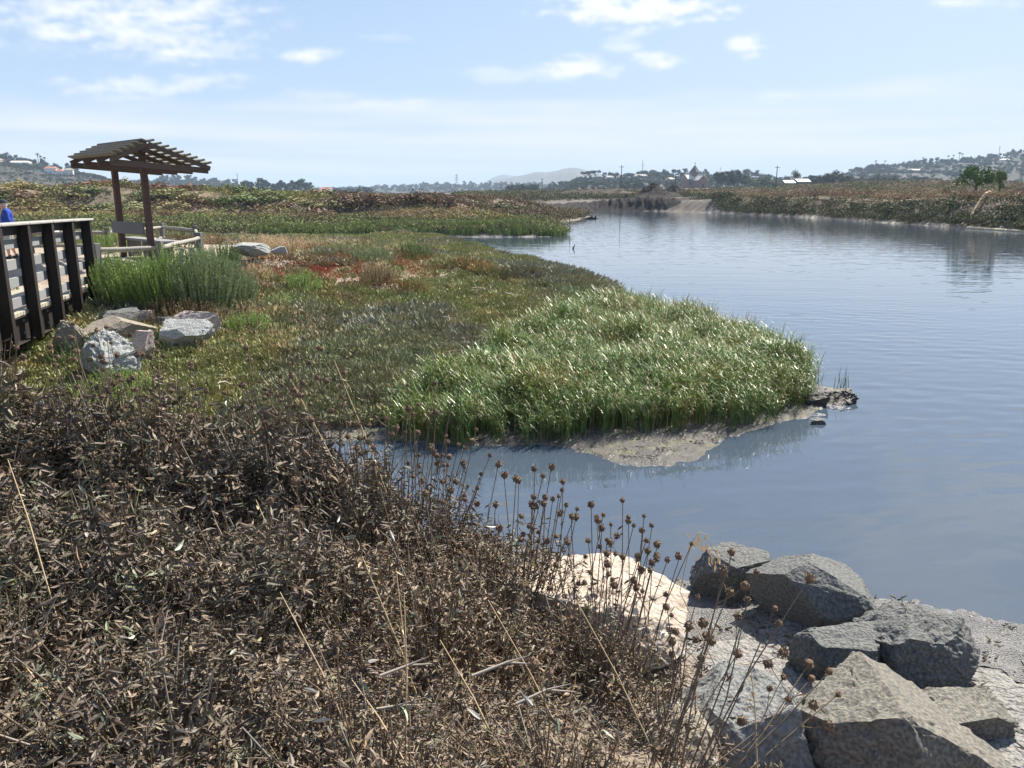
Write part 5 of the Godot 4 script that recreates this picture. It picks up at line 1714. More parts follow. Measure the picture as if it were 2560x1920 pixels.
	# long straw stems leaning through the brush: [u, v top, u, v foot, d]
	for s: Array in [[720, 935, 915, 1330, 5.2], [835, 900, 1000, 1330, 5.0], [990, 1420, 1030, 1900, 3.1], [1010, 1480, 1012, 1910, 2.9], [905, 1390, 1100, 1905, 3.2], [640, 1250, 760, 1560, 3.9], [20, 1150, 120, 1480, 3.6], [700, 1480, 900, 1900, 2.9], [1440, 1500, 1640, 1900, 3.2], [1220, 1500, 1420, 1880, 3.2], [1100, 1600, 1260, 1910, 2.9], [60, 1660, 220, 1905, 2.7], [1330, 1400, 1230, 1720, 3.7], [880, 1700, 1010, 1915, 2.7], [1875, 1650, 1890, 1915, 3.3], [560, 1380, 700, 1640, 3.6]]:
		var a := at(s[0], s[1], float(s[4]) + 0.25)
		var b := at(s[2], s[3], float(s[4]) - 0.05)
		var g0 := gh(b.x, -b.z)
		var best := 0
		for k in roots.size():
			if (roots[k] as Vector3).distance_to(b) < (roots[best] as Vector3).distance_to(b): best = k
		var root: Vector3 = roots[best]
		var q := MB.new()
		var foot := b + (b - a).normalized() * clampf((b.y - g0) / maxf(a.y - b.y, 0.05) * a.distance_to(b), 0.0, 0.8)
		q.tube([foot - root, b.lerp(a, 0.5) + Vector3(0.01, 0.015, 0) - root, a - root], [0.0042, 0.0036, 0.002], 5, vary(Color.WHITE, 0.15), false)
		part("straw_stem", q.mesh(true), straw_m, bushes[best])
		for i in 5:
			var w := MB.new()
			var o := Vector3(rnd(-0.6, 0.6), rnd(-1, -0.2), rnd(-0.6, 0.6)).normalized()
			dry_leaf(w, Vector3.ZERO, o, rnd(0.03, 0.05), Color(0.50, 0.38, 0.20))
			part("oat_husk", w.mesh(), pale_m, bushes[best], Transform3D(Basis.IDENTITY, a.lerp(b, rnd(0.0, 0.5)) - root))
	# drooping oat heads beside the dark boulder
	var oat := thing("wild_oat", "golden drooping wild oat head hanging in front of the dark lumpy boulder", "grass", gp(1.35, 4.7))
	var ow := []
	for i in 9: ow.append(at(1700 + i * 9 + i * i * 0.3, 1480 - 150 * sin(minf(i / 5.0, 1.25) * PI * 0.5) + maxf(0, i - 6) * 22, 4.9) - oat.position)
	var os_ := MB.new()
	os_.tube([Vector3(0, -0.02, 0)] + ow, [0.004, 0.003, 0.003, 0.003, 0.0025, 0.0025, 0.002, 0.002, 0.0018, 0.0015], 5, Color.WHITE, false)
	part("stem", os_.mesh(true), straw_m, oat)
	for i in 34:
		var k := rng.randi_range(3, 8)
		var w := MB.new()
		dry_leaf(w, Vector3.ZERO, Vector3(rnd(-0.3, 0.3), -1, rnd(-0.3, 0.3)).normalized(), rnd(0.04, 0.06), Color(0.62, 0.47, 0.24))
		part("husk", w.mesh(), pale_m, oat, Transform3D(Basis.IDENTITY, (ow[k] as Vector3) + Vector3(rnd(-0.05, 0.05), rnd(-0.10, 0.02), rnd(-0.03, 0.03))))
	# bare grey branches low in the shaded brush
	for s: Array in [[480, 1900, 660, 1790, 2.75], [590, 1915, 690, 1740, 2.8], [430, 1830, 640, 1800, 2.85], [950, 1690, 1080, 1660, 3.0], [1180, 1690, 1330, 1660, 3.0], [900, 1780, 1090, 1760, 2.9], [1290, 1760, 1440, 1730, 3.0]]:
		var a := at(s[0], s[1], s[4])
		var b := at(s[2], s[3], float(s[4]) + 0.1)
		var best := 0
		for k in roots.size():
			if (roots[k] as Vector3).distance_to(a) < (roots[best] as Vector3).distance_to(a): best = k
		var root: Vector3 = roots[best]
		var q := MB.new()
		var m := a.lerp(b, 0.5) + Vector3(rnd(-0.02, 0.02), rnd(0.0, 0.04), 0)
		q.tube([a - root, m - root, b - root], [0.008, 0.006, 0.003], 6, Color.WHITE)
		q.tube([m - root, m.lerp(b, 0.6) + Vector3(0.03, 0.05, 0.02) - root], [0.005, 0.002], 5, Color.WHITE)
		part("branch", q.mesh(true), grey_m, bushes[best])
func seed_stalk(t: Node3D, foot: Vector3, tip: Vector3, heads: Array, hm: Material, sm: Material) -> void:
	var q := MB.new()
	var mid := foot.lerp(tip, 0.55) + Vector3(rnd(-0.06, 0.06), 0, rnd(-0.06, 0.06))
	q.tube([foot, mid, tip], [0.0045, 0.0034, 0.0026], 5, vary(Color.WHITE, 0.2), false)
	for i in 3:
		var p := mid.lerp(tip, rnd(-0.2, 0.75))
		dry_leaf(q, p, Vector3(rnd(-1, 1), rnd(-0.8, 0.2), rnd(-1, 1)).normalized(), rnd(0.025, 0.05), Color(0.8, 0.7, 0.6))
	var tips := [[tip, (tip - mid).normalized()]]
	for i in 2:
		if rng.randf() < 0.38:
			var p := mid.lerp(tip, rnd(0.1, 0.6))
			var e := p + Vector3(rnd(-0.12, 0.12), rnd(0.06, 0.16), rnd(-0.12, 0.12))
			q.tube([p, p.lerp(e, 0.55) + Vector3(0, -0.012, 0), e], [0.0026, 0.0022, 0.0018], 4, Color.WHITE, false)
			tips.append([e, (e - p).normalized()])
	var st := part("stalk", q.mesh(), sm, t)
	for tp: Array in tips:
		var o: Vector3 = ((tp[1] as Vector3) + Vector3(rnd(-0.5, 0.5), 0, rnd(-0.5, 0.5))).normalized()
		var x := o.cross(Vector3(0.3, 0.1, 0.9)).normalized()
		part("seed_head", heads[rng.randi() % heads.size()], hm, st, Transform3D(Basis(x, o, x.cross(o)).scaled(Vector3.ONE * rnd(0.65, 1.25)), (tp[0] as Vector3) - o * 0.006))
# ---------- beyond the water: shrubs, trees, hills, houses
func leaf_ball(mb: MB, c: Vector3, r: Vector3, n: int, size: float, tone := 0.25) -> void:
	for i in n:
		var o := Vector3(rng.randfn(), rng.randfn(), rng.randfn()).normalized()
		var p := c + o * r * pow(rng.randf(), 0.45)
		var a := (o + Vector3(rnd(-1, 1), rnd(-1, 1), rnd(-1, 1)) * 0.9).normalized()
		var x := a.cross(Vector3(rnd(-1, 1), rnd(-1, 1), rnd(-1, 1))).normalized() * size * rnd(0.5, 1.1)
		var y := a.cross(x).normalized() * size * rnd(0.3, 0.6)
		mb.quad4(p - x, p + y, p + x, p - y, vary(Color.WHITE, tone))
func shrub_mesh(n: int, leaf: float) -> ArrayMesh:      # one metre across, one metre high
	var mb := MB.new()
	for k in 12:
		var a := rnd(0, TAU)
		var r := sqrt(rng.randf()) * 0.42
		var h := (1.0 - r * r * 2.2) * rnd(0.65, 1.0)
		leaf_ball(mb, Vector3(cos(a) * r, h * 0.62, sin(a) * r), Vector3(0.2, h * 0.34, 0.2), n / 12, leaf)
	return mb.mesh()
func tree_meshes(kind: int) -> Array:                    # [trunk, crown] of a tree ten metres high
	var tr := MB.new()
	var cr := MB.new()
	var limbs := []
	match kind:
		0:   # broad, round headed
			for k in 13:
				var a := rnd(0, TAU)
				var r := sqrt(rng.randf()) * 3.6
				limbs.append([Vector3(cos(a) * r, 6.6 - r * 0.55 + rnd(-1.3, 1.6), sin(a) * r), Vector3(1.7, 1.35, 1.7) * rnd(0.8, 1.2), 60])
		1:   # tall and open, in separate clumps
			for k in 11:
				var a := rnd(0, TAU)
				var y := rnd(3.4, 9.2)
				var r := rnd(0.3, 2.2) * (1.15 - absf(y - 6.0) / 6.0)
				limbs.append([Vector3(cos(a) * r, y, sin(a) * r), Vector3(1.15, 0.95, 1.15) * rnd(0.75, 1.25), 48])
		2:   # flat topped pine
			for k in 12:
				var a := rnd(0, TAU)
				var r := sqrt(rng.randf()) * 4.4
				limbs.append([Vector3(cos(a) * r, 8.6 - r * 0.18 + rnd(-0.7, 0.6), sin(a) * r), Vector3(1.7, 0.65, 1.7), 46])
		3:   # low, wide and dense down to the ground
			for k in 20:
				var a := rnd(0, TAU)
				var r := sqrt(rng.randf()) * 8.2
				limbs.append([Vector3(cos(a) * r, maxf(1.6, (8.4 - r * r * 0.075) * rnd(0.45, 1.0)), sin(a) * r), Vector3(2.0, 1.5, 2.0), 50])
	for l: Array in limbs:
		leaf_ball(cr, l[0], (l[1] as Vector3) * 1.12, int(l[2]) * 2, 0.46, 0.3)
		var e: Vector3 = l[0]
		tr.tube([Vector3(0, minf(e.y * 0.55, 3.2), 0), Vector3(e.x * 0.45, lerpf(minf(e.y * 0.55, 3.2), e.y, 0.55), e.z * 0.45), e], [0.14, 0.09, 0.04], 4, Color.WHITE, false)
	tr.tube([Vector3(0, -0.6, 0), Vector3(0.1, 1.5, 0), Vector3(0.0, 3.6, 0.1), Vector3(0.05, 6.2, 0)], [0.36, 0.27, 0.2, 0.1], 7, Color.WHITE, false)
	return [tr.mesh(true), cr.mesh()]
func palm_meshes() -> Array:
	var tr := MB.new()
	tr.tube([Vector3(0, -0.5, 0), Vector3(0.1, 4.5, 0), Vector3(0, 8.8, 0)], [0.26, 0.2, 0.17], 6, Color.WHITE, false)
	var cr := MB.new()
	for i in 26:
		var a := TAU * i / 26.0
		var o := Vector3(cos(a), rnd(-0.5, 0.9), sin(a)).normalized()
		var L := rnd(1.4, 1.9)
		strip(cr, [Vector3(0, 8.8, 0), Vector3(0, 8.8, 0) + o * L * 0.6 + Vector3(0, 0.15, 0), Vector3(0, 8.7, 0) + o * L + Vector3(0, -0.5, 0)], [0.2, 0.3], o.cross(Vector3.UP).normalized(), vary(Color.WHITE, 0.2), Color.WHITE)
	return [tr.mesh(true), cr.mesh()]
func tree(label: String, p: Vector3, h: float, kind: int, col: String, group := "", wide := 1.0) -> void:
	var t := thing("palm_tree" if kind == 4 else "tree", label, "tree", p, group)
	t.rotation.y = rnd(0, TAU)
	t.scale = Vector3(h * wide, h, h * wide) * 0.1
	var ms: Array = (M.palms if kind == 4 else M.trees[kind])[rng.randi() % 3]
	part("trunk", ms[0], M.bark, t)
	part("crown", ms[1], M[col], t)
# a hill: its crest is given as picture positions at distance D
var hills := []
func crest(hl: Dictionary, u: float) -> float:
	var pr: Array = hl.crest
	if u <= pr[0][0]: return pr[0][1]
	for i in range(1, pr.size()):
		if u <= pr[i][0]:
			var t := (u - float(pr[i - 1][0])) / (float(pr[i][0]) - float(pr[i - 1][0]))
			t = lerpf(t, t * t * (3.0 - 2.0 * t), 0.4)
			return lerpf(pr[i - 1][1], pr[i][1], t)
	return pr[pr.size() - 1][1]
func hill_point(hl: Dictionary, u: float, f: float) -> Vector3:
	# f: 0 at the foot facing us, 1 at the crest, up to 1.6 behind it
	var D: float = hl.d
	var d := D - float(hl.deep) * (1.0 - f)
	var top := at(u, crest(hl, u), D).y
	var x := at(u, 490, d).x
	var s := clampf(f, 0.0, 1.0)
	var shape := pow(s, 0.85) * (1.0 if f <= 1.0 else 1.0 - (f - 1.0) * 0.9)
	var base := 2.0
	var k := D / 900.0
	var rough := (n_big.get_noise_2d(x * 0.9 / k, d * 0.35 / k) * 0.22 + n_mid.get_noise_2d(x * 0.16 / k, d * 0.10 / k) * 0.06) * sin(PI * clampf(s, 0.05, 1.0)) * (1.0 if f < 1.0 else 0.0)
	return Vector3(x, base + (top - base) * (shape + rough), -d)
func build_hill(called: String, cr: Array, D: float, deep: float, mt: Material, nu: int, nf: int, tint: Color, bare: Color) -> Dictionary:
	var hl := {"crest": cr, "d": D, "deep": deep}
	var mb := MB.new()
	var u0: float = cr[0][0]
	var u1: float = cr[cr.size() - 1][0]
	for j in nf + 1:
		for i in nu + 1:
			var u := lerpf(u0, u1, i / float(nu))
			var p := hill_point(hl, u, j / float(nf) * 1.5)
			if j == 0: p.y = -4.0
			var q := n_big.get_noise_2d(p.x * 2.4 * 900.0 / D, p.z * 1.2 * 900.0 / D) + n_mid.get_noise_2d(p.x * 0.5 * 900.0 / D, p.z * 0.4 * 900.0 / D) * 0.5
			mb.vert(p, tint.lerp(bare, smoothstep(0.05, 0.5, q)) * (1.0 + 0.2 * q))
	for j in nf:
		for i in nu:
			var k := j * (nu + 1) + i
			mb.quad(k, k + nu + 1, k + nu + 2, k + 1)
	structure(called, mb.mesh(true), mt)
	return hl
func house(label: String, p: Vector3, w: float, dp: float, h: float, yaw: float, wall: Color, roof: Color, group := "", flat := false) -> void:
	var t := thing("house", label, "house", p, group)
	t.rotation.y = yaw
	var a := MB.new()
	a.box(Transform3D(Basis.IDENTITY, Vector3(0, h * 0.5 - 1.5, 0)), Vector3(w, h + 3.0, dp), Color.WHITE, 0.05)
	part("wall", a.mesh(), mat(wall, 0.9), t)
	var r := MB.new()
	if flat: r.box(Transform3D(Basis.IDENTITY, Vector3(0, h + 0.25, 0)), Vector3(w + 0.8, 0.5, dp + 0.8), Color.WHITE, 0.05)
	else:
		var e := 0.5
		var y0 := h - 0.05
		var y1 := h + dp * 0.24
		var x := w * 0.5 + e
		var z := dp * 0.5 + e
		var q := [Vector3(-x, y0, z), Vector3(x, y0, z), Vector3(x, y0, -z), Vector3(-x, y0, -z), Vector3(-x + dp * 0.35, y1, 0), Vector3(x - dp * 0.35, y1, 0)]
		r.quad4(q[0], q[4], q[5], q[1], Color.WHITE)
		r.quad4(q[2], q[5], q[4], q[3], Color.WHITE)
		r.tri3(q[1], q[5], q[2], Color.WHITE)
		r.tri3(q[3], q[4], q[0], Color.WHITE)
		r.quad4(q[0], q[1], q[2], q[3], Color.WHITE)
	part("roof", r.mesh(), mat(roof, 0.85), t)
	var gl := mat(Color(0.05, 0.06, 0.075), 0.2)
	var n := maxi(2, int(w / 3.5))
	for i in n:
		for st in maxi(1, int(h / 3.2)):
			var x := (i + 0.5) / n * w - w * 0.5
			var m := MB.new()
			m.box(Transform3D(Basis.IDENTITY, Vector3(x, 1.6 + st * 3.0, dp * 0.5 + 0.04)), Vector3(1.5, 1.3, 0.1), Color.WHITE, 0.02)
			part("window", m.mesh(), gl, t)
func pole(label: String, p: Vector3, h: float, arms: Array, mt: Material, r := 0.16, group := "") -> void:
	var t := thing("utility_pole", label, "pole", p, group)
	var a := MB.new()
	a.tube([Vector3(0, -1.0, 0), Vector3(0, h * 0.5, 0), Vector3(0, h, 0)], [r, r * 0.85, r * 0.65], 7, Color.WHITE)
	part("shaft", a.mesh(true), mt, t)
	for y: float in arms:
		var b := MB.new()
		b.beam(Vector3(-h * 0.09, h * y, r), Vector3(h * 0.09, h * y, r), r * 0.8, r * 0.8, Color.WHITE, Vector3.UP, 0.01)
		part("crossarm", b.mesh(), mt, t)
func lattice_tower(label: String, p: Vector3, h: float, mt: Material) -> void:
	var t := thing("lattice_tower", label, "tower", p)
	var b := h * 0.075
	var legs := []
	for k in 4:
		var s := Vector3(1 if k < 2 else -1, 0, 1 if k % 2 == 0 else -1)
		legs.append([s * b - Vector3(0, 1, 0), s * b * 0.18 + Vector3(0, h, 0)])
		var m := MB.new()
		m.tube(legs[k], [h * 0.006, h * 0.005], 4, Color.WHITE)
		part("leg", m.mesh(), mt, t)
	for lv in 9:
		var m := MB.new()
		for k: Array in [[0, 1], [1, 3], [3, 2], [2, 0]]:
			var f0 := lv / 9.0
			var f1 := (lv + 1) / 9.0
			m.tube([(legs[k[0]][0] as Vector3).lerp(legs[k[0]][1], f0), (legs[k[1]][0] as Vector3).lerp(legs[k[1]][1], f1)], [h * 0.004, h * 0.004], 4, Color.WHITE)
		part("brace", m.mesh(), mt, t)
	for y: float in [0.72, 0.84, 0.96]:
		var m := MB.new()
		m.beam(Vector3(-h * 0.11, h * y, 0), Vector3(h * 0.11, h * y, 0), h * 0.012, h * 0.012, Color.WHITE)
		part("crossarm", m.mesh(), mt, t)
func dirt_pile(label: String, p: Vector3, r: float, h: float, sd: int, mt: Material, called := "dirt_pile", long := 1.0, ridge := 0.0) -> void:
	var mb := MB.new()
	var nz := FastNoiseLite.new()
	nz.seed = sd; nz.frequency = 0.55 * 3.0 / h; nz.fractal_octaves = 4
	var N := 26
	var prev := []
	for j in N + 1:
		var f := j / float(N)
		var ring := []
		for i in 44:
			var a := TAU * i / 44
			var o := Vector3(cos(a) * long, 0, sin(a))
			var rr := r * f * (1.0 + 0.16 * nz.get_noise_2d(cos(a) * 4.0 + sd, sin(a) * 4.0))
			var q := o * rr
			var y := h * maxf(0.0, 1.0 - pow(f, 1.25)) + absf(nz.get_noise_2d(q.x * 2.0, q.z * 2.0)) * h * 0.7 * (1.0 - f * f) - 0.3 * f
			ring.append(mb.vert(Vector3(q.x, y, q.z), Color.WHITE * (1.0 + 0.3 * nz.get_noise_2d(q.x * 3.0, q.z * 3.0))))
		if j > 0:
			for i in 44: mb.quad(prev[i], prev[(i + 1) % 44], ring[(i + 1) % 44], ring[i])
		prev = ring
	var o := part(called, mb.mesh(true), mt, self, Transform3D(Basis(Vector3.UP, ridge), p))
	tag(o, label, "dirt pile")

func build_far() -> void:
	M.bark = mat(Color(0.10, 0.075, 0.055), 0.9)
	for c: Array in [["leaf_dark", Color(0.045, 0.062, 0.030)], ["leaf_mid", Color(0.095, 0.125, 0.05)], ["leaf_fresh", Color(0.105, 0.165, 0.050)], ["leaf_olive", Color(0.25, 0.245, 0.105)], ["leaf_gold", Color(0.29, 0.245, 0.12)], ["leaf_brown", Color(0.20, 0.135, 0.085)], ["leaf_rust", Color(0.20, 0.095, 0.05)], ["leaf_green", Color(0.17, 0.215, 0.085)], ["leaf_grey", Color(0.19, 0.155, 0.125)]]:
		var m := leaf_mat(0.7, 0.25, 0.3)
		m.albedo_color = (c[1] as Color).linear_to_srgb()
		M[c[0]] = m
	M.trees = []
	for k in 4: M.trees.append([tree_meshes(k), tree_meshes(k), tree_meshes(k)])
	M.palms = [palm_meshes(), palm_meshes(), palm_meshes()]
	var hm := mat(Color.WHITE, 0.95, M.mott, 0.02, null, 0, true)
	# hills
	var scrub := Color(0.036, 0.037, 0.027)
	var dry := Color(0.070, 0.056, 0.040)
	var h1 := build_hill("hill", [[-420, 380], [-200, 386], [0, 397], [60, 410], [110, 417], [160, 432], [200, 436], [250, 445], [300, 462], [345, 472], [400, 484], [470, 492]], 950, 330, hm, 120, 26, scrub, dry)
	var h2 := build_hill("hill", [[200, 480], [300, 468], [380, 464], [450, 462], [520, 464], [580, 470], [650, 480], [720, 488], [800, 494]], 1500, 420, hm, 90, 18, scrub, dry)
	var h3 := build_hill("hill", [[1180, 494], [1330, 486], [1400, 470], [1450, 458], [1500, 452], [1560, 445], [1620, 442], [1700, 444], [1790, 446], [1850, 441], [1900, 443], [1960, 455], [2010, 468], [2080, 484]], 1050, 330, hm, 120, 24, scrub, dry)
	var h4 := build_hill("hill", [[1950, 492], [2040, 470], [2090, 446], [2135, 428], [2180, 423], [2250, 416], [2320, 412], [2400, 404], [2450, 399], [2500, 392], [2560, 382], [2700, 366], [3000, 350]], 1350, 480, hm, 120, 26, scrub, dry)
	var h5 := build_hill("hill", [[560, 490], [760, 478], [900, 474], [1000, 470], [1100, 468], [1250, 466], [1350, 467], [1500, 474], [1650, 488]], 2300, 500, hm, 90, 12, scrub, dry)
	var mtm := mat(Color(0.10, 0.095, 0.075), 1.0)
	build_hill("mountain", [[1000, 476], [1130, 466], [1200, 459], [1250, 449], [1300, 438], [1345, 428], [1365, 429], [1390, 426], [1410, 420], [1424, 417], [1440, 418], [1470, 426], [1500, 435], [1560, 447], [1650, 462], [1800, 480]], 3900, 1000, mtm, 110, 14, Color.WHITE, Color(1.2, 1.1, 1.0))
	build_hill("mountain", [[1130, 480], [1200, 462], [1235, 440], [1258, 433], [1285, 437], [1330, 455], [1400, 480]], 6200, 800, mtm, 60, 10, Color.WHITE, Color.WHITE)
	build_hill("mountain", [[560, 480], [640, 464], [690, 458], [720, 460], [760, 468], [820, 476], [900, 484]], 5800, 800, mtm, 60, 10, Color.WHITE, Color.WHITE)
	# wooded slopes: masses of crowns too small to count
	var crown := MB.new()
	for k in 5: leaf_ball(crown, Vector3(rnd(-1.4, 1.4), rnd(1.6, 3.6), rnd(-1.4, 1.4)), Vector3(1.3, 1.1, 1.3), 26, 0.5, 0.3)
	var crown_mesh := crown.mesh()
	for w: Array in [[h1, -300, 460, 4200, 0.9, "scrub and small trees on the slope with the villas"], [h2, 220, 780, 900, 1.8, "hazy woodland on the ridge beyond the shelter"], [h3, 1250, 2060, 1500, 1.15, "woodland on the low hill behind the church"], [h4, 1990, 2650, 1800, 1.25, "dark woodland covering the hill beyond the orchard"], [h5, 600, 1600, 900, 2.2, "faint woodland on the farthest low ridge"]]:
		var l := []
		var c := []
		for i in int(w[3]):
			var u := rnd(w[1], w[2])
			var f := pow(rng.randf(), 0.7) * 1.02
			var p := hill_point(w[0], u, f)
			if n_big.get_noise_2d(p.x * 1.6, p.z * 0.9) < -0.12 + (-0.05 if w[0] == h1 and f < 0.8 else -0.1) and f < 0.95: continue
			var s: float = rnd(0.7, 1.7) * float(w[4]) * (0.5 if w[0] == h1 and f < 0.8 else 1.0)
			l.append(turn_to(p - Vector3(0, 0.5, 0), rnd(0, TAU), s))
			c.append(vary(Color(0.055, 0.068, 0.036).lerp(Color(0.10, 0.10, 0.05), rng.randf() * 0.6), 0.25))
		stuff(multi("woodland", crown_mesh, leaf_mat(0.8, 0.2, 0.2), self, l, c), w[5], "woodland")
	# single trees on the crests
	for s: Array in [[h1, -30, 200, 22, 11.0, "tree on the crest of the villa hill", [0, 1, 0]], [h2, 340, 640, 30, 17.0, "tree on the hazy ridge crest beyond the shelter", [1, 1, 0]], [h3, 1380, 1900, 46, 10.5, "tree on the crest of the low hill behind the church", [0, 1, 0]], [h4, 2120, 2560, 40, 11.0, "tree on the crest of the dark wooded hill", [0, 1]], [h5, 1000, 1360, 24, 16.0, "tree on the faint farthest ridge", [0, 1]]]:
		for i in int(s[3]):
			var u := lerpf(s[1], s[2], (i + rng.randf()) / float(s[3]))
			var kinds: Array = s[6]
			var kd: int = kinds[rng.randi() % kinds.size()]
			var sz := rnd(0.7, 1.25)
			tree(("small " if sz < 0.88 else ("middling " if sz < 1.07 else "big ")) + ("round " if kd == 0 else "slender ") + s[5], hill_point(s[0], u, rnd(0.94, 1.0)) - Vector3(0, 0.6, 0), float(s[4]) * sz, kd, "leaf_dark", s[5], 1.1)
	for u: float in [107.0, 114.0, 123.0]: tree("tall palm on the crest between the long house and the villa", hill_point(h1, u, 0.98), 15.0 * rnd(0.85, 1.1), 4, "leaf_dark", "palms on the villa hill")
	for u: float in [2297.0, 2359.0, 2372.0, 2386.0, 2393.0, 2181.0, 2204.0]: tree("palm standing on the crest of the dark wooded hill", hill_point(h4, u, 0.98), 15.0 * rnd(0.85, 1.2), 4, "leaf_dark", "palms on the wooded hill")
	# flat topped pines on the left shoulder of the church hill
	for u: float in [1462.0, 1475.0, 1488.0]: tree("flat-topped pine on the shoulder of the low hill", hill_point(h3, u, 0.97), 15.0, 2, "leaf_dark", "flat-topped pines", 0.9)
	# rows of trees on the plain: [u from, u to, d, count, height, kind, colour, label]
	for s: Array in [[605, 780, 820, 17, 15.0, 1, "leaf_dark", "tall eucalyptus in the row beyond the brown embankment"], [440, 600, 1000, 12, 13.0, 1, "leaf_dark", "hazy tall tree in the row behind the shelter roof"], [810, 930, 1000, 10, 11.0, 0, "leaf_dark", "hazy round tree beside the red-roofed houses"], [0, 330, 720, 8, 5.0, 0, "leaf_dark", "small dark tree at the foot of the villa hill"],
		[1270, 1345, 700, 9, 9.0, 0, "leaf_dark", "round tree at the end of the embankment by the pole"], [2022, 2112, 560, 12, 11.5, 0, "leaf_dark", "dark tree in the row beside the greenhouses"], [2110, 2330, 620, 20, 10.0, 0, "leaf_dark", "dark tree at the foot of the wooded hill"], [2330, 2580, 640, 14, 9.0, 0, "leaf_dark", "dark tree near the white flat-roofed building"],
		[1790, 1865, 620, 9, 12.5, 1, "leaf_dark", "dark tree in the clump beside the church"], [1865, 1945, 600, 8, 9.0, 0, "leaf_mid", "green tree between the church and the greenhouses"], [1430, 1520, 720, 5, 10.0, 2, "leaf_dark", "spreading pine on the bare slope under the hill"], [1555, 1600, 700, 4, 11.0, 0, "leaf_dark", "dark tree by the sandy wall on the slope"],
		[1790, 1900, 430, 12, 4.2, 0, "leaf_mid", "low green orchard tree in front of the church hill"], [1895, 1990, 420, 11, 4.2, 0, "leaf_fresh", "low fresh green orchard tree before the greenhouses"], [2030, 2125, 400, 11, 5.0, 0, "leaf_fresh", "fresh green orchard tree before the dark tree row"], [2120, 2330, 470, 12, 4.0, 0, "leaf_mid", "low green tree along the field below the hill"]]:
		for i in int(s[3]):
			var u := lerpf(s[0], s[1], (i + rnd(0.2, 0.8)) / float(s[3]))
			var p := onto(u, float(s[2]) + rnd(-12, 12))
			tree(s[7], p - Vector3(0, 0.2, 0), float(s[4]) * rnd(0.75, 1.2), s[5], s[6], s[7], 1.15)
	tree("broad dark spreading tree behind the greenhouse roofs", onto(1990, 560), 12.5, 3, "leaf_dark", "", 0.95)
	# houses
	var white := Color(0.72, 0.70, 0.66)
	var red := Color(0.33, 0.14, 0.09)
	var villa := hill_point(h1, 137, 0.80)
	house("white villa with red tiled roof on the scrubby hillside", villa, 12, 9, 6.0, 0.15, white, red)
	house("white villa wing with arches beside the red-tiled villa", hill_point(h1, 157, 0.80), 11, 9, 5.0, -0.1, white, red)
	house("pale house among trees next to the villas", hill_point(h1, 181, 0.80), 8, 8, 5.5, 0.3, Color(0.6, 0.57, 0.52), Color(0.3, 0.24, 0.2))
	house("long low white house on top of the villa hill", hill_point(h1, 62, 0.93), 22, 9, 3.6, 0.1, white, Color(0.5, 0.48, 0.44))
	house("pale house at the hill's edge above the bridge", hill_point(h1, 6, 0.86), 9, 8, 4.5, 0.0, Color(0.5, 0.47, 0.43), Color(0.34, 0.26, 0.22))
	for s: Array in [[800, 930, 15, 4.0, "white house with red roof among the hazy trees"], [815, 950, 13, 7.0, "two-storey white house beside the hazy red-roofed house"], [790, 900, 13, 3.5, "low white house before the hazy red-roofed one"], [900, 1050, 12, 4.0, "pale house half hidden in the far hazy trees"]]:
		house(s[4], onto(s[0], s[1]), s[2], 9, s[3], rnd(-0.3, 0.3), white, red)
	for s: Array in [[1523, 0.86, 10, 4.0, "white house under the crest of the low hill"], [1548, 0.84, 9, 3.5, "smaller white house on the low hill beside the pole"], [1600, 0.9, 16, 3.2, "long pale roofed house along the low hill's crest"], [1674, 0.62, 9, 3.5, "pale cottage on the low hill behind the church"], [1858, 0.95, 12, 4.0, "house on pale cut ground on the low hill's crest"]]:
		house(s[4], hill_point(h3, s[0], s[1]), s[2], 8, s[3], rnd(-0.3, 0.3), white, Color(0.4, 0.36, 0.32))
	for s: Array in [[2285, 0.70, 26, 3.5, "long pale terrace building on the dark wooded hill"], [2287, 0.85, 9, 3.5, "white house above the long terrace building"], [2500, 0.72, 14, 4.0, "white roofed house high on the dark wooded hill"], [2546, 0.86, 12, 4.0, "pale house near the top of the dark wooded hill"], [2558, 0.80, 9, 5.0, "tan house below the hilltop house"], [2470, 0.42, 11, 4.0, "grey roofed house on the lower wooded slope"]]:
		house(s[4], hill_point(h4, s[0], s[1]), s[2], 9, s[3], rnd(-0.3, 0.3), white, Color(0.5, 0.47, 0.44))
	for s: Array in [[2511, 700, 16, 5.5, true, "white flat-roofed building at the foot of the wooded hill"], [2412, 640, 9, 3.0, false, "small white shed behind the small green tree"], [2535, 690, 9, 3.5, false, "white gabled shed beside the white flat-roofed building"], [2555, 670, 9, 3.0, true, "low white shed at the field's far edge"], [2295, 660, 8, 3.0, false, "pinkish cottage below the wooded hill"]]:
		house(s[5], onto(s[0], s[1]), s[2], 9, s[3], rnd(-0.2, 0.2), white, Color(0.78, 0.77, 0.75), "", s[4])
	for s: Array in [[1967, 470, 6.2, "shorter white greenhouse roof before the broad dark tree"], [2001, 475, 7.6, "longer white greenhouse roof before the broad dark tree"]]:
		var p := onto(s[0], s[1])
		var t := thing("greenhouse", s[3], "greenhouse", p)
		var a := MB.new()
		a.box(Transform3D(Basis.IDENTITY, Vector3(0, 1.4, 0)), Vector3(s[2], 3.2, 9), Color.WHITE)
		part("wall", a.mesh(), mat(Color(0.10, 0.12, 0.09), 0.9), t)
		var r := MB.new()
		var x: float = float(s[2]) * 0.5
		r.quad4(Vector3(-x, 3.02, 4.8), Vector3(-x, 4.6, 0), Vector3(x, 4.6, 0), Vector3(x, 3.02, 4.8), Color.WHITE)
		r.quad4(Vector3(x, 3.02, -4.8), Vector3(x, 4.6, 0), Vector3(-x, 4.6, 0), Vector3(-x, 3.02, -4.8), Color.WHITE)
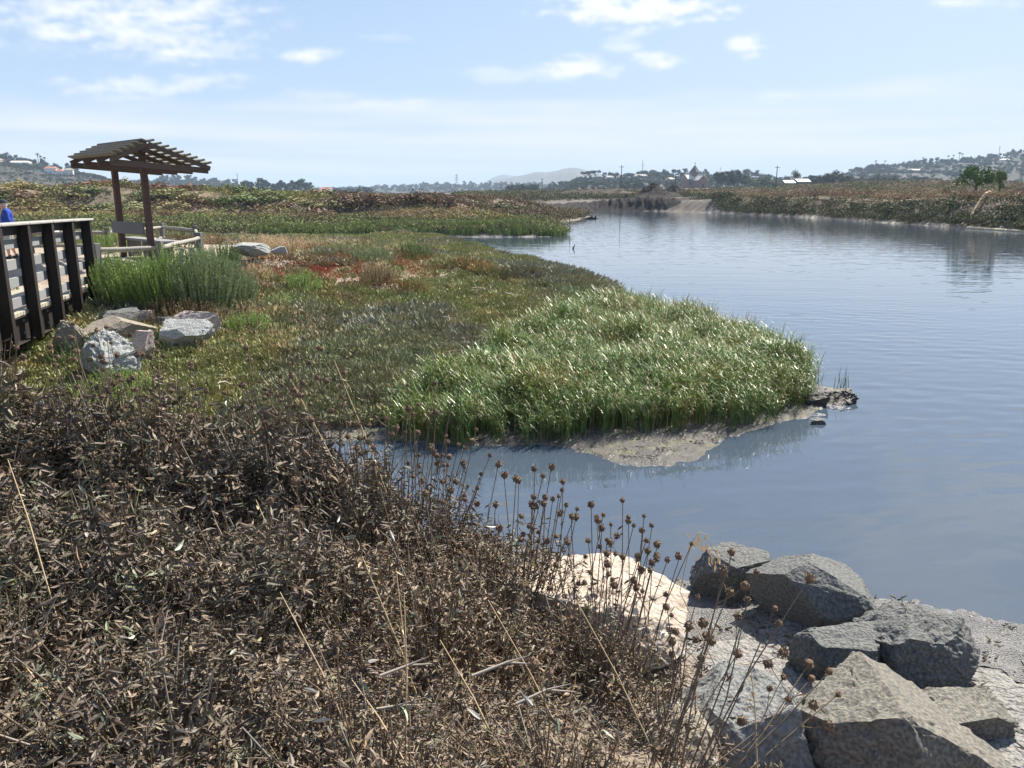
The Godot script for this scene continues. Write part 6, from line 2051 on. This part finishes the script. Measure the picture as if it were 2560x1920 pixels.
		part("roof", r.mesh(), mat(Color(0.82, 0.83, 0.84), 0.6), t)
	build_church()
	# poles and towers
	var grey_p := mat(Color(0.16, 0.15, 0.14), 0.8)
	var wood_p := mat(Color(0.06, 0.05, 0.045), 0.9)
	lattice_tower("lattice pylon above the flat brown embankment", onto(1142, 820), 19.0, grey_p)
	pole("mast standing behind the hazy trees beside the shelter", onto(597, 900), 24.0, [], grey_p, 0.45)
	pole("thin pole over the embankment near the dark lone bush", onto(1253, 520), 6.5, [0.9], wood_p)
	pole("pole at the far end of the embankment's trees", onto(1355, 480), 9.0, [0.92], wood_p, 0.22)
	pole("tall pole in front of the pines on the low hill", onto(1552, 380), 13.0, [0.93], wood_p, 0.24)
	pole("tall pole between the dirt piles and the church", onto(1687, 420), 12.0, [0.94], wood_p, 0.24)
	pole("tall pole between the orchard and the broad dark tree", onto(1938, 420), 13.0, [0.93], wood_p, 0.28)
	pole("mast on the crest of the low hill", hill_point(h3, 1604, 0.98), 22.0, [0.7], grey_p, 0.4)
	pole("thin mast on the low hill beside the church", hill_point(h3, 1797, 0.98), 14.0, [0.9], grey_p, 0.3)
	pole("tall mast on the crest of the dark wooded hill", hill_point(h4, 2483, 0.99), 19.0, [0.8, 0.9], grey_p, 0.4)
	pole("pale pole with guy rails at the foot of the villa hill", onto(48, 500), 9.0, [0.35], mat(Color(0.5, 0.5, 0.5), 0.6), 0.2)
	pole("second pale pole at the foot of the villa hill", onto(76, 520), 7.5, [0.2], mat(Color(0.5, 0.5, 0.5), 0.6), 0.2)
	pole("small pole near the yellow-green shrubs of the berm", onto(1022, 620), 5.0, [0.9], wood_p)
	# bare earth works on the far shore
	var earth := mat(Color(0.042, 0.036, 0.031), 0.95, M.mott, 0.8, M.t1, 12.0)
	var sand := mat(Color(0.085, 0.070, 0.056), 0.95, M.mott, 0.6, M.t1, 8.0)
	dirt_pile("tall pointed dark dirt pile on the far shore", gp(at(1632, 500, 206).x, 206), 5.2, 2.7, 61, earth)
	dirt_pile("broad lumpy dark dirt pile beside the pointed one", gp(at(1685, 500, 208).x, 208), 4.8, 2.3, 62, earth, "dirt_pile", 1.1)
	dirt_pile("low dark dirt heap in front of the two tall piles", gp(at(1652, 500, 199).x, 199), 5.5, 1.4, 63, earth, "dirt_pile", 1.3)
	dirt_pile("small dark mound left of the pointed dirt pile on the dike", gp(at(1567, 500, 212).x, 212), 1.6, 1.0, 64, earth)
	dirt_pile("little dark cone of earth at the far water's edge", gp(at(1597, 527, 184).x, 185.0), 1.4, 0.75, 65, earth)
	dirt_pile("smaller dark cone of earth at the far water's edge by the sandy slope", gp(at(1679, 527, 178).x, 176.5), 1.0, 0.6, 66, earth)
	var rg := MB.new()
	var rz := FastNoiseLite.new()
	rz.seed = 90; rz.frequency = 0.35; rz.fractal_octaves = 4
	var rp := gp(at(1500, 510, 187.5).x, 187.5)
	for i in 151:
		var f := i / 150.0
		var x := lerpf(at(1375, 510, 190).x, at(1665, 510, 190).x, f)
		var hh := (0.55 + 0.75 * f + 0.35 * rz.get_noise_2d(x * 1.2, 3.0)) * sin(PI * clampf(f, 0.04, 0.96)) ** 0.4
		var shore_d := 187.0
		if x > 15.3: shore_d = lerpf(187.0, 184.0, (x - 15.3) / 8.7)
		if x > 24.0: shore_d = lerpf(184.0, 178.6, (x - 24.0) / 7.7)
		for j in 15:
			var g := j / 14.0
			var z := -3.6 + 9.0 * g + shore_d
			var y := hh * pow(sin(PI * g), 0.8) * (1.0 + 0.6 * rz.get_noise_2d(x * 2.0, z * 2.0)) + 0.35 * absf(rz.get_noise_2d(x * 5.0, z * 4.0)) * sin(PI * g)
			rg.vert(Vector3(x, gh(x, z) - 0.12 + y, -z) - rp, Color.WHITE * (1.0 + 0.5 * rz.get_noise_2d(x * 3.0, z * 3.0)))
	for i in 150:
		for j in 14:
			var k := i * 15 + j
			rg.quad(k, k + 1, k + 16, k + 15)
	tag(part("spoil_ridge", rg.mesh(true), earth, self, Transform3D(Basis.IDENTITY, rp)), "long ragged dark spoil ridge along the far shore below the dirt piles", "dirt pile")
	dirt_pile("long low sandy embankment behind the dark spoil heaps", gp(at(1490, 500, 250).x, 250) , 9.0, 2.2, 71, sand, "embankment", 2.6)
	dirt_pile("bare eroded slope of the far shore beside the vehicle", gp(at(1745, 500, 188).x, 188), 5.0, 1.0, 72, sand, "sand_slope", 1.8)
	build_vehicle()
	# mid-distance cover
	var sm := []
	for i in 4: sm.append(shrub_mesh(300, 0.075))
	var twig := MB.new()
	for i in 6:
		var a := TAU * i / 6.0
		twig.tube([Vector3(0, -0.1, 0), Vector3(cos(a) * 0.18, 0.35, sin(a) * 0.18), Vector3(cos(a) * 0.34, 0.65, sin(a) * 0.34)], [0.02, 0.014, 0.006], 4, Color.WHITE, false)
	var twig_m := twig.mesh(true)
	var put := func(label: String, p: Vector3, w: float, h: float, col: String, group: String) -> void:
		var t := thing("shrub", label, "shrub", p, group)
		t.rotation.y = rnd(0, TAU)
		t.scale = Vector3(w, h, w)
		part("foliage", sm[rng.randi() % 4], M[col], t)
		part("stems", twig_m, M.bark, t)
	# the berm beyond the back channel
	var kinds := [["leaf_olive", "olive yellow shrub on the berm beyond the shelter"], ["leaf_gold", "golden shrub on the berm beyond the shelter"], ["leaf_brown", "dry brown shrub on the berm beyond the shelter"], ["leaf_rust", "rusty shrub on the berm beyond the shelter"], ["leaf_green", "fresh green shrub on the berm beyond the shelter"]]
	var near_what := func(u: float) -> String:
		if u < 210: return "behind the bridge railing"
		if u < 420: return "behind the shelter posts"
		if u < 600: return "behind the white rock"
		if u < 760: return "beyond the tall weed stalk"
		return "before the brown thicket"
	for i in 84:
		var u := -60.0 + 900.0 * (i + rng.randf()) / 84.0
		var row := i % 3
		var d: float = [98.5, 103.0, 109.0][row] + rnd(-1.5, 1.5)
		var q := n_mid.get_noise_2d(u * 0.09, row * 30.0)
		var k: Array = [["leaf_olive", "olive yellow"], ["leaf_green", "fresh green"], ["leaf_gold", "golden"], ["leaf_brown", "dry brown"], ["leaf_rust", "rusty"]][clampi(int((q + 0.42) * 6.0), 0, 4)]
		if u > 560 and row == 0: k = ["leaf_brown", "dry brown"] if i % 2 == 0 else ["leaf_grey", "dull grey-brown"]
		if u > 560 and row > 0: k = ["leaf_green", "fresh green"] if u < 700 else ["leaf_olive", "olive yellow"]
		var w := rnd(2.6, 5.4)
		var h := rnd(1.1, 2.2)
		var lab: String = ("broad " if w > 4.2 else ("tall " if h > 1.65 else "low ")) + k[1] + " shrub " + ["at the berm's foot ", "on the berm's face ", "on the berm's top "][row] + near_what.call(u)
		put.call(lab, onto(u, d) - Vector3(0, 0.25, 0), w, h, k[0], "shrubs on the berm")
	for i in 34:
		var u := 790.0 + 400.0 * (i + rng.randf()) / 34.0
		var far := i % 2 == 0
		put.call(("grey" if far else "brown") + " dry thicket shrub " + ("on top of the embankment" if far else "at the embankment's foot"), onto(u, 111.0 if far else 103.0) - Vector3(0, 0.3, 0), rnd(2.2, 3.6), rnd(1.4, 2.1) * (1.0 if far else 1.25), "leaf_grey" if far else "leaf_brown", "thicket shrubs on the embankment")
	for i in 22:
		var u := rnd(985, 1190)
		put.call("small dark green bush on the " + ("top" if i % 2 == 0 else "foot") + " of the stony mound", onto(u, 89.0 if i % 2 == 0 else 84.0) - Vector3(0, 0.1, 0), rnd(0.8, 1.9), rnd(0.4, 0.85), "leaf_mid" if i % 3 else "leaf_olive", "bushes on the stony mound")
	put.call("lone dark bush at the end of the brown embankment", onto(1257, 122), 4.6, 2.4, "leaf_mid", "")
	# right bank
	var bank_by := func(d: float) -> String:
		if d < 84: return "beside the floating boom"
		if d < 100: return "around the straw roll and sapling"
		if d < 120: return "just past the small green tree"
		if d < 145: return "below the greenhouses"
		return "where the bank meets the bare eroded slope"
	for i in 56:
		var f := rng.randf()
		var d := lerpf(70, 178, pow(f, 1.3))
		var ex := shore_x(d) + rnd(1.3, 3.4)
		if d > 83.0 and d < 91.5: continue
		put.call("dark green shrub low on the steep bank " + bank_by.call(d), gp(ex, d) - Vector3(0, 0.2, 0), rnd(1.4, 2.6), rnd(0.8, 1.5), "leaf_mid" if rng.randf() < 0.6 else "leaf_dark", "dark shrubs on the steep bank")
	put.call("single bright green shrub on the steep bank", gp(shore_x(92) + 3.0, 92.0), 2.2, 1.5, "leaf_fresh", "")
	for i in 40:
		var d := lerpf(72, 185, pow(rng.randf(), 1.2))
		put.call("dry brown shrub atop the steep bank " + bank_by.call(d), gp(shore_x(d) + rnd(5.0, 13.0), d) - Vector3(0, 0.2, 0), rnd(1.4, 3.2), rnd(0.5, 1.0), "leaf_brown" if rng.randf() < 0.6 else "leaf_grey", "dry shrubs on top of the steep bank")
	for i in 36:
		var u := rnd(1780, 2640)
		put.call("green-brown shrub scattered over the field behind the steep bank", onto(u, rnd(150, 330)) - Vector3(0, 0.2, 0), rnd(2.5, 5.5), rnd(0.9, 1.9), ["leaf_mid", "leaf_brown", "leaf_olive"][rng.randi() % 3], "field shrubs")
	# brush too dense to count
	var thick := MB.new()
	for k in 9: leaf_ball(thick, Vector3(rnd(-0.8, 0.8), rnd(0.12, 0.4), rnd(-0.8, 0.8)), Vector3(0.35, 0.25, 0.35), 16, 0.09, 0.3)
	var l := []
	var c := []
	for i in 9000:
		var d := 67.5 + 95.0 * pow(rng.randf(), 1.3)
		var u := rnd(-120, 1460)
		var x := at(u, 490, d).x
		var h := gh(x, d)
		if h < 0.06 or (h > 0.9 and rng.randf() < 0.45): continue
		var a := n_mid.get_noise_2d(x * 0.6, d * 0.6)
		var b := n_fine.get_noise_2d(x * 0.5, d * 0.5)
		var col := Color(0.165, 0.185, 0.07)
		if h > 0.7: col = Color(0.29, 0.25, 0.105).lerp(Color(0.18, 0.12, 0.075), smoothstep(-0.2, 0.3, a)).lerp(Color(0.20, 0.24, 0.08), smoothstep(0.1, 0.4, b))
		elif b > 0.2: col = Color(0.15, 0.125, 0.075)
		if u > 800 and d > 99: col = col.lerp(Color(0.14, 0.095, 0.065), 0.75)
		if d > 83 and d < 93 and u > 960 and u < 1180: col = col.lerp(Color(0.30, 0.22, 0.14), 0.6)
		if u > -60 and u < 330 and absf(d - 104 - 2.0 * sin(u * 0.02)) < 1.6 and rng.randf() < 0.85: continue
		l.append(turn_to(Vector3(x, h - 0.06, -d), rnd(0, TAU), rnd(0.7, 1.3) * (1.0 + (d - 66.0) * 0.006)))
		c.append(vary(col, 0.28))
	stuff(multi("marsh_brush", thick.mesh(), leaf_mat(0.75, 0.3, 0.25), self, l, c), "low marsh brush and dry scrub beyond the back channel", "brush")
	l = []
	c = []
	for i in 9500:
		var d := 68.0 + 330.0 * pow(rng.randf(), 1.7)
		var x := shore_x(d) + 0.9 + 260.0 * pow(rng.randf(), 2.2)
		if d > 200.0: x = at(rnd(1150, 2700), 490, d).x
		var off := x - shore_x(d)
		var a := n_mid.get_noise_2d(x * 0.4, d * 0.3)
		var col := Color(0.25, 0.19, 0.12).lerp(Color(0.185, 0.125, 0.085), smoothstep(-0.2, 0.3, a))
		if off < 4.2: col = Color(0.105, 0.12, 0.055).lerp(col, rng.randf() * 0.5)
		elif off < 6.5: col = Color(0.33, 0.25, 0.155)
		if off > 14.0 and a > 0.12: col = Color(0.14, 0.15, 0.06)
		if off > 14.0 and a < -0.25: col = Color(0.32, 0.245, 0.15)
		if d > 165.0 and d < 215.0 and x < 42.0: continue
		l.append(turn_to(gp(x, d, 0.05), rnd(0, TAU), rnd(0.7, 1.4) * (1.0 + (d - 68.0) * 0.008)))
		c.append(vary(col, 0.25))
	stuff(multi("field_brush", thick.mesh(), leaf_mat(0.75, 0.3, 0.25), self, l, c), "dry brown grass and scrub over the steep bank and field", "brush")
	# the two small trees on the steep bank
	tree("small green tree with a short trunk on top of the steep bank", onto(2437, 104) + Vector3(0, 0.2, 0), 4.9, 0, "leaf_fresh", "", 0.95)
	tree("slim yellow-green sapling at the top of the straw roll", onto(2496, 91) - Vector3(0, 0.1, 0), 3.4, 1, "leaf_green", "", 0.8)
	# straw roll draped down the bank and the boom along the water
	var sr := thing("straw_roll", "tan straw roll draped down the steep bank to the water", "erosion roll", gp(shore_x(84.0), 84.0))
	var straw := mat(Color(0.42, 0.32, 0.19), 0.9, M.mott, 2.0)
	var ps := []
	for i in 9:
		var f := i / 8.0
		var d := 84.0 + f * 6.5 + (0.4 if i == 0 else 0.0)
		var x := shore_x(84.0) - 0.3 + f * 6.8
		ps.append(Vector3(x, maxf(gh(x, d), 0.0) + 0.30 + 0.35 * sin(f * PI), -d) - sr.position)
	var rm := MB.new()
	var rr := []
	for i in 9: rr.append(0.15)
	rm.tube(ps, rr, 9, Color.WHITE)
	part("roll", rm.mesh(true), straw, sr)
	var boom := thing("floating_boom", "pale jointed boom lying along the water line below the straw roll", "boom", Vector3(shore_x(80.0), 0.1, -80.0))
	for i in 12:
		var d0 := 83.4 - i * 1.5
		var b := MB.new()
		b.tube([Vector3(shore_x(d0) - 0.25, 0.05, -d0) - boom.position, Vector3(shore_x(d0 - 1.4) - 0.25, 0.05, -(d0 - 1.4)) - boom.position], [0.13, 0.13], 9, vary(Color.WHITE, 0.1))
		part("float", b.mesh(true), mat(Color(0.50, 0.44, 0.30), 0.7), boom)
	# things standing in the water
	var wet := mat(Color(0.035, 0.03, 0.026), 0.6)
	var st := thing("marker_stick", "thin upright stick at the end of the low mud spit", "stick", on(1423, 580, 0.0))
	var s0 := MB.new()
	s0.tube([Vector3(0, -0.4, 0), Vector3(0.02, 0.8, 0), Vector3(0.06, 1.7, 0)], [0.03, 0.026, 0.018], 6, Color.WHITE)
	part("shaft", s0.mesh(true), mat(Color(0.12, 0.10, 0.08), 0.8), st)
	var mudp := on(1400, 578, 0.0)
	var snag := thing("snag", "short dark forked snag poking out of open water", "snag", on(1433, 622, 0.0))
	var s1 := MB.new()
	s1.tube([Vector3(-0.02, -0.3, 0), Vector3(0, 0.02, 0), Vector3(0.05, 0.14, 0), Vector3(0.10, 0.27, 0)], [0.05, 0.045, 0.035, 0.02], 6, Color.WHITE)
	s1.tube([Vector3(0.0, 0.02, 0), Vector3(-0.06, 0.07, 0.02)], [0.04, 0.03], 6, Color.WHITE)
	part("trunk", s1.mesh(true), wet, snag)
	var dw := thing("driftwood", "dark stranded driftwood with two stubs off the marsh point", "driftwood", on(1480, 547, 0.0))
	for k in 3:
		var s2 := MB.new()
		if k == 0: s2.tube([Vector3(-1.2, -0.1, 0), Vector3(-0.3, 0.16, 0.05), Vector3(0.5, 0.12, 0), Vector3(0.9, -0.1, 0)], [0.1, 0.18, 0.17, 0.1], 7, Color.WHITE)
		else: s2.tube([Vector3(-0.1 + 0.55 * (k - 1), 0.05, 0), Vector3(-0.02 + 0.55 * (k - 1), 0.35, 0), Vector3(0.02 + 0.55 * (k - 1), 0.5, 0)], [0.14, 0.12, 0.08], 7, Color.WHITE)
		part("log" if k == 0 else "stub", s2.mesh(true), wet, dw)
func shore_x(d: float) -> float:      # the right bank's water line
	for i in range(22, 29):
		var a: Vector2 = land_f[i]
		var b: Vector2 = land_f[i + 1]
		if d <= a.y and d >= b.y: return lerpf(a.x, b.x, (d - a.y) / (b.y - a.y))
	return 40.0
func build_church() -> void:
	var p := at(1737, 469, 690)
	var t := thing("church", "brick church with pale roofs and a dark conical tower roof", "church", p)
	t.rotation.y = 0.42
	t.scale = Vector3.ONE * 1.12
	var brick := mat(Color(0.20, 0.125, 0.10), 0.9)
	var roofm := mat(Color(0.52, 0.50, 0.46), 0.7)
	var slate := mat(Color(0.085, 0.088, 0.10), 0.7)
	var hole := mat(Color(0.03, 0.03, 0.035), 0.4)
	var gable := func(c: Vector3, w: float, dp: float, h: float, rise: float, along_x: bool) -> void:
		var m := MB.new()
		m.box(Transform3D(Basis.IDENTITY, c + Vector3(0, h * 0.5 - 1.0, 0)), Vector3(w, h + 2.0, dp), Color.WHITE, 0.05)
		var hw := w * 0.5
		var hd := dp * 0.5
		if along_x:
			for sx: float in [-1.0, 1.0]: m.tri3(c + Vector3(hw * sx, h, -hd), c + Vector3(hw * sx, h + rise, 0), c + Vector3(hw * sx, h, hd), Color.WHITE)
		else:
			for sz: float in [-1.0, 1.0]: m.tri3(c + Vector3(-hw, h, hd * sz), c + Vector3(0, h + rise, hd * sz), c + Vector3(hw, h, hd * sz), Color.WHITE)
		part("wall", m.mesh(), brick, t)
		for s: float in [-1.0, 1.0]:
			var r := MB.new()
			var o := 0.4
			if along_x:
				var sl := Vector3(0, rise, -s * hd)
				var q := Transform3D(Basis(Vector3.RIGHT, sl.normalized().cross(Vector3.RIGHT) * -1.0, sl.normalized()), c + Vector3(0, h + rise * 0.5 + 0.1, s * hd * 0.5))
				r.box(q, Vector3(w + o * 2.0, 0.25, sl.length() + 0.8), Color.WHITE, 0.03)
			else:
				var sl := Vector3(-s * hw, rise, 0)
				var q := Transform3D(Basis(Vector3.BACK, sl.normalized().cross(Vector3.BACK) * -1.0, sl.normalized()), c + Vector3(s * hw * 0.5, h + rise * 0.5 + 0.1, 0))
				r.box(q, Vector3(dp + o * 2.0, 0.25, sl.length() + 0.8), Color.WHITE, 0.03)
			part("roof", r.mesh(), roofm, t)
	gable.call(Vector3(0, 0, 3.5), 9.0, 13.0, 5.2, 4.0, false)
	gable.call(Vector3(0, 0, -1.0), 17.5, 7.6, 6.2, 3.2, true)
	var tw := MB.new()
	tw.tube([Vector3(0, 4, -1), Vector3(0, 11.0, -1)], [3.6, 3.6], 8, Color.WHITE)
	var tower := part("tower", tw.mesh(), brick, t)
	var cone := MB.new()
	cone.tube([Vector3(0, 10.9, -1), Vector3(0, 11.1, -1), Vector3(0, 16.4, -1)], [4.4, 4.3, 0.1], 8, Color.WHITE)
	part("tower_roof", cone.mesh(), slate, t)
	var cr := MB.new()
	cr.box(Transform3D(Basis.IDENTITY, Vector3(0, 17.4, -1)), Vector3(0.22, 2.2, 0.22), Color.WHITE, 0.02)
	cr.box(Transform3D(Basis.IDENTITY, Vector3(0, 17.7, -1)), Vector3(1.2, 0.22, 0.215), Color.WHITE, 0.02)
	part("cross", cr.mesh(), slate, t)
	for s: Array in [[-2.2, 3.6, 10.03, 0.8, 1.3], [2.2, 3.6, 10.03, 0.8, 1.3], [0.0, 1.2, 10.03, 2.2, 2.6], [0.0, 6.6, 10.03, 1.0, 1.0], [6.6, 3.0, 2.83, 1.0, 2.0], [-6.6, 3.0, 2.83, 1.0, 2.0]]:
		var w := MB.new()
		w.box(Transform3D(Basis.IDENTITY, Vector3(s[0], s[1], s[2])), Vector3(s[3], s[4], 0.08), Color.WHITE, 0.02)
		part("door" if s[3] == 2.2 else "window", w.mesh(), hole, t)
	for k in 8:
		var a := TAU * (k + 0.5) / 8.0
		var w := MB.new()
		w.box(Transform3D(Basis(Vector3.UP, -a + PI * 0.5), Vector3(cos(a) * 3.36, 9.6, -1 + sin(a) * 3.36)), Vector3(0.9, 1.1, 0.12), Color.WHITE, 0.02)
		part("window", w.mesh(), hole, tower)
func build_vehicle() -> void:
	var p := onto(1733, 214)
	var t := thing("utility_vehicle", "pale grey vehicle parked on the bare dirt beside the piles", "car", p)
	t.rotation.y = 0.5
	var paint := mat(Color(0.42, 0.45, 0.48), 0.35)
	var dark := mat(Color(0.02, 0.02, 0.022), 0.5)
	var b := MB.new()
	b.box(Transform3D(Basis.IDENTITY, Vector3(0, 0.62, 0)), Vector3(2.6, 0.55, 1.5), Color.WHITE, 0.1)
	b.box(Transform3D(Basis.IDENTITY, Vector3(-0.3, 1.22, 0)), Vector3(1.5, 0.10, 1.36), Color.WHITE, 0.03)
	for sx: float in [-1.0, 0.42]:
		for sz: float in [-0.62, 0.62]: b.beam(Vector3(sx, 0.85, sz), Vector3(sx + 0.06, 1.2, sz * 0.97), 0.07, 0.07, Color.WHITE)
	part("body", b.mesh(), paint, t)
	var g := MB.new()
	g.box(Transform3D(Basis.IDENTITY, Vector3(-0.28, 1.02, 0)), Vector3(1.36, 0.30, 1.26), Color.WHITE, 0.02)
	part("window", g.mesh(), dark, t)
	for sx: float in [-0.85, 0.85]:
		for sz: float in [-0.70, 0.70]:
			var w := MB.new()
			w.tube([Vector3(sx, 0.32, sz - 0.11), Vector3(sx, 0.32, sz + 0.11)], [0.33, 0.33], 16, Color.WHITE)
			part("wheel", w.mesh(), dark, t)
	var tr := thing("trailer", "small dark low trailer behind the pale grey vehicle", "trailer", onto(1752, 213))
	var q := MB.new()
	q.box(Transform3D(Basis.IDENTITY, Vector3(0, 0.5, 0)), Vector3(1.3, 0.4, 1.0), Color.WHITE, 0.05)
	part("bed", q.mesh(), dark, tr)
	for sz: float in [-0.5, 0.5]:
		var w := MB.new()
		w.tube([Vector3(0, 0.25, sz - 0.07), Vector3(0, 0.25, sz + 0.07)], [0.26, 0.26], 12, Color.WHITE)
		part("wheel", w.mesh(), dark, tr)
func _ready() -> void:
	rng.seed = 2024
	setup_view()
	print("sky ", Time.get_ticks_msec())
	setup_materials()
	print("materials ", Time.get_ticks_msec())
	build_ground()
	build_water()
	print("ground ", Time.get_ticks_msec())
	build_bridge()
	build_shelter()
	build_fence()
	build_sign()
	build_rocks()
	print("built ", Time.get_ticks_msec())
	build_person()
	print("person ", Time.get_ticks_msec())
	build_marsh()
	print("marsh ", Time.get_ticks_msec())
	build_shrubs()
	print("shrubs ", Time.get_ticks_msec())
	build_brush()
	print("brush ", Time.get_ticks_msec())
	build_far()
	print("far ", Time.get_ticks_msec())
